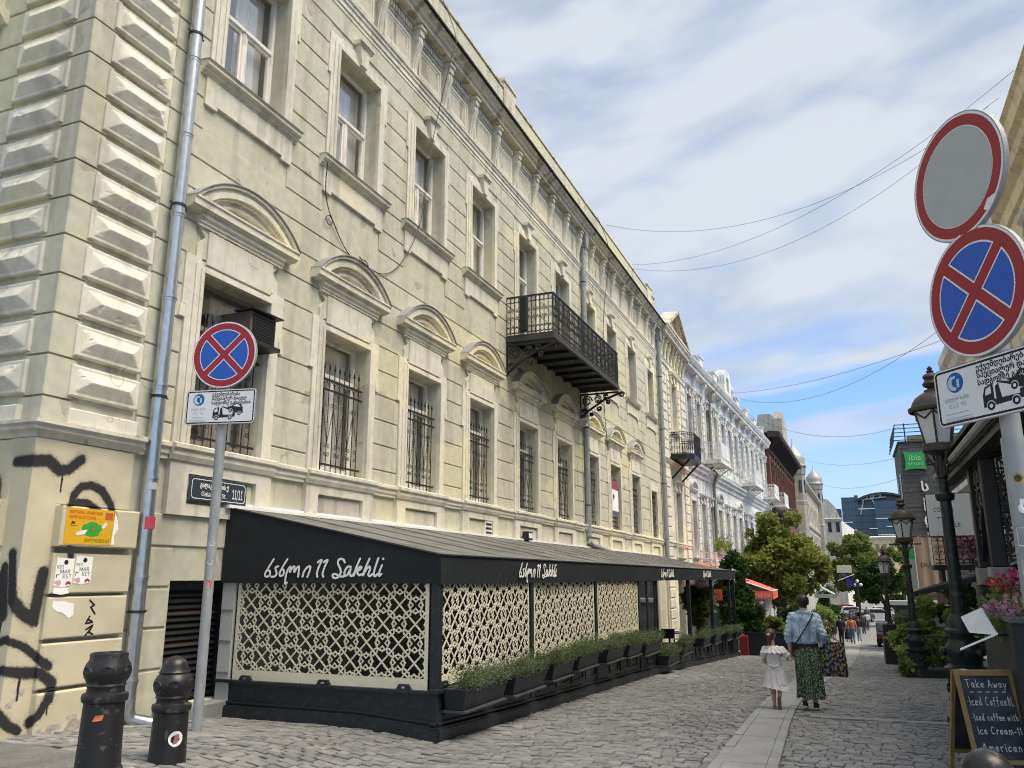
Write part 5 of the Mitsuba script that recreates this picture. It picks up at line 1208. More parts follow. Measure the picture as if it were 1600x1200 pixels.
put('eaves', M().run(Q, [(0, 13.42), (.95, 13.42), (1.0, 13.5), (1.05, 13.75), (.9, 13.85), (0, 13.95)], -.2, 24).run(Q, [(0, 12.0), (.16, 12.05), (.2, 12.2), (0, 12.25)], 0, 24).run(Q, [(0, 6.9), (.16, 6.95), (.25, 7.2), (0, 7.25)], 0, 24), 'dark_eave', rd)
put('roof', M().poly(Frame(*Q.at(np.array([0, 0, 0.]))[:2], 0, 91.2), Polygon([(.9, 13.85), (-9, 13.9), (-9, 17.0), (-6, 17.0)]), -24, 0), 'zinc_roof', rd)
def balc(fr, u0, u1, z, bsdf, parent):
    b = put('balcony', M().box(fr, u0, u1, z - .2, z, 0, 1.0, .02), bsdf, parent)
    put('railing', railing(fr, u0, u1, z, 1.0, int((u1 - u0) / .22), .95, .016), bsdf, b)
    put('side_railing', railing(Frame(*fr.at(np.array([u0 + .02, 0, 0.]))[:2], 0, 91.2), 0, .95, z, 1.0, 4, 0, .016), bsdf, b)
balc(Q, .6, 4.0, 7.6, 'white_paint', rd)
balc(Q, 4.6, 9.0, 6.6, 'iron', rd)
mr = thing('mansard_tower', 'tall grey zinc mansard tower with a round headed top, rising behind the brick house', 'building')
put('body', M().poly(Frame(-14, 92.0, 0, 90), Polygon([(0, 10), (8.2, 10), (8.15, 15.2), (8.0, 17.5), (7.6, 18.6), (7.1, 19.0), (5.9, 19.0), (5.7, 17.9), (4.9, 17.7), (4.6, 10)]), -12, 0), 'zinc_roof', mr)
put('gable', M().poly(Frame(-5.72, 91.7, 0, 0), Polygon([(-.0, 12), (8.4, 12), (8.0, 16.2), (6.4, 18.4), (4, 19.3), (1.2, 19.3), (.2, 18.4)]), -.8, .1), 'grey_stone', mr)
put('lower_roof', M().poly(Frame(-14, 90, 0, 90), Polygon([(0, 10), (6.4, 10), (6.4, 17.0), (5.8, 17.5), (0, 17.5)]), -10, 0), 'zinc_roof', mr)
put('seam', M().box(Frame(-14, 90, 0, 90), 5.2, 5.25, 14, 17.4, 0, .05).box(Frame(-14, 92, 0, 90), 7.0, 7.05, 14, 18.9, 0, .05).box(Frame(-14, 92, 0, 90), 4.7, 8.2, 16.4, 16.45, 0, .05), 'lead_cap', mr)
tu = thing('turret_house', 'grey stone house with two onion domed corner turrets beyond the brick house', 'building')
V = Frame(-5.2, 97.6, 0, 1.2)
VL = 50
ops = [sbox(1.5 + 3 * k, z, 2.6 + 3 * k, z + 2.4) for k in range(15) for z in (1.0, 5.0, 9.0)]
put('wall', M().poly(V, sbox(0, -6, VL, 13.6).difference(unary_union(ops)), -.4, 0).box(V, 0, .3, -6, 13.6, -9, -.4), 'grey_stone', tu)
put('back_room', M().box(V, .3, VL, -6, 13, -2.6, -2.4), 'room_plaster', tu)
for k in range(15):
    for z in (1.0, 5.0, 9.0):
        u = 1.5 + 3 * k
        w_ = put('window', M().poly(V, sbox(u, z, u + 1.1, z + 2.4).difference(unary_union([sbox(u + .07, z + .07, u + .51, z + 2.33), sbox(u + .59, z + .07, u + 1.03, z + 2.33)])), -.28, -.22), 'window_wood', tu)
        put('pane', (V.at(np.array([[u, z, -.25], [u + 1.1, z, -.25], [u + 1.1, z + 2.4, -.25], [u, z + 2.4, -.25]])), np.array([[0, 1, 2], [0, 2, 3]])), 'glass', w_)
put('cornice', M().run(V, [(0, 13.0), (.2, 13.05), (.5, 13.3), (.55, 13.6), (0, 13.8)], 0, VL).run(V, [(0, 8.0), (.15, 8.05), (.2, 8.25), (0, 8.3)], 0, VL), 'grey_stone', tu)
for u, r, zt, lab in ((1.4, 1.15, 13.9, 0), (47.5, 1.2, 16.6, 1)):
    c = V.at(np.array([u, 0, .05 if not lab else -.3]))
    tt = put('turret', M().lathe(c[0], c[1], [(r * .95, 4 if not lab else 2), (r, 4.3 if not lab else 3), (r, 9.5), (r * 1.03, 9.6), (r * 1.03, 9.9), (r * .97, 10), (r * .97, zt - 1.0), (r * 1.05, zt - .9), (r * 1.12, zt)], 8), 'grey_stone', tu)
    put('dome', M().lathe(c[0], c[1], [(r * 1.2, zt), (r * 1.16, zt + .15), (r * 1.08, zt + .3), (r * 1.1, zt + .75), (r * 1.0, zt + 1.2), (r * .66, zt + 1.75), (r * .30, zt + 2.15), (r * .1, zt + 2.5), (.05, zt + 2.7), (.02, zt + 3.3), (0, zt + 3.32)], 16), 'zinc_roof', tt, smooth=35)
    for a in (-100, -55, -10, 35):
        an = math.radians(a)
        f_ = Frame(c[0] + r * .90 * math.cos(an), c[1] + r * .90 * math.sin(an), 0, -a)
        put('slit_window', M().box(f_, -.16, .16, zt - 3.0, zt - 1.6, -.1, .10), plain(.03, .04, .045, .2), tt)
pa = thing('pale_house', 'pale plastered house closing the left row before the glass tower', 'building')
pf = Frame(-5.2, 152, 0, 90)
ops = [sbox(.8 + 1.3 * k, z, 1.4 + 1.3 * k, z + 1.7) for k in range(3) for z in (1, 5, 9)]
put('wall', M().poly(pf, Polygon([(0, -6), (4.3, -6), (4.3, 11.0), (3.6, 13.2), (2.4, 14.6), (1, 15), (0, 15)]).difference(unary_union(ops)), -.4, 0), 'pale_wall', pa)
put('flank', M().box(Frame(-.9, 152.4, 0, 4), 0, 30, -6, 11.0, -4.3, 0), 'pale_wall', pa)
for k in range(3):
    for z in (1, 5, 9):
        put('window', M().box(pf, .8 + 1.3 * k, 1.4 + 1.3 * k, z, z + 1.7, -.35, -.2), plain(.03, .04, .045, .2), pa)
put('cornice', M().run(pf, [(0, 10.8), (.2, 10.9), (.35, 11.3), (0, 11.4)], 0, 4.4), 'pale_wall', pa)

# ------------------------------------------------------------------ the glass tower at the end of the view
gt = thing('glass_tower', 'blue glass office tower with a curved steel roof at the end of the street', 'building')
G0 = Frame(-5.5, 432, 0, 93)
def block(u0, u1, z0, z1, w0, w1, floors=True):
    b = put('glass_block', M().box(G0, u0, u1, z0, z1, w0, w1), 'tower_glass', gt)
    if floors:
        mm = M()
        for z in np.arange(z0 + 3.2, z1 - .5, 3.2):
            mm.box(G0, u0 - .06, u1 + .06, z - .15, z + .15, w0, w1 + .08)
        for u in np.arange(u0 + 1.5, u1 - .2, 1.5):
            mm.box(G0, u - .05, u + .05, z0, z1, w1, w1 + .06)
        put('floor_lines', mm, 'tower_frame', b)
    return b
block(4.0, 9.8, -8, 39.2, -12, 3); block(9.8, 11.4, -8, 40.2, -12, 1.5); block(11.4, 18.6, -8, 35.5, -12, 0); block(18.6, 29.5, -8, 36.8, -12, 3.5); block(29.5, 44, -8, 34.5, -12, 2)
block(.6, 3.2, -8, 34.0, -8, 0, False)
put('roof_deck', M().poly(G0, Polygon(arc(22, 24, 19.8, 28, 142, 30, 17.2)).difference(Polygon(arc(22, 24, 19.0, 26, 144, 30, 16.2))), -14, 2), 'tower_frame', gt)
put('roof_wall', M().poly(G0, Polygon(arc(22, 24, 19.0, 28, 142, 30, 16.3)), -14, -3), 'tower_glass', gt)
put('roof_side', M().poly(G0, Polygon(arc(30, 20, 22, 30, 110, 20, 20.6) + [(30, 36)]), -16, -6), 'zinc_roof', gt)
st = M()
for a, b in (((12, 31), (14, 38)), ((17, 40), (20, 32)), ((13, 38), (24, 39)), ((14, 39.5), (23, 40.5)), ((15, 38), (16, 40)), ((18, 38.5), (19, 40.5)), ((21, 38.7), (22, 40.6))):
    p = np.array([[*a, .5], [*b, .5]]); st.tube(G0.at(p), .32, 6)
put('roof_struts', st, plain(.45, .5, .52), gt)
for u0, u1, z in ((4.3, 8.4, 27.2), (4.3, 10.0, 23.5), (11.4, 18.6, 33.4), (18.6, 30, 28.6), (23, 31, 24.8), (19, 30, 21.0), (15.5, 19, 24)):
    put('light_band', M().box(G0, u0, u1, z - .2, z + .2, 3.5, 3.8), plain(.68, .72, .75), gt)
lw = thing('low_palace', 'low cream building with arched windows seen under the glass tower', 'building')
L0 = Frame(6.5, 300, 0, 92)
put('wall', M().poly(L0, sbox(0, -6, 16, 14.0).difference(unary_union([sbox(1.5 + 2.2 * k, 9.5, 2.8 + 2.2 * k, 12.2) for k in range(6)])), -1, 0), 'ochre_wall', lw)
put('back_room', M().box(L0, 0, 16, -6, 13, -3, -2), 'room_plaster', lw)
put('cornice', M().run(L0, [(0, 13.6), (.6, 13.8), (.9, 14.4), (0, 14.8)], -.3, 16.3).run(L0, [(0, 8.2), (.4, 8.3), (.4, 8.8), (0, 8.9)], 0, 16), 'pale_wall', lw)

# ------------------------------------------------------------------ street: joints, setts, footpath slabs, asphalt
def sheet(x0, x1, y0, y1, nx, ny, dz, keep=None):
    x, y = np.meshgrid(np.linspace(x0, x1, nx), np.linspace(y0, y1, ny), indexing='ij')
    p = np.stack([x, y, ground(x, y) + dz], -1).reshape(-1, 3)
    i, j = np.meshgrid(np.arange(nx - 1), np.arange(ny - 1), indexing='ij')
    q = np.stack([i * ny + j, (i + 1) * ny + j, (i + 1) * ny + j + 1, i * ny + j + 1], -1).reshape(-1, 4)
    return p, np.vstack([q[:, [0, 1, 2]], q[:, [0, 2, 3]]])
YN = 31.0
street = put('street', M().add(*sheet(-9, 6, -2, YN, 60, 130, -.016)), 'joint_sand', smooth=True)
labels[street] = {'label': 'cobbled pedestrian street sloping gently away', 'kind': 'structure'}
far = M().add(*sheet(-9, 6, YN, 130, 30, 120, -.004)).add(*sheet(-9, 6, -60, -2, 12, 30, -.004)).add(*sheet(-500, -9, -60, 700, 30, 100, -.004)).add(*sheet(6, 500, -60, 700, 30, 100, -.004)).add(*sheet(-9, 6, 130, 700, 12, 60, -.004))
gk = put('far_ground', far, 'far_cobbles', smooth=True)
labels[gk] = {'label': 'far cobbled ground of the street', 'kind': 'structure'}
PY = [4, 8.4, 14, 20, 27.5, 40, 60, 90]
pl_ = PchipInterpolator(PY, [-1.36, -1.42, -1.50, -1.30, -.98, -.85, -.83, -.6])
pr_ = PchipInterpolator(PY, [-.70, -.80, -.95, -.66, -.26, -.05, .14, .5])
ys = np.linspace(YN, 90, 60)
pv = np.vstack([np.stack([pl_(ys), ys, ground(pl_(ys), ys) + .006], 1), np.stack([pr_(ys), ys, ground(pr_(ys), ys) + .006], 1)])
i = np.arange(59)
path = put('footpath', M().add(pv, np.stack([i + 60, i + 61, i + 1, i], 1)), 'slab_stone')
labels[path] = {'label': 'strip of smooth grey paving slabs winding down the middle of the cobbles', 'kind': 'structure'}
def stone(x0, x1, ya, yb, fl, fr, top=.012, gap=.003):
    """A paving piece between two curves fl, fr (functions of y) at fractions x0..x1 of the strip."""
    ya, yb = ya + gap, yb - gap
    def P_(fx, y, dz, gx):
        x = fl(y) + (fr(y) - fl(y)) * fx + gx
        return [x, y, float(ground(x, y)) + dz]
    t = [P_(x0, ya, top, gap), P_(x1, ya, top, -gap), P_(x1, yb, top, -gap), P_(x0, yb, top, gap)]
    b = [[p[0] + (-.004 if k in (0, 3) else .004), p[1] + (-.004 if k < 2 else .004), p[2] - .03] for k, p in enumerate(t)]
    return np.array(b + t), BOXF[2:]
y = 5.2
while y < YN:
    d = .82 + .02 * y * .3 + rng.uniform(-.05, .05)
    put('slab', M().add(*stone(.178, .822, y, y + d, pl_, pr_, .012 + rng.uniform(-.003, .003))), 'slab_stone', path)
    for a, b in ((0, .176), (.824, 1)):
        e = y
        for s in range(2):
            put('edge_stone', M().add(*stone(a, b, e, e + d / 2, pl_, pr_, .012 + rng.uniform(-.004, .004))), 'slab_stone', path)
            e += d / 2
    y += d
for q in range(24):                                 # a row of paler stones across the right half
    x0 = -.72 + q * .135
    f0, f1 = (lambda y, a=x0: a), (lambda y, a=x0 + .135: a)
    put('drain_stone', M().add(*stone(0, 1, 12.72 + rng.uniform(-.01, .01), 12.94, f0, f1, .012 + rng.uniform(-.003, .004))), 'slab_stone', street)
asp_pg = Polygon([(-14, 2.0), (-4.85, 2.0), (-5.15, 4.2), (-5.45, 4.9), (-5.95, 5.35), (-6.6, 5.5), (-7.4, 5.45), (-14, 5.5)])
# setts: rows across the street, wavering; the 300 that show largest are pieces of their own
rows = []
y = 2.2
while y < YN:
    hgt = rng.uniform(.100, .128)
    x = -7.35 + rng.uniform(0, .15)
    while x < 4.6:
        wd = rng.uniform(.105, .19)
        yo = .10 * math.sin(x * 1.3 + y * .12) + .05 * math.sin(x * 3.1 + y * .5)
        rows.append((x, y + yo, wd, hgt)); x += wd
    y += hgt
R_ = np.array(rows)
cx, cy = R_[:, 0] + R_[:, 2] / 2, R_[:, 1] + R_[:, 3] / 2
L_, Rr_ = pl_(cy) - .002, pr_(cy) + .002
x0_, x1_ = R_[:, 0].copy(), R_[:, 0] + R_[:, 2]
x1_ = np.where((x0_ < L_) & (x1_ > L_), L_, x1_); x0_ = np.where((x0_ < Rr_) & (x1_ > Rr_), Rr_, x0_)
R_[:, 0], R_[:, 2] = x0_, x1_ - x0_; cx = (x0_ + x1_) / 2
ok = ~((cx > L_) & (cx < Rr_)) & (R_[:, 2] > .045) & (cy > 2.4) & (cy < YN - .1)
ok &= ~((cx < TX - .05) & (cy > 8.5)) & ~((np.abs(cy - 12.83) < .19) & (cx > -.85) & (cx < 2.6))
from shapely import contains_xy
ok &= ~contains_xy(asp_pg.buffer(.05), cx, cy)
R_, cx, cy = R_[ok], cx[ok], cy[ok]
n = len(R_)
g = .006 + rng.uniform(0, .005, n)
tilt = rng.normal(0, .022, (n, 2)); dzr = rng.normal(0, .004, n)
sh = rng.normal(0, .006, (n, 8))
def corners(inset, dz, k0):
    out = []
    for k, (sx, sy) in enumerate(((-1, -1), (1, -1), (1, 1), (-1, 1))):
        x = cx + sx * (R_[:, 2] / 2 - inset) + sh[:, k0 + k] * .5
        y = cy + sy * (R_[:, 3] / 2 - inset) + sh[:, (k0 + k + 3) % 8] * .5
        out.append(np.stack([x, y, ground(x, y) + dz + dzr + tilt[:, 0] * (x - cx) + tilt[:, 1] * (y - cy)], 1))
    return np.stack(out, 1)
lo, mid, top = corners(g * .6, -.035, 0), corners(g * .7, -.002, 0), corners(g + .009, .005, 0)
SV = np.concatenate([lo, mid, top], 1)              # (n, 12, 3)
SF = [[8, 9, 10], [8, 10, 11]]
for a in range(4):
    b = (a + 1) % 4
    SF += [[a, b, b + 4], [a, b + 4, a + 4], [a + 4, b + 4, b + 8], [a + 4, b + 8, a + 8]]
SF = np.array(SF)
rel = np.stack([cx, cy, ground(cx, cy)], 1) - CAM
rt = np.array([math.cos(YAW), -math.sin(YAW), 0]); up = np.cross(rt, FWD)
dep = rel @ FWD
px, py = (rel @ rt) / dep, (rel @ up) / dep
seen = (dep > 1) & (np.abs(px) < 800 / 1270) & (np.abs(py) < 600 / 1270)
score = np.where(seen, 1 / np.maximum(dep, 1), 0)
pick = np.argsort(-score)[:300]
tone = np.clip(rng.normal(.5, .22, n), 0, 1)
own = np.zeros(n, bool); own[pick] = True
for q in pick:
    put('cobblestone', (SV[q], SF), 'cobble', street, uv=np.full((12, 2), tone[q]))
idx = np.nonzero(~own)[0]
vv = SV[idx].reshape(-1, 3)
ff = (SF[None] + (np.arange(len(idx)) * 12)[:, None, None]).reshape(-1, 3)
kk = put('cobblestones', (vv, ff), 'cobble', street, uv=np.repeat(tone[idx], 12)[:, None] * np.ones((1, 2)))
labels[kk] = {'kind': 'stuff'}
def draped(pg, dz, step=.12):
    x0, y0, x1, y1 = pg.bounds
    mm = M()
    for a in np.arange(x0, x1, step * 4):
        for b in np.arange(y0, y1, step * 4):
            c = pg.intersection(sbox(a, b, a + step * 4, b + step * 4))
            for g_ in getattr(c, 'geoms', [c]):
                if g_.geom_type == 'Polygon' and g_.area > 1e-6:
                    v, f = trimesh.creation.triangulate_polygon(g_, engine='earcut')
                    mm.add(np.column_stack([v, ground(v[:, 0], v[:, 1]) + dz]), f)
    return mm
ak = put('asphalt', draped(asp_pg, .006), 'asphalt_grey')
labels[ak] = {'label': 'patch of worn dark asphalt at the corner', 'kind': 'structure'}
# ------------------------------------------------------------------ right side of the street: houses
oh = thing('ochre_house', 'ochre and white ornate house whose eaves show behind the signs on the right', 'building')
OX = 5.0
O = Frame(OX, 29.5, -1.5, 180)                        # u runs back towards the camera
ops = [sbox(1.2 + 2.6 * k, z, 2.3 + 2.6 * k, z + 2.4) for k in range(8) for z in (5.5, 9.2)]
put('wall', M().poly(O, sbox(0, -3, 23, 13.2).difference(unary_union(ops)), -.4, 0).box(O, 0, .4, -3, 13.2, -9, -.4).box(O, 22.6, 23, -3, 13.2, -9, -.4), 'ochre_wall', oh)
put('back_room', M().box(O, .4, 22.6, -3, 13.1, -3, -2.8), 'room_plaster', oh)
for k in range(8):
    for z in (5.5, 9.2):
        simple_window(O, 1.2 + 2.6 * k, 2.3 + 2.6 * k, z, z + 2.4, oh, surround='pale_wall', hood='bar')
    put('atlas_figure', M().lathe(*O.at(np.array([.5 + 2.6 * k, 0, .22]))[:2].tolist(), [(.1, 11.6), (.2, 11.8), (.15, 12.1), (.26, 12.4), (.24, 12.7), (.12, 12.85), (.17, 13.0), (.15, 13.2), (.02, 13.3)], 12).box(O, .3 + 2.6 * k, .7 + 2.6 * k, 11.3, 11.6, 0, .4, .03), 'white_stucco', oh, smooth=40)
put('cornice', M().run(O, [(0, 12.6), (.1, 12.65), (.14, 13.0), (.35, 13.15), (.4, 13.35), (.55, 13.45), (.6, 13.75), (.7, 13.85), (0, 14.0)], -.3, 23.2).run(O, [(0, 8.2), (.15, 8.25), (.3, 8.5), (0, 8.6)], 0, 23), 'ochre_wall', oh)
gb = key_for('balcony', oh)
scene[gb] = mikit.ply(M().box(O, 3, 16, 4.0, 4.2, 0, 1.5).mesh(), 'white_stucco')
put('railing', railing(O, 3, 16, 4.2, 1.05, 60, 1.45, .014), 'iron', gb)
put('side_railing', railing(Frame(*O.at(np.array([3.05, 0, 0.]))[:2], 0, 270), 0, 1.45, 4.2, 1.05, 7, 0, .014), 'iron', gb)
oc = thing('ornate_white_house', 'white and gold ornate house front glimpsed between the street lamp and the round signs', 'building')
O2 = Frame(5.25, 40.5, 0, 180)
put('wall', M().box(O2, 0, 10.5, -3, 10.6, -6, 0), 'white_stucco', oc)
put('cornice', M().run(O2, [(0, 9.6), (.12, 9.65), (.16, 10.1), (.4, 10.3), (.5, 10.6), (.7, 10.75), (.75, 11.1), (0, 11.3)], -.4, 10.6), 'pale_wall', oc)
for q in range(9):
    c = O2.at(np.array([.5 + q * 1.2, 9.2, .15]))
    put('gilded_rosette', M().sphere(c, [.18, .42, .42], 8).sphere(c + [-.1, 0, -.55], [.12, .22, .3], 8), plain(.45, .38, .2), oc)
    put('pilaster', M().box(O2, .3 + q * 1.2, .7 + q * 1.2, 1, 8.8, 0, .15, .02), 'white_stucco', oc)
put('red_panel', M().box(O2, 2.0, 2.5, 5.2, 7.4, .02, .2), plain(.40, .06, .05), oc)
b2 = key_for('balcony', oc)
scene[b2] = mikit.ply(M().box(O2, 1, 9.5, 4.6, 4.8, 0, 1.3).mesh(), 'white_stucco')
put('railing', railing(O2, 1, 9.5, 4.8, 1.1, 40, 1.25, .016), 'iron', b2)

ht = thing('slate_hotel', 'dark slate clad hotel with a green cushion sign and white vertical letters', 'building')
HX, HY = 3.05, 49.0
H = Frame(HX, HY, 0, 90)                            # front: faces the camera
H2 = Frame(HX, HY + 6, 0, 180)                     # its street side faces left
put('wall', M().box(H, 0, 9, -4, 8.67, -6, -.12), 'slate_clad', ht)
hw = ht + '__wall'
z = -3.9
r_ = random.Random(5)
while z < 8.6:
    u = -.03
    hh = r_.choice((.22, .3, .38))
    while u < 6:
        w_ = r_.uniform(.7, 1.8)
        put('slate_panel', M().box(H, u + .008, min(u + w_, 6) - .008, z + .008, min(z + hh, 8.65) - .006, -.121, r_.uniform(-.03, .0), .006), 'slate_clad', hw)
        u += w_
    z += hh
put('side_windows', M().poly(H2, unary_union([sbox(.8 + 2.6 * k, zz, 2.0 + 2.6 * k, zz + 1.7) for k in range(2) for zz in (-.5, 2.5, 5.5)]), .0, .03), plain(.03, .04, .045, .2), ht)
put('coping', M().box(H, -.1, 9, 8.67, 8.76, -6, .05), 'tower_frame', ht)
rl = M()
for q in range(5):
    rl.box(H, -.30 + q * .03, 7, 8.85 + q * .215, 8.89 + q * .215, -.3, -.25)
    rl.box(Frame(HX - .28 + q * .03, HY, 0, 0), .2, 6, 8.85 + q * .215, 8.89 + q * .215, 0, .05)
for u in (0.3, 1.6, 3.2, 4.8):
    rl.box(H, u, u + .06, 8.76, 9.8, -.36, -.30)
put('roof_rails', rl, 'tower_frame', ht)
put('roof_glass', M().box(H, .6, 7, 8.8, 9.5, -3, -2.9), plain(.20, .20, .11), ht)
hs = put('green_sign', M().poly(Frame(HX + .66, HY, 7.66, 90), affinity.scale(Polygon([(-.62, -.58), (-.3, -.52), (.0, -.50), (.3, -.52), (.62, -.58), (.55, -.3), (.53, 0), (.55, .3), (.62, .58), (.3, .52), (0, .50), (-.3, .52), (-.62, .58), (-.55, .3), (-.53, 0), (-.55, -.3)]), .88, .88, origin=(0, 0)), 0, .16), 'hotel_green', ht)
tx = M(); latin(tx, H, 'ibis', .66, 7.68, .27, .162, .01, center=True); latin(tx, H, 'STYLES', .66, 7.40, .14, .162, .01, center=True)
put('sign_lettering', tx, plain(.45, .75, .45), hs)
tx = M()
for q, ch in enumerate('სასტუმრო'):
    g_, L = geo_text(ch, .72)
    tx.poly(H, affinity.translate(g_, 1.0 - L / 2 + q * .012, 6.0 - q * .56), 0, .08)
put('vertical_letters', tx, 'text_white', ht)
bh = thing('iron_balcony', 'dark iron balcony with white scrolls under the corner sign', 'balcony')
BH = Frame(2.75, 33.0, 0, 90)
put('slab', M().box(BH, 0, 2.6, 1.75, 1.92, -1.2, 0), 'iron', bh)
put('railing', railing(BH, 0, 2.6, 1.92, 1.0, 14, -.04, .016), 'iron', bh)
put('side_railing', railing(Frame(2.77, 34.2, 0, 180), 0, 1.2, 1.92, 1.0, 6, 0, .018), 'white_paint', bh)
put('wall_arm', M().box(BH, .2, .32, 1.0, 1.75, -1.2, -.1).box(BH, 2.2, 2.32, 1.0, 1.75, -1.2, -.1), 'iron', bh)
pk = thing('pink_bush', 'pink blossoming plant on the iron balcony', 'plant')
pts = rng.normal(0, 1, (700, 3)) * [.30, .22, .42] + [4.0, 33.3, 2.7]
put('blossom', leaf_cards(700, pts, .13, .9), plain(.5, .22, .28), pk)
put('stems', M().tube(np.array([[4.0, 33.3, 1.92], [4.0, 33.3, 2.8]]), .04, 6), 'bark', pk)

bn = thing('enjoy_banner', 'tan cloth banner reading ENJOY hung in front of the slate hotel', 'banner')
Bn = Frame(2.62, 45.0, 0, 90)
us = np.linspace(0, 1.6, 30)
lo = np.column_stack([us, np.full(30, .75), .02 * np.sin(us * 13)]); hi = np.column_stack([us, np.full(30, 3.45), .02 * np.sin(us * 13 + .6)])
i = np.arange(29)
put('cloth', (Bn.at(np.vstack([lo, hi])), np.stack([i, i + 1, i + 31, i + 30], 1)), 'banner_tan', bn, smooth=True)
put('rod', M().tube(Bn.at(np.array([[-.15, 3.47, 0], [1.75, 3.47, 0]])), .03, 6), 'iron', bn)
tx = M(); latin(tx, Bn, 'ENJOY', .52, 1.98, .20, .035, .004, width=.72)
put('lettering', tx, 'ink_black', bn)
gs = thing('green_sign_panel', 'pale green sign panel with a green square edge-on beside the tan banner', 'sign')
put('board', M().box(Frame(2.62, 44.6, 0, 120), 0, .35, 1.0, 3.2, 0, .06), plain(.30, .36, .35), gs)
put('square', M().box(Frame(2.62, 44.6, 0, 120), .02, .33, 2.35, 2.8, .06, .07), 'hotel_green', gs)
cs = thing('corner_cafe_sign', 'large white hanging sign board with black lettering and a small arrow', 'sign')
C0 = Frame(2.32, 28.3, 0, 93)
put('board', M().box(C0, 0, 1.62, 2.72, 3.98, 0, .06, .01), 'sign_white', cs)
tx = M()
latin(tx, C0, 'CÓRNER', .17, 3.45, .125, .062, .004, width=.56); latin(tx, C0, 'AZ', .46, 3.22, .125, .062, .004); latin(tx, C0, 'TABLE', .44, 2.98, .125, .062, .004, width=.42)
tx.box(C0, .27, .39, 3.26, 3.28, .062, .066).poly(C0, Polygon([(.23, 3.27), (.30, 3.235), (.30, 3.305)]), .062, .066)
put('lettering', tx, 'ink_black', cs)
put('frame', M().poly(C0, sbox(-.03, 2.69, 1.65, 4.01).difference(sbox(0, 2.72, 1.62, 3.98)), -.02, .05), 'iron', cs)
put('bracket', M().box(C0, 1.6, 3.0, 3.99, 4.05, 0, .06), 'iron', cs)
da = thing('dark_cafe_awning', 'thin dark sloping cafe awning below the tan banner', 'awning')
a0 = np.array([[1.72, 31.0, .98], [3.9, 26.5, 1.72], [4.6, 27.4, 1.95], [2.4, 32, 1.2]])
nrm = np.array([0, 0, .16])
put('cloth', M().add(np.vstack([a0 - nrm, a0]), BOXF), 'awning_cloth', da)
put('arm', M().tube(np.array([[2.3, 31.6, 1.05], [4.4, 31.6, .9]]), .03, 6), 'iron', da)
tr_ = thing('parked_truck_canopy', 'long pale kiosk canopy edge seen over the hedge', 'kiosk')
put('canopy', M().box(Frame(1.6, 47, 0, 90), 0, 3.2, .12, .32, -1.5, 0), plain(.36, .38, .38), tr_)
put('body', M().box(Frame(1.9, 47.3, 0, 90), 0, 2.9, -2.4, .12, -1.5, 0), plain(.04, .045, .05), tr_)
put('window', M().box(Frame(1.9, 47.3, 0, 90), .2, 2.2, -.9, -.1, 0, .02), plain(.10, .11, .12), tr_)
mn = thing('menu_board_wall', 'brown menu board on the hotel front below the banner', 'sign')
put('board', M().box(Frame(3.6, 44.0, 0, 90), 0, .9, .25, .95, 0, .05), plain(.09, .05, .045), mn)
yf = thing('bamboo_screen', 'short screen of yellow bamboo canes above the hedge', 'screen')
for q in range(9):
    put('cane', M().tube(np.array([[4.1 + q * .09, 37, -.9], [4.1 + q * .09, 37, .95 - .2 * ((q * 7) % 3) / 2]]), .035, 6), plain(.30, .27, .11), yf)

# ------------------------------------------------------------------ timber porch with fretwork
pc = thing('timber_porch', 'black timber cafe porch with fretwork brackets and boxed columns at the right edge', 'porch')
PX = 1.55
Pp = Frame(PX, 15.0, 0, 180)
put('eaves_beam', M().run(Pp, [(-.12, 2.95), (.05, 2.95), (.05, 3.02), (.09, 3.03), (.09, 3.16), (.05, 3.17), (.05, 3.26), (-.12, 3.26)], 0, 9.5), 'dark_metal_paint', pc)
put('gutter', M().tube(Pp.at(np.array([[-.1, 3.10, .12], [9.5, 3.10, .12]])), .05, 8), 'pole_grey', pc)
put('canopy_roof', M().poly(Frame(PX, 15.0, 0, 90), Polygon([(-.16, 3.26), (3.4, 4.3), (3.4, 4.2), (-.16, 3.2)]), 0, 9.5), 'dark_metal_paint', pc)
for q in range(14):
    put('rafter', M().add(*M().poly(Frame(PX, 14.8 - q * .7, 0, 90), Polygon([(-.1, 3.1), (3.3, 4.08), (3.3, 4.19), (-.1, 3.19)]), 0, .07).mesh()), 'dark_metal_paint', pc)
for q, y in enumerate((12.75, 11.65)):
    c = put('column', M().box(Frame(PX + .06, y, 0, 90), 0, .17, 1.62, 2.95, -.17, 0, .012), 'dark_metal_paint', pc)
    put('stone_collar', M().box(Frame(PX + .02, y, 0, 90), 0, .25, 1.40, 1.62, -.21, .04, .015), plain(.26, .26, .24), c)
    put('pedestal', M().box(Frame(PX + .03, y, 0, 90), 0, .22, -.6, 1.40, -.19, .02, .01), 'planter_boards', c)
put('lower_board', M().box(Frame(PX + .02, 13.1, 0, 90), .0, .20, .95, 1.40, -.05, .0), plain(.2, .21, .2), pc)
put('back_screen', M().box(Frame(4.6, 15.0, 0, 180), 3.5, 9.5, 1.9, 4.1, -.1, 0), 'dark_metal_paint', pc)


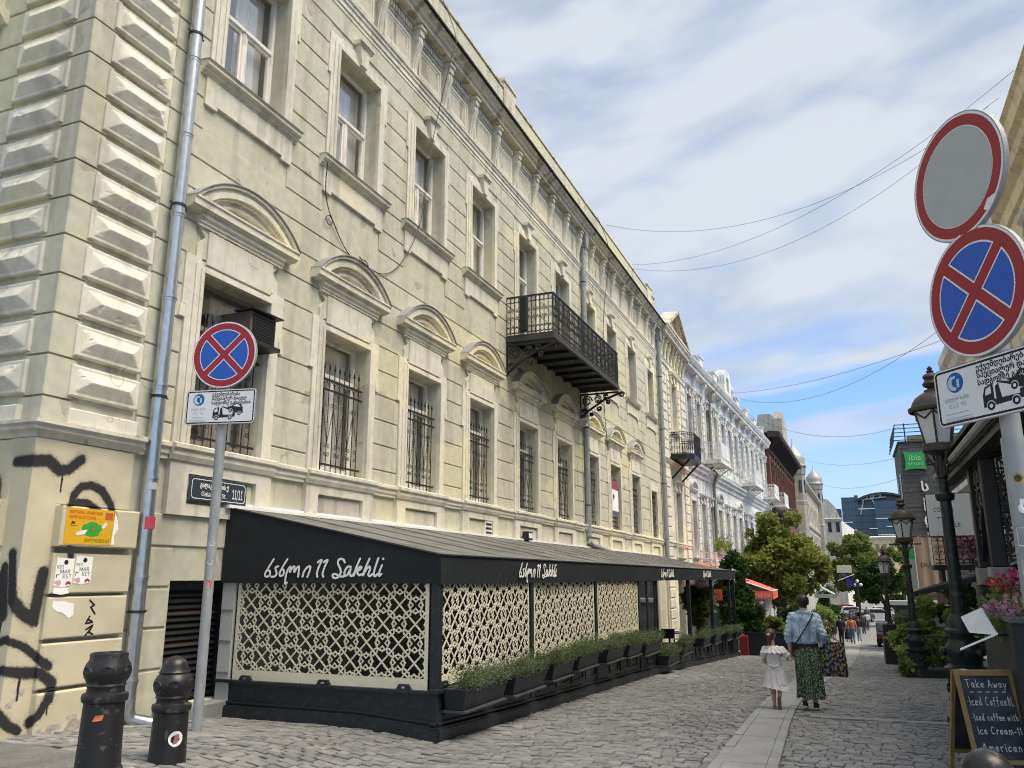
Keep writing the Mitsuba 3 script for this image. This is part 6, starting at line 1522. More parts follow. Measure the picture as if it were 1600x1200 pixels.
def fret(fr, u0, u1, z0, z1, w0, w1, curve):
    """Star pattern fretwork in a spandrel with an arched lower edge."""
    c = .30
    parts = []
    for i in range(int((u1 - u0) / c) + 2):
        for j in range(int((z1 - z0) / c) + 2):
            x, z = u0 + i * c, z1 - j * c
            for a in range(4):
                t = a * math.pi / 4
                L = .15 if a % 2 == 0 else .212
                parts.append(LineString([(x - L * math.cos(t), z - L * math.sin(t)), (x + L * math.cos(t), z + L * math.sin(t))]).buffer(.013))
            parts.append(Point(x, z).buffer(.035)); parts.append(Point(x + c / 2, z - c / 2).buffer(.075).difference(Point(x + c / 2, z - c / 2).buffer(.05)))
    pg = unary_union(parts).intersection(curve)
    return unary_union([pg, curve.difference(curve.buffer(-.025))])


cv = Polygon([(0, 2.95), (1.5, 2.95), (1.5, 2.52), (1.1, 2.46), (.7, 2.28), (.35, 1.98), (.12, 1.72), (0, 1.66)])
for y, u in ((12.66, .23), (11.56, .23)):
    fr = Frame(PX + .06, y, 0, 90)
    put('fretwork', M().poly(fr, affinity.translate(fret(fr, 0, 1.5, 1.6, 2.95, 0, 0, cv), .17, 0), -.03, 0), 'dark_metal_paint', pc)
fr = Frame(PX + .12, 12.75, 0, 180)
cv2 = Polygon([(.0, 2.95), (1.1, 2.95), (1.1, 1.7), (.95, 1.95), (.75, 2.3), (.55, 2.42), (.35, 2.3), (.17, 1.95), (.0, 1.7)])
put('fretwork', M().poly(fr, fret(fr, 0, 1.1, 1.6, 2.95, 0, 0, cv2), -.02, .02), 'dark_metal_paint', pc)
bx = thing('flower_planter', 'tall black boarded planter with pink flowers beside the chalkboard', 'planter')
Pb = Frame(1.30, 10.6, 0, 180)
Pf = Frame(1.30, 8.75, 0, 90)
put('box', M().box(Pf, .02, .9, -.5, 1.08, -1.85, -.02), plain(.012, .014, .017), bx)
for q in range(13):
    put('board', M().box(Pb, q * .143, q * .143 + .137, -.5, 1.10, -.02, .012, .004), 'planter_boards', bx)
for q in range(6):
    put('board', M().box(Pf, .01 + q * .15, .154 + q * .15, -.5, 1.10, -.02, .012, .004), 'planter_boards', bx)
put('rim', M().box(Pb, -.02, 1.9, 1.10, 1.14, -.12, .03, .005).box(Pf, 0, .95, 1.10, 1.14, -.1, .03, .005), plain(.10, .10, .10), bx)
def flowers(name, lab, c, col, n=120, s=(.10, .10, .06), lz=.05):
    f = thing(name, lab, 'flower')
    labels[put('petals', leaf_cards(n, rng.normal(0, 1, (n, 3)) * np.array(s) + c, lz, .9), col, f)] = {'kind': 'stuff'}
    m_ = 160
    put('foliage', leaf_cards(m_, rng.normal(0, 1, (m_, 3)) * np.array(s) * 1.5 + np.array(c) - [0, 0, .16], .07), 'leaf_hedge', f)
    put('stems', M().tube(np.array([[c[0], c[1], 1.02], [c[0] + .02, c[1], c[2]]]), .006, 4), 'bark', f)
flowers('geranium', 'magenta flower head highest in the black planter', [1.56, 9.7, 1.46], plain(.36, .03, .13))
flowers('geranium', 'pale pink flower cluster low at the left rim of the black planter', [1.34, 9.3, 1.20], plain(.50, .26, .34), s=(.09, .08, .04))
flowers('geranium', 'orange red flower cluster left of the magenta one in the planter', [1.46, 10.2, 1.43], plain(.45, .05, .02), 70, (.06, .06, .05))
flowers('geranium', 'pink flowers at the frame edge in the black planter', [1.62, 9.3, 1.38], plain(.40, .06, .17), 60, (.06, .06, .04))
mp = thing('menu_leaflet', 'white opened menu leaflet on a holder at the side of the black planter', 'menu')
v = np.array([[.98, 9.05, .99], [1.20, 8.95, .98], [1.10, 9.02, 1.22], [.93, 9.12, 1.13], [1.02, 9.06, .97], [1.06, 9.03, 1.23]])
n0 = np.array([.012, .03, .0])
put('cover', M().add(np.vstack([v[[0, 1, 2, 3]] + n0, v[[0, 1, 2, 3]]]), BOXF), 'paper', mp)
put('leaf', M().add(np.array([[.88, 8.99, .83], [1.20, 8.93, .985], [1.205, 8.97, .99], [.885, 9.04, .835], [.88, 8.99, .842], [1.20, 8.93, .997], [1.205, 8.97, 1.002], [.885, 9.04, .847]]), BOXF), 'paper', mp)
put('holder', M().tube(np.array([[1.2, 8.97, .98], [1.30, 9.0, .98]]), .012, 6), 'iron', mp)

# ------------------------------------------------------------------ chalkboard, bollards, signs
cb = thing('chalkboard', 'wooden framed sandwich board with chalk coffee menu at the lower right', 'sandwich board')
ca = Frame(.79, 8.90, 0, 72)                        # u along the board
zg = float(ground(.9, 8.9))
def lean(fr, pts, dz, top, slope):
    """(u, h, thickness) on a panel that leans: h up the panel, its foot further out in w."""
    p = np.asarray(pts, float)
    h = p[:, 1]
    return fr.at(np.stack([p[:, 0], dz + h, (top - h) * slope + p[:, 2]], 1))
HB, SL = .93, .30
def panel(u0, u1, h0, h1, t0, t1, sl=SL):
    p = np.array([[u0, h0, t0], [u1, h0, t0], [u1, h1, t0], [u0, h1, t0], [u0, h0, t1], [u1, h0, t1], [u1, h1, t1], [u0, h1, t1]])
    return lean(ca, p, zg, HB, sl), BOXF
put('slate', M().add(*panel(.03, .48, .20, HB - .04, .0, .012)), 'board_slate', cb)
fm = M()
for q in ((0, .035, 0, HB), (.475, .51, 0, HB), (.035, .475, HB - .045, HB), (.035, .475, .17, .205)):
    fm.add(*panel(*q, -.005, .025))
put('frame', fm, 'board_wood', cb)
bm = M()
for q in ((0, .035, 0, HB), (.475, .51, 0, HB), (.035, .475, HB - .045, HB), (.035, .475, .17, .205)):
    bm.add(*panel(*q, -.05, -.02, -SL))
put('rear_frame', bm, 'board_wood', cb)
put('rear_slate', M().add(*panel(.03, .48, .20, HB - .04, -.042, -.03, -SL)), 'board_slate', cb)
put('hinge', M().add(*panel(.06, .12, HB - .005, HB + .008, -.03, .02)).add(*panel(.39, .45, HB - .005, HB + .008, -.03, .02)), 'zinc_pipe', cb)
ch = M()
def chalk(text, u, h, size, width):
    pg = handwriting(text, size, .0034)
    L = pg.bounds[2]
    pg = affinity.scale(pg, width / L, 1, origin=(0, 0))
    for g_ in getattr(pg, 'geoms', [pg]):
        m_ = trimesh.creation.extrude_polygon(g_, .0015, engine='earcut')
        ch.add(lean(ca, np.array(m_.vertices) + [u, h, .0125], zg, HB, SL), m_.faces)
chalk('Take Away', .075, .785, .066, .36)
for q in range(5): chalk('-', .10 + q * .07, .735, .04, .035)
chalk('.Iced Coffee8L', .06, .635, .075, .40)
chalk('.Iced coffee with', .07, .515, .056, .39)
chalk(' Ice Cream-11', .06, .405, .062, .40)
chalk('.Americano', .075, .27, .068, .39)
put('chalk_writing', ch, 'chalk', cb)

BOL = [(.205, -.10), (.205, .03), (.19, .05), (.205, .09), (.20, .13), (.165, .17), (.160, .19), (.148, .20), (.140, .42), (.135, .62), (.150, .63), (.155, .655), (.15, .68), (.125, .69), (.122, .72), (.132, .735), (.126, .75), (.15, .79), (.158, .83), (.15, .87), (.128, .905), (.118, .915), (.122, .93), (.112, .945)]
def bollard(x, y, z, lab, dome=True, s=1.0):
    b = thing('bollard', lab, 'bollard', None)
    pr = [(r * s, h * s) for r, h in BOL]
    if dome:
        pr += [(.108 * s, .96 * s)] + [(.104 * s * math.cos(t), (.96 + .095 * math.sin(t)) * s) for t in np.linspace(.1, 1.57, 9)]
    else:
        pr = pr[:-4] + [(.125 * s, .915 * s), (.128 * s, .94 * s), (.122 * s, .955 * s), (.108 * s, .955 * s), (.098 * s, .93 * s), (.09 * s, .82 * s), (0, .81 * s)]
    put('shaft', M().lathe(x, y, pr, 36, z), 'iron_worn', b, smooth=40)
    for q in range(6):
        a = q * math.pi / 3 + .3
        f = Frame(x + .150 * s * math.cos(a), y + .150 * s * math.sin(a), z, -math.degrees(a))
        o = M()
        for rr in (.052, .035, .018):
            o.tube(f.at(np.array([[p[0], p[1], .004 - (p[0] ** 2) * 3.4 / s] for p in arc(0, .815 * s, rr * s, 0, 180, 9)])), .006 * s, 5)
        put('ornament', o, 'iron_worn', b)
    return b
b1 = bollard(-4.98, 4.58, .02, 'black iron bollard with a broken open top, nearest the corner', False)
b2 = bollard(-5.26, 5.52, -.19, 'black iron bollard with a domed cap beside the sign pole')
b3 = bollard(.44, 4.02, -.085, 'black iron bollard whose shiny dome shows at the bottom right, before the chalkboard', s=.86)
def wrap_sticker(x, y, z, r, a0, pg, bsdf, lab):
    v, f = trimesh.creation.triangulate_polygon(pg.segmentize(.01), engine='earcut')
    a = math.radians(a0) + v[:, 0] / r
    k = put('bollard_sticker', (np.stack([x + r * np.cos(a), y + r * np.sin(a), z + v[:, 1]], 1), f), bsdf)
    return tag(k, lab, 'sticker')
wrap_sticker(-5.26, 5.52, .24, .146, -45, Point(.05, 0).buffer(.058, 12), 'paper', 'round white sticker on the domed bollard')
wrap_sticker(-5.26, 5.52, .24, .1475, -45, Polygon([(.03, -.035), (.07, -.03), (.075, .035), (.04, .03)]), plain(.3, .10, .12), 'small dark red figure printed in the middle of the round white sticker')
wrap_sticker(-4.98, 4.58, .55, .143, -58, Polygon([(-.03, -.02), (.035, -.012), (.045, .025), (-.01, .02)]), plain(.55, .16, .08), 'torn orange sticker on the open topped bollard')


def no_stopping(fr, z, r, parent, k0='no_stopping_disc'):
    d = put(k0, M().poly(fr, Point(0, z).buffer(r, 24), -.012, 0).poly(fr, Point(0, z).buffer(r, 24).difference(Point(0, z).buffer(r * .985, 24)), -.03, -.012), 'pole_grey', parent)
    P0 = Point(0, z)
    put('white_edge', M().poly(fr, P0.buffer(r * .985, 24), 0, .001), 'sign_white', d)
    c1 = unary_union([LineString([(-r, z - r), (r, z + r)]).buffer(r * .115), LineString([(-r, z + r), (r, z - r)]).buffer(r * .115)])
    c2 = unary_union([LineString([(-r, z - r), (r, z + r)]).buffer(r * .085), LineString([(-r, z + r), (r, z - r)]).buffer(r * .085)])
    put('red_ring', M().poly(fr, unary_union([P0.buffer(r * .95, 24).difference(P0.buffer(r * .765, 24)), c2.intersection(P0.buffer(r * .78, 24))]), .001, .003), 'sign_red', d)
    put('blue_field', M().poly(fr, P0.buffer(r * .735, 24).difference(c1), .001, .003), 'sign_blue', d)
    return d


def tow_plate(fr, u0, u1, z0, z1, parent):
    w, h = u1 - u0, z1 - z0
    o = sbox(u0, z0, u1, z1).buffer(-.04).buffer(.04)
    d = put('tow_plate', M().poly(fr, o, -.012, 0), 'pole_grey', parent)
    put('face', M().poly(fr, o.buffer(-.006), 0, .001), 'sign_white', d)
    put('border', M().poly(fr, o.buffer(-.014).difference(o.buffer(-.026)), .001, .003), 'ink_black', d)
    tx = M()
    for q, t in enumerate(('ექვემდებარება', 'სპეციალურ დაცულ', 'სადგომზე გადაყვანას')):
        g_, L = geo_text(t, h * .135)
        wd = w * (.40, .50, .56)[q]
        tx.poly(fr, affinity.translate(affinity.scale(g_, wd / L, 1, origin=(0, 0)), u0 + w * .37, z0 + h * (.815 - q * .125)), .001, .003)
    put('lettering', tx, 'ink_black', d)
    a = u0 + w * .40; b = z0 + h * .11; s = w * .43
    P = lambda pts: Polygon([(a + x * s, b + y * s) for x, y in pts])
    truck = unary_union([P([(0, .07), (0, .26), (.05, .38), (.20, .42), (.20, .17), (.66, .17), (.66, .24), (.74, .24), (.74, .10), (.0, .07)]),
                         P([(.24, .17), (.24, .36), (.30, .40), (.34, .17)]), P([(.27, .42), (.30, .44), (.54, .37), (.52, .33)])])
    truck = truck.difference(P([(.035, .25), (.065, .355), (.16, .385), (.16, .27)]))
    truck = truck.difference(unary_union([Point(a + x * s, b + .08 * s).buffer(.085 * s) for x in (.13, .58)]))
    car = P([(.48, .34), (.50, .42), (.62, .44), (.70, .53), (.90, .49), (.985, .39), (1.0, .22), (.93, .17), (.62, .28)]).difference(P([(.67, .43), (.725, .505), (.87, .475), (.92, .39)])).difference(unary_union([Point(a + x * s, b + y * s).buffer(.075 * s) for x, y in ((.58, .30), (.88, .20))]))
    wheels = unary_union([Point(a + x * s, b + y * s).buffer(r_ * s).difference(Point(a + x * s, b + y * s).buffer(r_ * .5 * s)) for x, y, r_ in ((.13, .08, .068), (.58, .08, .068), (.58, .30, .058), (.88, .20, .058))])
    put('pictogram', M().poly(fr, unary_union([truck, car, wheels]), .001, .003), 'ink_black', d)
    ec = (u0 + w * .185, z0 + h * .72)
    put('emblem', M().poly(fr, Point(*ec).buffer(h * .17, 16), .001, .003), plain(.02, .10, .36), d)
    e = unary_union([Polygon(arc(ec[0] - h * .025, ec[1] - h * .01, h * .125, 70, 290, 14)).difference(Point(ec[0] + h * .02, ec[1]).buffer(h * .085)), Point(ec[0], ec[1] + h * .09).buffer(h * .025), sbox(ec[0] + h * .04, ec[1] - h * .09, ec[0] + h * .09, ec[1] + h * .05)])
    put('emblem_figure', M().poly(fr, e, .003, .0045), plain(.45, .6, .62), d)
    tx = M()
    g_, L = geo_text('ცხელი ხაზი', h * .10)
    tx.poly(fr, affinity.translate(affinity.scale(g_, w * .21 / L, 1, origin=(0, 0)), u0 + w * .08, z0 + h * .42), .001, .003)
    latin(tx, fr, '013 98', u0 + w * .11, z0 + h * .30, h * .075, .001, .002, width=w * .15)
    for zz in (.20, .12, .08):
        tx.box(fr, u0 + w * .07, u0 + w * (.27 if zz > .15 else .30), z0 + h * zz, z0 + h * (zz + .016), .001, .003)
    put('small_print', tx, 'ink_pale', d)
    return d


sp = thing('sign_post', 'grey post with one no stopping sign and a tow away plate beside the cream house', 'signpost')
put('pole', M().tube(np.array([[-6.30, 6.98, -.4], [-6.30, 6.98, 4.25]]), .052, 16), 'pole_grey', sp, smooth=50)
Sg = Frame(-6.28, 6.90, 0, 78)
no_stopping(Sg, 3.92, .385, sp)
tow_plate(Sg, -.41, .42, 3.13, 3.52, sp)
for z in (3.92, 3.3):
    put('clamp', M().tube(np.array([[-6.30, 6.98, z - .03], [-6.30, 6.98, z + .03]]), .06, 12), 'zinc_pipe', sp)
for q, (z, c, lab) in enumerate(((1.85, (.5, .5, .5), 'small white sticker scrap high on the left sign post'), (1.42, (.5, .12, .1), 'red and white sticker on the left sign post'), (1.66, (.42, .44, .45), 'round pale sticker on the left sign post'))):
    wrap_sticker(-6.30, 6.98, z, .0535, -52, Point(0, 0).buffer(.03, 8) if q != 1 else sbox(-.03, -.04, .035, .05), plain(*c), lab)
sr = thing('sign_post', 'grey post at the right edge with two round signs above a tow away plate', 'signpost')
RX, RY = .89, 5.16
put('pole', M().tube(np.array([[RX, RY, -.5], [RX, RY, 3.75]]), .052, 16).tube(np.array([[RX, RY, -.5], [RX, RY, 2.25]]), .062, 16), 'pole_grey', sr, smooth=50)
Sr = Frame(RX - .09, RY - .06, 0, 149)
Sr2 = Frame(RX - .09, RY - .06, 0, 147)
d = put('round_disc', M().poly(Sr, Point(-.03, 3.83).buffer(.388, 28), -.012, 0).poly(Sr, Point(-.03, 3.83).buffer(.388, 28).difference(Point(-.03, 3.83).buffer(.380, 28)), -.03, -.012), 'pole_grey', sr)
c0 = Point(-.03, 3.83)
put('white_edge', M().poly(Sr, c0.buffer(.380, 28), 0, .001), 'sign_white', d)
put('grey_face', M().poly(Sr, c0.buffer(.297, 28), .001, .003), 'sign_grey', d)
put('red_ring', M().poly(Sr, c0.buffer(.366, 28).difference(c0.buffer(.303, 28)).difference(Polygon([(.16, 3.54), (.19, 3.58), (.24, 3.585), (.26, 3.55), (.23, 3.57), (.18, 3.53)]).buffer(.008)), .001, .003), 'sign_red', d)
no_stopping(Sr2, 3.10, .382, sr)
tow_plate(Frame(RX - .08, RY - .065, 0, 142), -.40, .45, 2.36, 2.71, sr)
for z in (3.67, 3.10, 2.5):
    put('clamp', M().tube(np.array([[RX, RY, z - .03], [RX, RY, z + .03]]), .068, 12), 'zinc_pipe', sr)
wrap_sticker(RX, RY, 2.02, .0635, 262, Point(-.005, 0).buffer(.03, 12), plain(.42, .30, .05), 'round yellow sticker on the right sign post')
wrap_sticker(RX, RY, 2.02, .0645, 262, Point(-.005, 0).buffer(.019, 12), plain(.06, .05, .04), 'dark symbol inside the round yellow sticker')
wrap_sticker(RX, RY, 1.86, .0635, 265, Point(0, 0).buffer(.027, 10).union(sbox(-.015, .02, .012, .05)), 'paper', 'torn white round sticker below the yellow one on the right post')
wrap_sticker(RX, RY, 1.70, .0635, 262, sbox(-.05, -.04, .06, .06), plain(.55, .6, .7), 'square pale blue sticker on the right post')
wrap_sticker(RX, RY, 1.49, .0635, 262, sbox(-.045, -.07, .05, .10), plain(.42, .44, .46), 'torn poster scrap lowest on the right post')


# ------------------------------------------------------------------ street lamps on ornate pedestals, railing, hedge
def lamp(x, y, zt, z0, lab, s=1.0, ped=True):
    """zt: top of the finial."""
    L = thing('street_lamp', lab, 'street lamp')
    h = zt
    lat = lambda pr: [(r * s, h + (z_ - 0) * s) for r, z_ in pr]
    put('finial', M().lathe(x, y, lat([(.05, -.30), (.10, -.27), (.11, -.24), (.075, -.19), (.10, -.15), (.085, -.12), (.035, -.09), (.05, -.07), (.02, -.055), (.035, -.035), (.03, -.02), (.012, -.012), (.018, -.004), (0, 0)]), 16), 'lamp_bronze', L, smooth=45)
    put('cap', M().lathe(x, y, lat([(.30, -.62), (.315, -.60), (.315, -.565), (.275, -.55), (.262, -.50), (.22, -.43), (.15, -.38), (.10, -.355), (.10, -.33), (.055, -.31), (.05, -.30)]), 24), 'lamp_bronze', L, smooth=40)
    n = 6
    ca_ = M()
    for q in range(n):
        a = q * 2 * math.pi / n + .35
        p0, p1 = np.array([x + .255 * s * math.cos(a), y + .255 * s * math.sin(a), h - .62 * s]), np.array([x + .165 * s * math.cos(a), y + .165 * s * math.sin(a), h - 1.05 * s])
        ca_.tube(np.array([p0, p1]), .014 * s, 5)
        b = a + 2 * math.pi / n
        q0, q1 = np.array([x + .255 * s * math.cos(b), y + .255 * s * math.sin(b), h - .62 * s]), np.array([x + .165 * s * math.cos(b), y + .165 * s * math.sin(b), h - 1.05 * s])
        ca_.tube(np.array([p0 * .97 + p1 * .03, (p0 + q0) / 2 - [0, 0, .10 * s], q0 * .97 + q1 * .03]), .012 * s, 5)
        put('lamp_pane', (np.array([p0, q0, q1, p1]), np.array([[0, 1, 2], [0, 2, 3]])), 'frosted', L)
    put('cage', ca_, 'lamp_bronze', L)
    put('gallery', M().lathe(x, y, lat([(.06, -1.20), (.10, -1.18), (.20, -1.14), (.205, -1.10), (.19, -1.09), (.195, -1.055), (.17, -1.04)]), 24), 'lamp_bronze', L, smooth=40)
    sc_ = M()
    for q in range(4):
        a = q * math.pi / 2 + .35
        e = Frame(x, y, 0, 90 - math.degrees(a))
        iron(sc_, e, [(.06 * s, h - 1.45 * s), (.08 * s, h - 1.34 * s), (.15 * s, h - 1.24 * s), (.19 * s, h - 1.15 * s)], 0, .016 * s)
        iron(sc_, e, scroll(.15 * s, h - 1.29 * s, .045 * s, 1.2, 0, 1, 10), 0, .012 * s)
    put('brackets', sc_, 'lamp_bronze', L)
    zc = z0 + 1.28 * s
    put('pole', M().lathe(x, y, [(.098 * s, zc), (.075 * s, zc + .5), (.066 * s, h - 1.78 * s), (.10 * s, h - 1.77 * s), (.115 * s, h - 1.72 * s), (.11 * s, h - 1.69 * s), (.06 * s, h - 1.66 * s), (.055 * s, h - 1.5 * s), (.075 * s, h - 1.48 * s), (.05 * s, h - 1.44 * s), (.06 * s, h - 1.2 * s)], 20), 'lamp_green', L, smooth=40)
    if ped:
        put('pedestal', M().lathe(x, y, [(z_r * s, z0 + z_h * s) for z_r, z_h in ((.27, -.2), (.27, .10), (.235, .12), (.22, .18), (.20, .25), (.185, .55), (.20, .60), (.235, .63), (.24, .67), (.20, .69), (.175, .71), (.185, .77), (.22, .84), (.215, .90), (.17, .96), (.15, 1.0), (.16, 1.05), (.19, 1.08), (.19, 1.11), (.155, 1.14), (.15, 1.22), (.13, 1.26), (.10, 1.30))], 24), 'lamp_green', L, smooth=35)
        for q in range(6):
            a = q * math.pi / 3 + .2
            e = Frame(x + .20 * s * math.cos(a), y + .20 * s * math.sin(a), 0, -math.degrees(a))
            o = M()
            for cu, cz, rr, fl in ((-.05, .42, .055, 1), (.05, .42, .055, -1), (0, .27, .06, 1), (0, .52, .03, 1)):
                iron(o, e, scroll(cu * s, z0 + cz * s, rr * s, 1.2, 1.5, fl, 12), .005, .013 * s)
            put('acanthus', o, 'lamp_green', L)
            put('leaf_boss', M().sphere([x + .225 * s * math.cos(a), y + .225 * s * math.sin(a), z0 + .86 * s], .05 * s, 8), 'lamp_green', L, smooth=True)
    return L


lamp(1.31, 12.95, 4.50, -.42, 'nearest street lamp, its black post rising before the timber porch', 1.1)
lamp(1.28, 22.7, 3.52, -.86, 'second street lamp with a cross bar, beside the tan banner', 1.02)
scene['street_lamp_001__cross_bar'] = mikit.ply(M().tube(np.array([[.92, 22.7, 2.30], [1.66, 22.7, 2.30]]), .018, 6).mesh(), 'lamp_green')
lamp(1.22, 36.5, 2.72, -1.6, 'third street lamp farther down the street, left of the tan banner', 1.02)
rr = thing('street_railing', 'low dark green railing running right from the second lamp pedestal, before the hedge', 'railing')
Rl = Frame(1.28, 22.7, float(ground(1.3, 22.7)), 90)
put('rail', M().box(Rl, .15, 2.4, .93, .97, -.03, .03, .006), 'lamp_green', rr)
put('rail', M().box(Rl, .15, 2.4, .76, .79, -.02, .02), 'lamp_green', rr)
put('rail', M().box(Rl, .15, 2.4, .25, .28, -.02, .02), 'lamp_green', rr)
put('kerb', M().box(Rl, .15, 2.5, -.1, .22, -.10, .10, .02), 'lamp_green', rr)
for u in np.arange(.32, 2.4, .15):
    put('baluster', M().box(Rl, u - .018, u + .018, .28, .76, -.012, .012), 'lamp_green', rr)


def foliage(n, c, rad, size, seed, blobs=26, fill=.55, ragged=1.0):
    """Leaf positions: clumps of different sizes spread over an uneven crown."""
    r = np.random.default_rng(seed)
    d = r.normal(size=(blobs, 3)); d /= np.linalg.norm(d, axis=1, keepdims=True)
    cc = d * (r.uniform(fill, 1.0, (blobs, 1)) ** .5) * .80 * r.uniform(1 - .28 * ragged, 1 + .16 * ragged, (blobs, 1))
    br = r.uniform(.11, .29, blobs) * (26 / blobs) ** .22
    which = r.choice(blobs, n, p=br ** 2 / (br ** 2).sum())
    e = r.normal(size=(n, 3)); e /= np.linalg.norm(e, axis=1, keepdims=True)
    p = cc[which] + e * br[which][:, None] * (r.uniform(.30, 1.12, (n, 1)) ** .5) * np.array([1, 1, .75])
    p = p * np.array(rad) + np.array(c)
    return leaf_cards(n, p, size, .62, .25)


for q, (c, rad, lab, kind, n) in enumerate((([1.55, 25.4, -.08], [.85, 2.0, 1.0], 'glossy bright green laurel hedge left of the second lamp pedestal', 'leaf_hedge', 5200), ([2.75, 25.2, .05], [.8, 1.6, .95], 'glossy laurel hedge behind the street railing', 'leaf_hedge', 5200), ([2.5, 15.6, .30], [.5, .9, .75], 'shrubs between the nearest lamp and the porch columns', 'leaf_hedge', 3600),
                                            ([3.2, 28.4, .25], [1.5, 1.2, 1.1], 'dark green shrub rising behind the laurel hedge', 'leaf_dark', 4500), ([1.7, 30.5, -.45], [.7, 2.0, 1.1], 'feathery lighter shrub at the far end of the laurel hedge', 'leaf_herb', 4200), ([1.02, 22.6, -.62], [.16, .3, .28], 'small clipped tuft at the foot of the second lamp pedestal', 'leaf_hedge', 700),
                                            ([3.2, 13.8, .8], [.7, 1.0, .7], 'dim shrub under the timber porch', 'leaf_dark', 1800))):
    t = thing('laurel_hedge' if kind == 'leaf_hedge' else 'shrub', lab, 'hedge' if kind == 'leaf_hedge' else 'shrub')
    put('foliage', foliage(n, c, rad, .15 if kind != 'leaf_herb' else .11, 40 + q, 24, fill=.1), kind, t)
    put('trunk', M().tube(np.array([[c[0], c[1], float(ground(c[0], c[1])) - .1], [c[0], c[1], c[2]]]), .05, 6), 'bark', t)
ab = thing('sandwich_board', 'black sandwich board standing at the end of the hedge', 'sandwich board')
for sg, nme in ((1, 'front_board'), (-1, 'rear_board')):
    f = Frame(.78, 30.6, float(ground(1, 30.6)), 90)
    p = np.array([[0, 0, sg * .28], [.85, 0, sg * .28], [.85, 1.25, 0], [0, 1.25, 0], [0, 0, sg * .28 + .03], [.85, 0, sg * .28 + .03], [.85, 1.25, .03], [0, 1.25, .03]])
    put(nme, M().add(f.at(p), BOXF), plain(.008, .008, .009), ab)
    put('rim', M().add(f.at(p * [0, 1, 1] + [-.02, 0, 0.01] + np.array([[0, 0, 0], [.03, 0, 0], [.03, 0, 0], [0, 0, 0]] * 2)), BOXF), plain(.16, .15, .13), ab)
# ------------------------------------------------------------------ trees, shrubs, cars beyond
def tree(name, lab, base, height, c, rad, n, size, kind, seed, tr=.16, blobs=34, cat='tree'):
    t = thing(name, lab, cat)
    bz_ = float(ground(base[0], base[1])) - .1
    m_ = M()
    fork = bz_ + height * .30
    m_.tube(np.array([[base[0], base[1], bz_], [base[0] + .05, base[1], (bz_ + fork) / 2], [base[0], base[1], fork]]), [tr * 1.25, tr, tr * .85], 10)
    r = np.random.default_rng(seed)
    for q in range(9):
        a = q * 2.4
        e = np.array(c) + np.array([math.cos(a) * rad[0] * .6, math.sin(a) * rad[1] * .6, rad[2] * r.uniform(-.5, .7)])
        s_ = np.array([base[0], base[1], fork - r.uniform(0, .3)])
        m_.tube(np.array([s_, (s_ + e) / 2 + r.normal(0, .2, 3), e]), [tr * .55, tr * .33, tr * .08], 6, cap=False)
    put('trunk', m_, 'bark', t)
    put('crown', foliage(n, c, rad, size, seed, blobs), kind, t)
    return t


tree('street_tree', 'yellow green bushy tree in front of the brick house', (-4.3, 58), 8.5, [-4.25, 58, 2.35], [3.25, 3.0, 3.6], 21000, .28, 'leaf_tree', 3, .2, 86)
tree('plane_tree', 'large pale green tree glowing in the sun under the glass tower', (.5, 140), 12, [.7, 140, 3.2], [4.6, 4, 6.2], 22000, .46, 'leaf_far', 5, .35, 50)
tree('dark_tree', 'dark green tree at the end of the street, in front of the pale green one', (3.0, 96), 8, [2.6, 96, 1.0], [2.9, 3, 2.9], 13000, .32, 'leaf_dark', 8, .25, 36)
tree('plane_tree', 'light green tree between the large pale tree and the lamps', (7.5, 150), 12, [7.2, 150, 3.0], [3.4, 3, 4.8], 9000, .46, 'leaf_far', 15, .3, 30)
tree('young_conifer', 'dark feathery conifer behind the end of the terrace', (-4.9, 37.6), 4.4, [-4.9, 37.6, .9], [1.0, 1.0, 2.2], 7000, .16, 'leaf_dark', 21, .07, 40)
for q, (c, rad, n, kd, lab) in enumerate((([-5.2, 30.5, .55], [.8, .9, .75], 3200, 'leaf_hedge', 'glossy leaved shrub inside the open part of the terrace'), ([-4.1, 35.3, -.2], [.95, .8, .95], 4200, 'leaf_dark', 'dark bush behind the black tub planter'), ([-3.2, 35.4, -.55], [.7, .5, .6], 2600, 'leaf_tree', 'yellow green plant in the black tub planter'),
                                           ([-2.7, 41, -.6], [.8, 1.0, 1.1], 3000, 'leaf_dark', 'dark leafy plants under the red awning'), ([-2.2, 62, -1.55], [1.0, 2.2, 1.5], 5200, 'leaf_hedge', 'dense green bush on the left edge of the street beyond the tree'), ([-2.0, 72, -.9], [1.5, 3, 2.5], 5200, 'leaf_dark', 'tall dark bush beyond the dense green one'),
                                           ([-2.1, 48, -1.3], [.5, .8, .8], 1800, 'leaf_tree', 'yellowish shrub beside the small chalk menu'))):
    s = thing('shrub', lab, 'shrub')
    put('foliage', foliage(n, c, rad, .15, 60 + q, 26, fill=.1), kd, s)
    put('trunk', M().tube(np.array([[c[0], c[1], float(ground(c[0], c[1])) - .1], [c[0], c[1], c[2]]]), .05, 6), 'bark', s)
tb = thing('tub_planter', 'long black tub planter with a small dome emblem, beyond the terrace', 'planter')
gz = float(ground(-3.4, 34.6))
Tf = Frame(-4.15, 34.6, 0, 90)
p = np.array([[.06, gz, 0], [1.94, gz, 0], [2.0, gz + .85, .06], [0, gz + .85, .06]])
put('tub', M().add(Tf.at(np.vstack([p - [0, 0, .75], p])), BOXF).box(Tf, -.04, 2.04, gz + .82, gz + .88, -.8, .09), 'black_wood', tb)
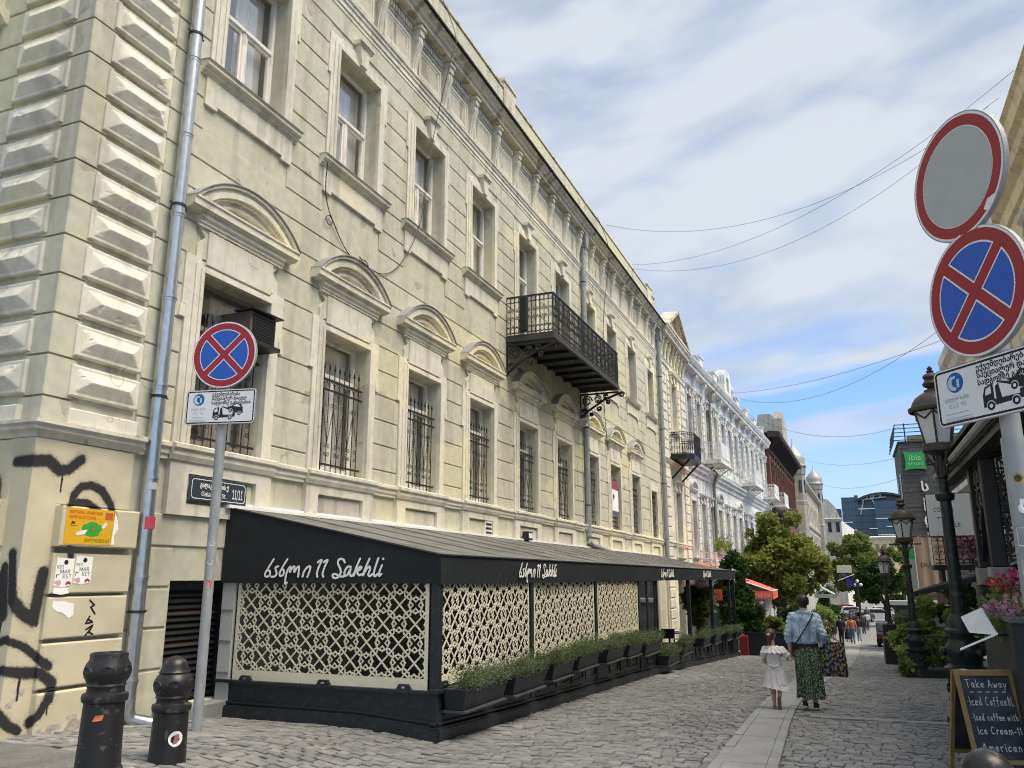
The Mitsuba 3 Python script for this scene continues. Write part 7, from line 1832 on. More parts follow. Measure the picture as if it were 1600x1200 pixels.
put('emblem', M().poly(Tf, Polygon([(.98 + .18 * x, gz + .30 + .26 * z) for x, z in [(-1, 0), (-.9, .35), (-.6, .6), (-.15, .75), (0, 1), (.15, .75), (.6, .6), (.9, .35), (1, 0)]]), .03, .05).box(Tf, .76, 1.2, gz + .25, gz + .28, .03, .05), plain(.08, .10, .05), tb)
tag(put('red_box', M().box(Frame(-4.3, 34.2, 0, 90), 0, .3, gz - .1, gz + .75, -.4, 0, .01), plain(.20, .015, .02)), 'dark red box between the terrace end and the black tub', 'box')
ra = thing('red_awning', 'red orange shop awning with lettered valance beyond the terrace', 'awning')
R0 = np.array([[-6.9, 38.5, 2.15], [-3.55, 41.2, .86], [-3.75, 46.5, .86], [-7.0, 44.5, 2.2]])
put('cloth', M().add(np.vstack([R0 - [0, 0, .03], R0]), BOXF), 'red_cloth', ra)
Va = Frame(-5.1, 40.95, 0, 82)
put('valance', M().box(Frame(-3.55, 41.2, 0, -2), 0, 5.3, .48, .86, -.02, .02).box(Frame(-4.6, 40.5, 0, 58), .0, 1.2, .50, .86, 0, .03), 'red_cloth', ra)
tx = M(); latin(tx, Frame(-4.45, 40.57, 0, 58), 'WINE BAR', .05, .58, .17, .031, .004, width=.95)
put('lettering', tx, plain(.6, .35, .3), ra)
put('edge_trim', M().tube(R0[[0, 1, 2]] + [0, 0, .0], .03, 5), 'white_paint', ra)
put('post', M().box(WORLD, -3.75, -3.66, -1.9, .5, -41.4, -41.3).box(WORLD, -4.4, -4.3, -1.9, .9, -40.9, -40.8), 'white_paint', ra)
sh = thing('shop_pavilion', 'white and glass shop pavilion under the red awning', 'kiosk')
put('wall', M().box(Frame(-6.9, 42.0, 0, 90), 0, 2.9, -2.1, 1.0, -4, 0), plain(.33, .34, .34), sh)
for q in range(3):
    put('window', M().box(Frame(-6.9, 42.0, 0, 90), .3 + q * .85, .9 + q * .85, -1.4, .3, 0, .03), plain(.12, .20, .20), sh)
put('lantern', M().sphere([-4.05, 41.0, .35], .10, 8).tube(np.array([[-4.05, 41.0, .4], [-4.05, 41.0, .8]]), .02, 5), 'frosted', sh)
rs_ = thing('red_hanging_sign', 'small red lettered sign hanging inside the far terrace opening', 'sign')
put('board', M().box(Frame(-5.9, 36.2, 0, 90), 0, .75, .55, 1.0, 0, .05), 'red_cloth', rs_)
tx = M(); latin(tx, Frame(-5.9, 36.2, 0, 90), 'WINE', .08, .66, .2, .051, .004, width=.58); put('lettering', tx, plain(.25, .03, .03), rs_)
ms = thing('menu_stand', 'small wooden framed chalk menu beside the yellowish shrub', 'sandwich board')
f_ = Frame(-2.05, 34.0, float(ground(-2, 34)), 90)
put('slate', M().box(f_, .03, .47, .2, 1.25, -.03, 0), 'board_slate', ms)
put('frame', M().poly(f_, sbox(0, .15, .5, 1.3).difference(sbox(.04, .2, .46, 1.25)), -.04, .02).box(f_, 0, .04, 0, .15, -.04, .02).box(f_, .46, .5, 0, .15, -.04, .02), 'old_wood', ms)
tent = thing('striped_canopy', 'grey striped cafe canopy behind the tree', 'canopy')
for q in range(7):
    a = np.array([[-3.6, 66 + q * .8, 1.5], [-1.35, 66.4 + q * .8, .25], [-1.35, 67.2 + q * .8, .25], [-3.6, 66.8 + q * .8, 1.5]])
    put('stripe', M().add(np.vstack([a - [0, 0, .05], a]), BOXF), plain(.30, .33, .33) if q % 2 else plain(.10, .13, .14), tent)
put('front_flap', M().box(Frame(-3.3, 65.7, 0, 90), .6, 2.1, .02, .30, -.05, 0), plain(.33, .34, .33), tent)
hs_ = thing('hanging_shop_sign', 'small white sign with gilded scrolls projecting from the pale house', 'sign')
put('board', M().box(Frame(-1.35, 88, 0, 90), 0, 1.35, 1.9, 2.6, 0, .1, .03), plain(.55, .53, .44), hs_)
put('scroll', M().tube(np.column_stack([scroll(-.9, 1.5, .35, 1.6), np.full(16, 88.0)])[:, [0, 2, 1]], .05, 5), plain(.16, .13, .10), hs_)
fg = thing('blue_flag', 'dark blue flag hanging over the far left side of the street', 'flag')
put('cloth', M().add(np.array([[-.55, 80, 1.9], [.1, 80, 1.6], [.15, 80.2, .75], [-.5, 80.1, .6], [-.55, 80.03, 1.9], [.1, 80.03, 1.6], [.15, 80.23, .75], [-.5, 80.13, .6]]), BOXF), plain(.03, .03, .16), fg)
put('pole', M().tube(np.array([[-1.2, 80, 1.2], [.2, 80, 1.75]]), .03, 5), 'white_paint', fg)
gl = thing('globe_lamp', 'far street lamp with three white globes under the pale tree', 'street lamp')
put('pole', M().tube(np.array([[.45, 92, -3.4], [.45, 92, 1.0]]), .08, 8), 'lamp_green', gl)
for dx, dz in ((-.3, .75), (0, 1.1), (.3, .75)):
    put('globe', M().sphere([.45 + dx, 92, dz], .17, 10), 'frosted', gl, smooth=True)
put('arm', M().tube(np.array([[.15, 92, .65], [.45, 92, .4], [.75, 92, .65]]), .03, 5), 'lamp_green', gl)


def hullpts(pts):
    return m3.Manifold.hull_points(np.asarray(pts, float))


def car(x, y, head, col, lab, kind='car'):
    """head: degrees that the nose is turned from +Y."""
    k = thing(kind if kind != 'car' else 'parked_car', lab, 'car')
    z = float(ground(x, y))
    F_ = Frame(x, y, z, head)                        # u along the car
    body = [(-2.1, .28), (-2.15, .55), (-2.1, .85), (-1.75, .95), (-1.2, 1.42), (-.9, 1.47), (.25, 1.45), (.45, 1.4), (1.05, .98), (1.9, .85), (2.1, .7), (2.12, .3)]
    m_ = M()
    pg = Polygon(body)
    for a in (-1.2, 1.2):
        pg = pg.difference(Point(a + .05, .30).buffer(.36))
    m_.poly(F_, pg.buffer(-.03).buffer(.03), -.82, .82)
    put('body', m_, col, k)
    gp = Polygon([(-1.55, .98), (-1.12, 1.36), (.25, 1.38), (.95, .98)])
    put('side_glass', M().poly(F_, gp, -.835, -.8).poly(F_, gp, .8, .835), plain(.02, .025, .03, .2), k)
    for a, b in (((-1.72, .99), (-1.24, 1.39)), ((.5, 1.37), (1.02, 1.01))):
        sg = -1 if a[0] < 0 else 1
        n_ = np.array([-(b[1] - a[1]), b[0] - a[0]]); n_ = n_ / np.hypot(*n_) * .015
        put('windscreen', M().poly(F_, Polygon([a, b, tuple(np.array(b) + n_), tuple(np.array(a) + n_)]).buffer(.004), -.68, .68), plain(.03, .04, .045, .2), k)
    for a in (-1.2, 1.2):
        for w in (-.84, .62):
            wh_ = put('wheel', M().tube(F_.at(np.array([[a + .05, .31, w], [a + .05, .31, w + .22]])), .31, 18), plain(.015, .015, .015), k)
            put('rim', M().tube(F_.at(np.array([[a + .05, .31, w - .005], [a + .05, .31, w + .225]])), .19, 14), 'zinc_pipe', wh_)
    for w in (-.78, .5):
        put('tail_light', M().box(F_, -2.17, -2.08, .62, .84, w, w + .28), 'sign_red', k)
        put('headlight', M().box(F_, 2.02, 2.12, .58, .74, w, w + .28), 'frosted', k)
    put('number_plate', M().box(F_, -2.175, -2.14, .45, .56, -.26, .26), 'white_paint', k)


car(1.95, 57.5, 2, plain(.01, .012, .016, .3), 'black car parked half behind the hedge on the right')
for q, (x, y, h, c, lab) in enumerate(((-.2, 118, 80, (.55, .56, .57), 'white car crossing at the end of the street, left of the others'), (3.6, 119, 84, (.5, .5, .5), 'silver car at the end of the street, right of the white one'), (.6, 106, 20, (.03, .03, .035), 'dark car nosing in at the end of the street'), (2.6, 110, 88, (.58, .58, .58), 'white car in the middle of the far row of cars'), (-.9, 127, 75, (.3, .05, .05), 'dark red car farthest down the street'))):
    car(x, y, h, plain(*c, .3), lab)


# ------------------------------------------------------------------ people
def bones(pairs, res=.02, it=8):
    """One continuous surface from hulls of spheres: pairs of ((point, radius), (point, radius))."""
    out = m3.Manifold()
    parts_ = []
    for a, b in pairs:
        s = []
        for (c, r) in (a, b):
            r3 = np.broadcast_to(np.asarray(r, float), 3)
            s.append(m3.Manifold.sphere(1.0, 16).scale(r3.tolist()).translate(list(map(float, c))))
        parts_.append(m3.Manifold.batch_hull(s))
    out = m3.Manifold.batch_boolean(parts_, m3.OpType.Add).refine_to_length(res)
    mm = out.to_mesh()
    t = trimesh.Trimesh(mm.vert_properties[:, :3], mm.tri_verts, process=True)
    trimesh.smoothing.filter_taubin(t, lamb=.5, nu=.53, iterations=it)
    return t


def loft(rings):
    """rings: list of (n, 3) loops of equal length."""
    r = np.array(rings); k, n = r.shape[:2]
    i, j = np.meshgrid(np.arange(k - 1), np.arange(n), indexing='ij')
    q = np.stack([i * n + j, i * n + (j + 1) % n, (i + 1) * n + (j + 1) % n, (i + 1) * n + j], -1).reshape(-1, 4)
    return r.reshape(-1, 3), np.vstack([q[:, [0, 1, 2]], q[:, [0, 2, 3]]])


def hand(o, wrist, direction, side, size, curl=.5):
    """Pairs for a palm, four fingers and a thumb; direction points from the wrist along the hand."""
    d = np.array(direction, float); d /= np.linalg.norm(d)
    s = np.array(side, float); s -= d * (s @ d); s /= np.linalg.norm(s)       # towards the thumb
    n = np.cross(d, s)
    w = np.array(wrist, float)
    pr = []
    k1 = w + d * .45 * size
    for q, (off, ln) in enumerate(((.16, .95), (.05, 1.0), (-.06, .95), (-.16, .78))):
        b = k1 + s * off * size
        pr.append(((w + s * off * .55 * size, .085 * size), (b, .075 * size)))
        l = ln * .40 * size
        m1 = b + (d * math.cos(curl) + n * math.sin(curl)) * l * .5
        m2 = m1 + (d * math.cos(2 * curl) + n * math.sin(2 * curl)) * l * .32
        m4 = m2 + (d * math.cos(2.7 * curl) + n * math.sin(2.7 * curl)) * l * .25
        pr += [((b, .058 * size), (m1, .052 * size)), ((m1, .052 * size), (m2, .048 * size)), ((m2, .048 * size), (m4, .042 * size))]
    t0 = w + s * .14 * size + d * .12 * size
    t1 = t0 + (s * .8 + d * .6) * .18 * size; t2 = t1 + (d * .9 + n * .4) * .17 * size
    pr += [((w + d * .1 * size, .08 * size), (t1, .062 * size)), ((t1, .062 * size), (t2, .05 * size))]
    return pr


def head_pairs(c, h, yaw=0.0):
    """Skull, jaw, nose, lips and ears; the face looks along +Y turned by yaw (radians, to the right)."""
    f = np.array([math.sin(yaw), math.cos(yaw), 0]); r = np.array([math.cos(yaw), -math.sin(yaw), 0]); u = np.array([0, 0, 1.0])
    c = np.array(c, float)
    P = lambda a, b, d_: c + r * a * h + f * b * h + u * d_ * h
    pr = [((P(0, -.06, .12), .36 * h), (P(0, .07, .10), .34 * h)), ((P(0, .06, .0), .31 * h), (P(0, .18, -.32), .14 * h)), ((P(-.10, .10, -.22), .14 * h), (P(.10, .10, -.22), .14 * h)),
          ((P(0, .38, .06), .035 * h), (P(0, .44, -.07), .05 * h)), ((P(-.06, .335, -.22), .03 * h), (P(.06, .335, -.22), .03 * h))]
    for sx in (-1, 1):
        pr.append(((P(sx * .35, -.02, .06), (.03 * h, .07 * h, .07 * h)), (P(sx * .34, .0, -.07), (.025 * h, .05 * h, .05 * h))))
    return pr, P


# --- the woman
wx, wy = -.735, 13.6
wz = float(ground(wx, wy)) + .016
Wp = lambda x, y, z: np.array([wx + x, wy + y, wz + z])
wo = thing('person', 'person in pale denim jacket and long green patterned skirt holding a child by the hand', 'person')
hp, HPt = head_pairs(Wp(.0, .03, 1.525), .235, -.05)
body = hp + [((Wp(0, -.01, 1.34), .062), (Wp(0, .01, 1.46), .056)), ((Wp(0, 0, 1.24), (.15, .10, .10)), (Wp(0, 0, 1.0), (.13, .095, .1))), ((Wp(0, 0, 1.0), (.13, .10, .1)), (Wp(0, 0, .88), (.165, .12, .1))),
             ((Wp(-.165, 0, 1.31), .06), (Wp(.165, 0, 1.31), .06)),
             ((Wp(-.185, 0, 1.30), .052), (Wp(-.245, -.02, 1.05), .042)), ((Wp(-.245, -.02, 1.05), .042), (Wp(-.235, .04, .83), .027)),
             ((Wp(.185, 0, 1.30), .052), (Wp(.25, -.04, 1.06), .042)), ((Wp(.25, -.04, 1.06), .042), (Wp(.265, .12, .92), .028)),
             ((Wp(-.085, 0, .86), .085), (Wp(-.07, .05, .48), .062)), ((Wp(-.07, .05, .48), .058), (Wp(-.075, -.04, .10), .034)),
             ((Wp(.085, 0, .86), .085), (Wp(.075, .06, .48), .062)), ((Wp(.075, .06, .48), .058), (Wp(.07, .03, .09), .034)),
             ((Wp(-.075, -.04, .10), .036), (Wp(-.075, .03, .05), .034)), ((Wp(.07, .03, .09), .036), (Wp(.075, .12, .04), .034))]
body += hand(None, Wp(-.235, .04, .83), (.02, .05, -1), (0.2, 1, 0), .175, .45)
body += hand(None, Wp(.265, .12, .92), (.05, .25, -1), (-.6, .8, 0), .175, 1.0)
bt = bones(body, .014, 6)
put('body', bt, 'skin', wo, smooth=True)
hr = [((HPt(0, -.12, .16), .40 * .235), (HPt(0, .02, .20), .355 * .225)), ((HPt(0, -.18, .02), .30 * .225), (HPt(0, -.10, -.18), .22 * .225)), ((HPt(-.2, -.08, .05), .2 * .225), (HPt(.2, -.08, .05), .2 * .225)), ((HPt(0, -.12, -.2), .24 * .235), (HPt(0, -.10, -.36), .17 * .235))]
put('hair', bones(hr, .02, 5), 'hair_dark', wo, smooth=True)
jk = [((Wp(-.155, 0, 1.325), .072), (Wp(.155, 0, 1.325), .072)), ((Wp(-.09, -.005, 1.27), (.10, .115, .10)), (Wp(-.085, 0, .96), (.10, .125, .06))), ((Wp(.09, -.005, 1.27), (.10, .115, .10)), (Wp(.085, 0, .96), (.10, .125, .06))), ((Wp(0, -.01, 1.30), (.14, .11, .09)), (Wp(0, -.005, .94), (.17, .125, .05))),
      ((Wp(-.18, 0, 1.31), .072), (Wp(-.25, -.02, 1.06), .066)), ((Wp(-.25, -.02, 1.06), .066), (Wp(-.243, .0, 1.0), .062)), ((Wp(-.243, .0, 1.01), .070), (Wp(-.243, .003, .985), .068)),
      ((Wp(.18, 0, 1.31), .072), (Wp(.255, -.04, 1.07), .066)), ((Wp(.255, -.04, 1.07), .066), (Wp(.262, .04, 1.0), .062)), ((Wp(.26, .03, 1.01), .069), (Wp(.262, .05, .99), .067)),
      ((Wp(-.06, -.02, 1.375), .06), (Wp(.06, -.02, 1.375), .06)), ((Wp(0, -.06, 1.38), .035), (Wp(0, -.05, 1.41), .03))]
jt = bones(jk, .016, 5)
v = np.array(jt.vertices)
fold = (meshkit.fbm(v * np.array([16, 16, 26]), 3, 3) - .5) * .024 - .006 + .004 * np.sin(v[:, 2] * 95 + v[:, 0] * 22) * (np.abs(v[:, 0] - wx) > .19)
jt.vertices = v + jt.vertex_normals * fold[:, None]
jk_ = put('jacket', jt, 'denim', wo, smooth=True)
jm = M()
jm.tube(np.array([Wp(-.155, -.120, 1.275), Wp(-.07, -.131, 1.255), Wp(.07, -.131, 1.255), Wp(.155, -.120, 1.275)]), .0035, 4)
for sx in (-1, 1):
    jm.tube(np.array([Wp(sx * .075, -.131, 1.25), Wp(sx * .062, -.142, .96)]), .0035, 4)
jm.tube(np.array([Wp(-.19, -.10, .965), Wp(-.08, -.137, .955), Wp(.08, -.137, .955), Wp(.19, -.10, .965)]), .004, 4)
put('seams', jm, plain(.13, .19, .27), jk_)
put('dark_top', loft([np.stack([wx + .178 * np.cos(t) * 1, wy + .120 * np.sin(t), np.full(36, wz + z)], 1) for z in (.95, .90, .85, .83) for t in [np.linspace(0, 2 * np.pi, 36, endpoint=False)]]), plain(.012, .014, .022), wo, smooth=True)
t_ = np.linspace(0, 2 * np.pi, 120, endpoint=False)
rg = []
for z, rx_, ry_, amp, oy in ((.885, .172, .122, .002, 0), (.82, .188, .138, .004, 0), (.70, .192, .146, .008, 0), (.50, .182, .150, .013, .0), (.34, .178, .155, .017, -.005), (.22, .183, .162, .020, -.01), (.16, .190, .168, .022, -.012)):
    fo = amp * np.sin(t_ * 17 + .7 * np.sin(t_ * 3)) + amp * .5 * np.sin(t_ * 7 + 1)
    rg.append(np.stack([wx + .012 + (rx_ + fo) * np.cos(t_), wy + oy + (ry_ + fo) * np.sin(t_), np.full(120, wz + z) + .012 * np.sin(t_ * 5 + 1) * (z < .2)], 1))
put('skirt', loft(rg), 'skirt_print', wo, smooth=True)
for (ax, ay, az), (bx_, by_, bz__), nm, pitch in (((-.075, -.06, .075), (-.075, .09, .035), 'shoe', 1), ((.072, .01, .045), (.078, .17, .035), 'shoe', 0)):
    s = put(nm, bones([((Wp(ax, ay, az + .01), (.036, .04, .045)), (Wp(bx_, by_, bz__), (.04, .05, .028)))], .012, 4), plain(.02, .022, .022), wo, smooth=True)
    put('sole', bones([((Wp(ax, ay - .012, az - .035), (.040, .045, .016)), (Wp(bx_, by_ + .01, bz__ - .022), (.043, .055, .014)))], .014, 2), plain(.68, .67, .62), s, smooth=True)
sb = M().tube(np.array([Wp(.135, -.06, 1.375), Wp(.10, -.125, 1.30), Wp(.02, -.143, 1.17), Wp(-.08, -.140, 1.02), Wp(-.165, -.10, .90), Wp(-.185, .0, .85)]), .0095, 6)
tag(put('crossbody_strap', sb, 'ink_black'), "thin black crossbody strap running diagonally over the denim jacket's back", 'strap')
tt = thing('tote_bag', 'black tote bag printed with colourful leaves hanging from the right hand', 'bag')
tv = []
for z, hw_, dd in ((.47, .172, .035), (.50, .185, .055), (.62, .188, .06), (.80, .178, .05), (.955, .172, .022), (.96, .168, .018)):
    t2 = np.linspace(0, 2 * np.pi, 48, endpoint=False)
    tv.append(np.stack([wx + .37 + .02 * (.7 - z) + hw_ * np.sign(np.cos(t2)) * np.abs(np.cos(t2)) ** .35, wy + .06 + dd * np.sign(np.sin(t2)) * np.abs(np.sin(t2)) ** .6 + .008 * np.sin(z * 40 + t2 * 3), np.full(48, wz + z) + .006 * np.sin(t2 * 4)], 1))
bv, bf = loft(tv)
nb = len(bv)
bv = np.vstack([bv, [[wx + .37, wy + .06, wz + .472]]])
bf = np.vstack([bf, [[nb, (j + 1) % 48, j] for j in range(48)]])
put('bag', (bv, bf), 'tote_print', tt, smooth=35)
for dy, nm in ((-.0, 0), (.04, 1)):
    put('handle', M().tube(smooth_line([Wp(.26, .03 + dy, .95), Wp(.25, .05 + dy, 1.02), Wp(.255, .10, 1.06), Wp(.29, .10, 1.06), Wp(.40, .06 + dy, 1.02), Wp(.49, .05 + dy, .95)], 2), .009, 6), plain(.12, .15, .14), tt)
sc1 = thing('pink_scarf', 'pale pink cloth tucked into the top of the tote bag', 'scarf')
put('cloth', bones([((Wp(.215, .02, .93), (.03, .03, .05)), (Wp(.235, .05, 1.05), (.022, .03, .05))), ((Wp(.235, .05, 1.05), (.02, .025, .04)), (Wp(.27, .06, .98), (.03, .03, .03)))], .012, 3), plain(.55, .36, .37), sc1, smooth=True)

# --- the girl
gx, gy = -1.20, 13.45
gz_ = float(ground(gx, gy)) + .012
Gp = lambda x, y, z: np.array([gx + x, gy + y, gz_ + z])
gi = thing('person', 'small girl in a white ruffled dress with a brown ponytail', 'person')
hp, HPg = head_pairs(Gp(-.03, .02, 1.035), .20, .25)
whand = Wp(-.232, .055, .70) - np.array([gx, gy, gz_])
body = hp + [((Gp(-.01, 0, .87), .042), (Gp(-.02, .01, .96), .040)), ((Gp(0, 0, .80), (.095, .07, .07)), (Gp(0, 0, .58), (.095, .075, .08))), ((Gp(-.11, 0, .845), .04), (Gp(.11, 0, .845), .04)),
             ((Gp(.125, 0, .84), .034), (Gp(.19, .02, .74), .029)), ((Gp(.19, .02, .74), .029), (Gp(whand[0] - .045, .06, whand[2] + .005), .020)),
             ((Gp(-.125, 0, .84), .034), (Gp(-.15, .06, .68), .028)), ((Gp(-.15, .06, .68), .028), (Gp(-.12, .16, .62), .020)),
             ((Gp(-.05, 0, .55), .058), (Gp(-.045, .03, .30), .042)), ((Gp(-.045, .03, .30), .042), (Gp(-.04, .0, .065), .024)), ((Gp(-.04, .0, .055), .026), (Gp(-.05, .10, .03), .024)),
             ((Gp(.05, 0, .55), .058), (Gp(.055, .06, .31), .042)), ((Gp(.055, .06, .31), .040), (Gp(.045, -.10, .15), .025)), ((Gp(.045, -.11, .15), .027), (Gp(.045, -.10, .05), .025))]
body += hand(None, Gp(whand[0] - .045, .06, whand[2] + .005), (1, .02, -.25), (0, 1, .3), .115, .75)
body += hand(None, Gp(-.12, .16, .62), (.1, .6, -.4), (.6, .3, .3), .11, .5)
put('body', bones(body, .012, 6), 'skin', gi, smooth=True)
h_ = .20
put('hair', bones([((HPg(0, -.12, .15), .38 * h_), (HPg(0, .02, .20), .36 * h_)), ((HPg(0, -.16, .0), .30 * h_), (HPg(0, -.12, -.16), .22 * h_)), ((HPg(.02, -.46, .16), .13 * h_), (HPg(.03, -.52, .0), .17 * h_)), ((HPg(.03, -.52, .0), .17 * h_), (HPg(.05, -.50, -.38), .17 * h_)), ((HPg(.05, -.50, -.38), .16 * h_), (HPg(.10, -.44, -.62), .05 * h_))], .014, 4), 'hair_brown', gi, smooth=True)
put('hair_tie', M().sphere(HPg(.02, -.50, .10), .03, 8), plain(.45, .30, .28), gi, smooth=True)
t_ = np.linspace(0, 2 * np.pi, 96, endpoint=False)
rg = []
for z, a, b, amp in ((.855, .085, .062, 0), (.80, .108, .082, .001), (.70, .104, .082, .003), (.60, .112, .09, .005), (.50, .132, .108, .008), (.40, .152, .126, .012), (.345, .163, .136, .016)):
    fo = amp * np.sin(t_ * 11 + z * 6) + amp * .4 * np.sin(t_ * 23)
    rg.append(np.stack([gx + (a + fo) * np.cos(t_), gy + (b + fo) * np.sin(t_), np.full(96, gz_ + z)], 1))
dr_ = put('dress', loft(rg), 'dress_white', gi, smooth=True)
rg = []
for q, (z, a, b) in enumerate(((.36, .160, .134), (.325, .178, .148), (.29, .192, .160), (.285, .196, .163))):
    fo = (.004 + .006 * q) * np.sin(t_ * 19 + q * .5)
    rg.append(np.stack([gx + (a + fo) * np.cos(t_), gy + (b + fo) * np.sin(t_), gz_ + z + .008 * q * np.sin(t_ * 19 + 1.3) * .5 + .02 * np.sin(t_ * 2)], 1))
put('hem_ruffle', loft(rg), 'dress_white', dr_, smooth=True)
for k_, (z0_, a0, b0, z1_, a1, b1) in enumerate(((.895, .062, .052, .80, .188, .135), (.90, .055, .048, .845, .135, .105))):
    rg = []
    for q, t0_ in enumerate(np.linspace(0, 1, 6)):
        a, b, z = a0 + (a1 - a0) * t0_, b0 + (b1 - b0) * t0_, z0_ + (z1_ - z0_) * t0_ ** 1.5
        fo = .010 * t0_ * np.sin(t_ * 15 + k_)
        rg.append(np.stack([gx + (a + fo) * np.cos(t_), gy - .005 + (b + fo) * np.sin(t_), gz_ + z + .010 * t0_ * np.sin(t_ * 15 + 1 + k_)], 1))
    put('collar_ruffle', loft(rg), 'dress_white', dr_, smooth=True)
for sx, e in ((1, (.185, .02, .765)), (-1, (-.155, .03, .76))):
    put('puff_sleeve', bones([((Gp(sx * .12, 0, .84), .055), (Gp(*e), .052))], .012, 4), 'dress_white', dr_, smooth=True)
bw = M()
for sx in (-1, 1):
    bw.tm(bones([((Gp(.0, -.10, .60), .012), (Gp(sx * .05, -.115, .62), (.018, .01, .022)))], .01, 2))
put('bow', bw, 'dress_white', dr_, smooth=True)
s1 = put('sandal', bones([((Gp(-.042, -.02, .012), (.028, .03, .010)), (Gp(-.05, .115, .010), (.031, .03, .009)))], .01, 2), plain(.42, .36, .30), gi, smooth=True)
put('strap', M().tube(np.array([Gp(-.072, .0, .02), Gp(-.05, .03, .06), Gp(-.02, .0, .02)]), .006, 5).tube(np.array([Gp(-.08, .09, .015), Gp(-.05, .095, .05), Gp(-.02, .09, .015)]), .006, 5), plain(.42, .36, .30), s1)
s2 = put('sandal', bones([((Gp(.045, -.142, .165), (.027, .010, .03)), (Gp(.045, -.135, .025), (.030, .010, .03)))], .01, 2), plain(.10, .07, .06), gi, smooth=True)
put('strap', M().tube(np.array([Gp(.018, -.13, .15), Gp(.045, -.075, .15), Gp(.072, -.13, .15)]), .006, 5), plain(.42, .36, .30), s2)


# --- people farther down the street
def stroller(x, y, hgt, lab, top, bottom, hair, skirt=False, hat=None, seed=0, ph=0.0):
    z = float(ground(x, y))
    s = hgt / 1.7
    Pp_ = lambda a, b, c: np.array([x + a * s, y + b * s, z + c * s])
    k = thing('person', lab, 'person')
    st_ = .10 + .05 * math.sin(ph)
    hp_, HP_ = head_pairs(Pp_(0, .02, 1.575), .225 * s, .2 * math.sin(seed))
    pr = hp_ + [((Pp_(0, 0, 1.4), .055 * s), (Pp_(0, 0, 1.5), .055 * s)), ((Pp_(-.06, 0, .9), .09 * s), (Pp_(-.08, st_, .5), .065 * s)), ((Pp_(-.08, st_, .5), .06 * s), (Pp_(-.08, st_ * .6, .08), .04 * s)), ((Pp_(-.08, st_ * .6, .07), .04 * s), (Pp_(-.08, st_ * .6 + .15, .04), .035 * s)),
                ((Pp_(.06, 0, .9), .09 * s), (Pp_(.08, -.01, .5), .065 * s)), ((Pp_(.08, -.01, .5), .06 * s), (Pp_(.08, -st_, .10), .04 * s)), ((Pp_(.08, -st_, .09), .04 * s), (Pp_(.08, -st_ + .13, .04), .035 * s)),
                ((Pp_(-.2, 0, 1.35), .05 * s), (Pp_(-.25, -.03, 1.08), .042 * s)), ((Pp_(-.25, -.03, 1.08), .04 * s), (Pp_(-.24, .08, .86), .03 * s)), ((Pp_(.2, 0, 1.35), .05 * s), (Pp_(.25, -.03, 1.08), .042 * s)), ((Pp_(.25, -.03, 1.08), .04 * s), (Pp_(.24, .06, .86), .03 * s)), ((Pp_(0, 0, 1.3), (.15 * s, .1 * s, .1 * s)), (Pp_(0, 0, .92), (.14 * s, .1 * s, .1 * s)))]
    pr += hand(None, Pp_(-.24, .08, .86), (0, .1, -1), (.3, 1, 0), .17 * s, .5) + hand(None, Pp_(.24, .06, .86), (0, .1, -1), (-.3, 1, 0), .17 * s, .5)
    put('body', bones(pr, .05, 3), 'skin', k, smooth=True)
    put('shirt', bones([((Pp_(-.16, 0, 1.38), .07 * s), (Pp_(.16, 0, 1.38), .07 * s)), ((Pp_(0, 0, 1.32), (.18 * s, .12 * s, .1 * s)), (Pp_(0, 0, .95), (.175 * s, .125 * s, .06 * s))), ((Pp_(-.19, 0, 1.36), .07 * s), (Pp_(-.25, -.03, 1.06), .058 * s)), ((Pp_(.19, 0, 1.36), .07 * s), (Pp_(.25, -.03, 1.06), .058 * s))], .05, 3), top, k, smooth=True)
    if skirt:
        t3 = np.linspace(0, 2 * np.pi, 28, endpoint=False)
        put('skirt', loft([np.stack([x + (a + .008 * np.sin(t3 * 8)) * s * np.cos(t3), y + a * .75 * s * np.sin(t3), np.full(28, z + zz * s)], 1) for zz, a in ((1.0, .16), (.8, .20), (.5, .22), (skirt, .24))]), bottom, k, smooth=True)
    else:
        put('trousers', bones([((Pp_(-.06, 0, .92), (.12 * s, .12 * s, .1 * s)), (Pp_(.06, 0, .92), (.12 * s, .12 * s, .1 * s))), ((Pp_(-.07, 0, .88), .105 * s), (Pp_(-.08, st_, .5), .08 * s)), ((Pp_(-.08, st_, .5), .08 * s), (Pp_(-.08, st_ * .6, .13), .06 * s)), ((Pp_(.07, 0, .88), .105 * s), (Pp_(.08, -.01, .5), .08 * s)), ((Pp_(.08, -.01, .5), .08 * s), (Pp_(.08, -st_, .15), .06 * s))], .05, 3), bottom, k, smooth=True)
    put('hair', bones([((HP_(0, -.1, .14), .38 * .225 * s), (HP_(0, .02, .2), .36 * .225 * s)), ((HP_(0, -.15, .0), .3 * .225 * s), (HP_(0, -.1, -.2), .2 * .225 * s))], .05, 2), hair, k, smooth=True)
    if hat:
        put('hat', M().lathe(x, y, [(.16 * s, z + 1.62 * s), (.17 * s, z + 1.63 * s), (.11 * s, z + 1.66 * s), (.105 * s, z + 1.74 * s), (.05 * s, z + 1.78 * s), (0, z + 1.785 * s)], 16), hat, k, smooth=50)
    for dy_, dx_ in ((st_ * .6, -.08), (-st_, .08)):
        put('shoe', bones([((Pp_(dx_, dy_ - .02, .05), .045 * s), (Pp_(dx_, dy_ + .16, .04), .042 * s))], .05, 2), plain(.03, .025, .025), k, smooth=True)


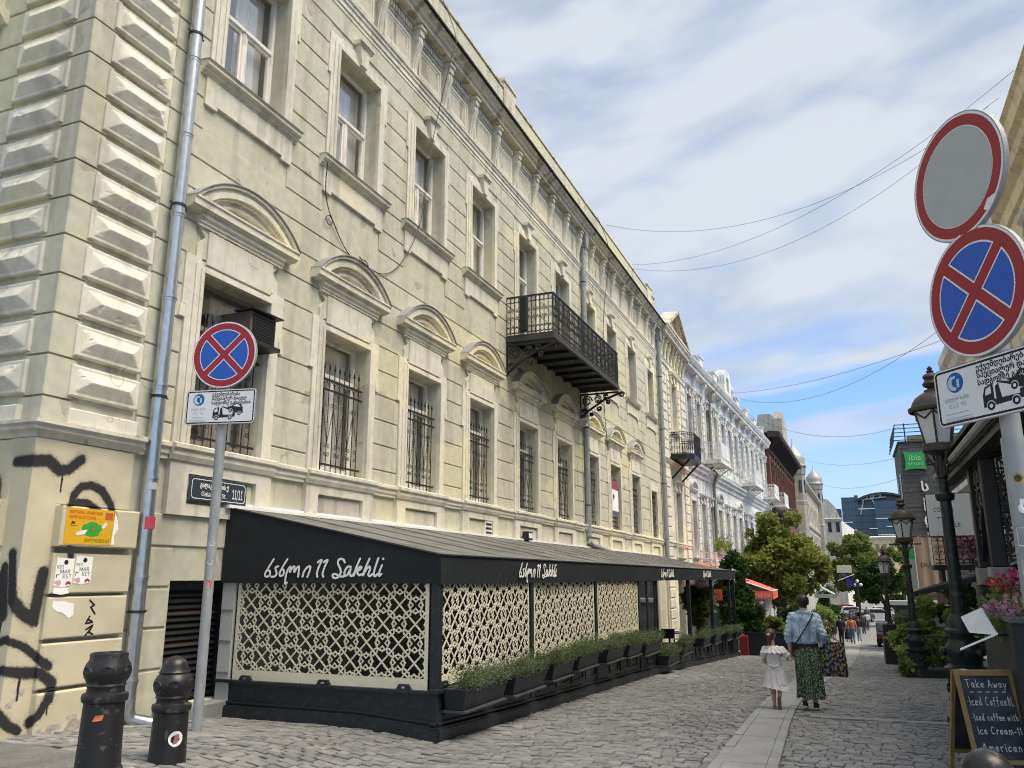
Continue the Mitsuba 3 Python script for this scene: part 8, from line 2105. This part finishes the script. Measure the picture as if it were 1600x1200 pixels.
stroller(-.30, 60.5, 1.74, 'person in an orange red shirt and blue jeans walking down the far street', plain(.50, .14, .09), plain(.10, .16, .24), 'hair_brown', seed=1)
stroller(-.98, 59.8, 1.74, 'person all in dark navy clothes beside the orange shirt', plain(.012, .013, .022), plain(.012, .012, .018), 'hair_brown', seed=2, ph=2)
stroller(-1.55, 66, 1.62, 'person in a purple grey top and dark skirt, left of the dark clothed one', plain(.12, .09, .15), plain(.015, .014, .02), 'hair_dark', .55, seed=3)
stroller(-2.15, 63.5, 1.64, 'person in an ochre brown long dress and white hat at the left side', plain(.10, .055, .035), plain(.28, .12, .025), 'hair_dark', .35, hat='white_paint', seed=4)
stroller(-.62, 63.5, 1.60, 'person in a long dark blue skirt half hidden between the navy and orange ones', plain(.3, .3, .32), plain(.015, .015, .04), 'hair_dark', .2, seed=5)
stroller(.12, 66, 1.72, 'person in black with light trousers just right of the orange shirt', plain(.015, .017, .02), plain(.22, .27, .30), 'hair_dark', seed=6, ph=1)
stroller(-1.75, 69, 1.60, 'person in a mauve top behind the white hat', plain(.20, .14, .25), plain(.10, .08, .12), 'hair_brown', seed=7, ph=3)
FAR = (((-.9, 78), 1.70, 'person in a pale shirt in the far crowd, leftmost', (.38, .36, .35), (.05, .05, .06)), ((-.2, 82), 1.68, 'person in black in the middle of the far crowd', (.015, .015, .017), (.02, .02, .025)), ((.55, 79), 1.75, 'person in dark grey at the right of the far crowd', (.05, .05, .06), (.03, .03, .04)), ((.95, 86), 1.7, 'person in white farthest right in the far crowd', (.5, .5, .5), (.06, .07, .1)), ((-.55, 90), 1.66, 'person in grey blue farthest back in the crowd', (.16, .19, .24), (.04, .04, .05)))
CR = random.Random(11)
for q in range(9):                                  # the small crowd near the cars
    c_ = CR.choice([(.02, .02, .03), (.35, .33, .32), (.12, .05, .05), (.08, .10, .16), (.45, .44, .42)])
    stroller(CR.uniform(-1.3, 1.6), CR.uniform(88, 108), CR.uniform(1.58, 1.8), 'far pedestrian, small and dim, in the crowd before the parked cars', plain(*c_), plain(.03, .03, .04), 'hair_dark', seed=30 + q, ph=q * 1.7)
    labels[[k for k in labels if k.startswith('person')][-1]]['group'] = 'pedestrians in the far crowd'
for q, ((x, y), hgt, lab, a, b) in enumerate(FAR):
    stroller(x, y, hgt, lab, plain(*a), plain(*b), 'hair_dark', seed=10 + q, ph=q)
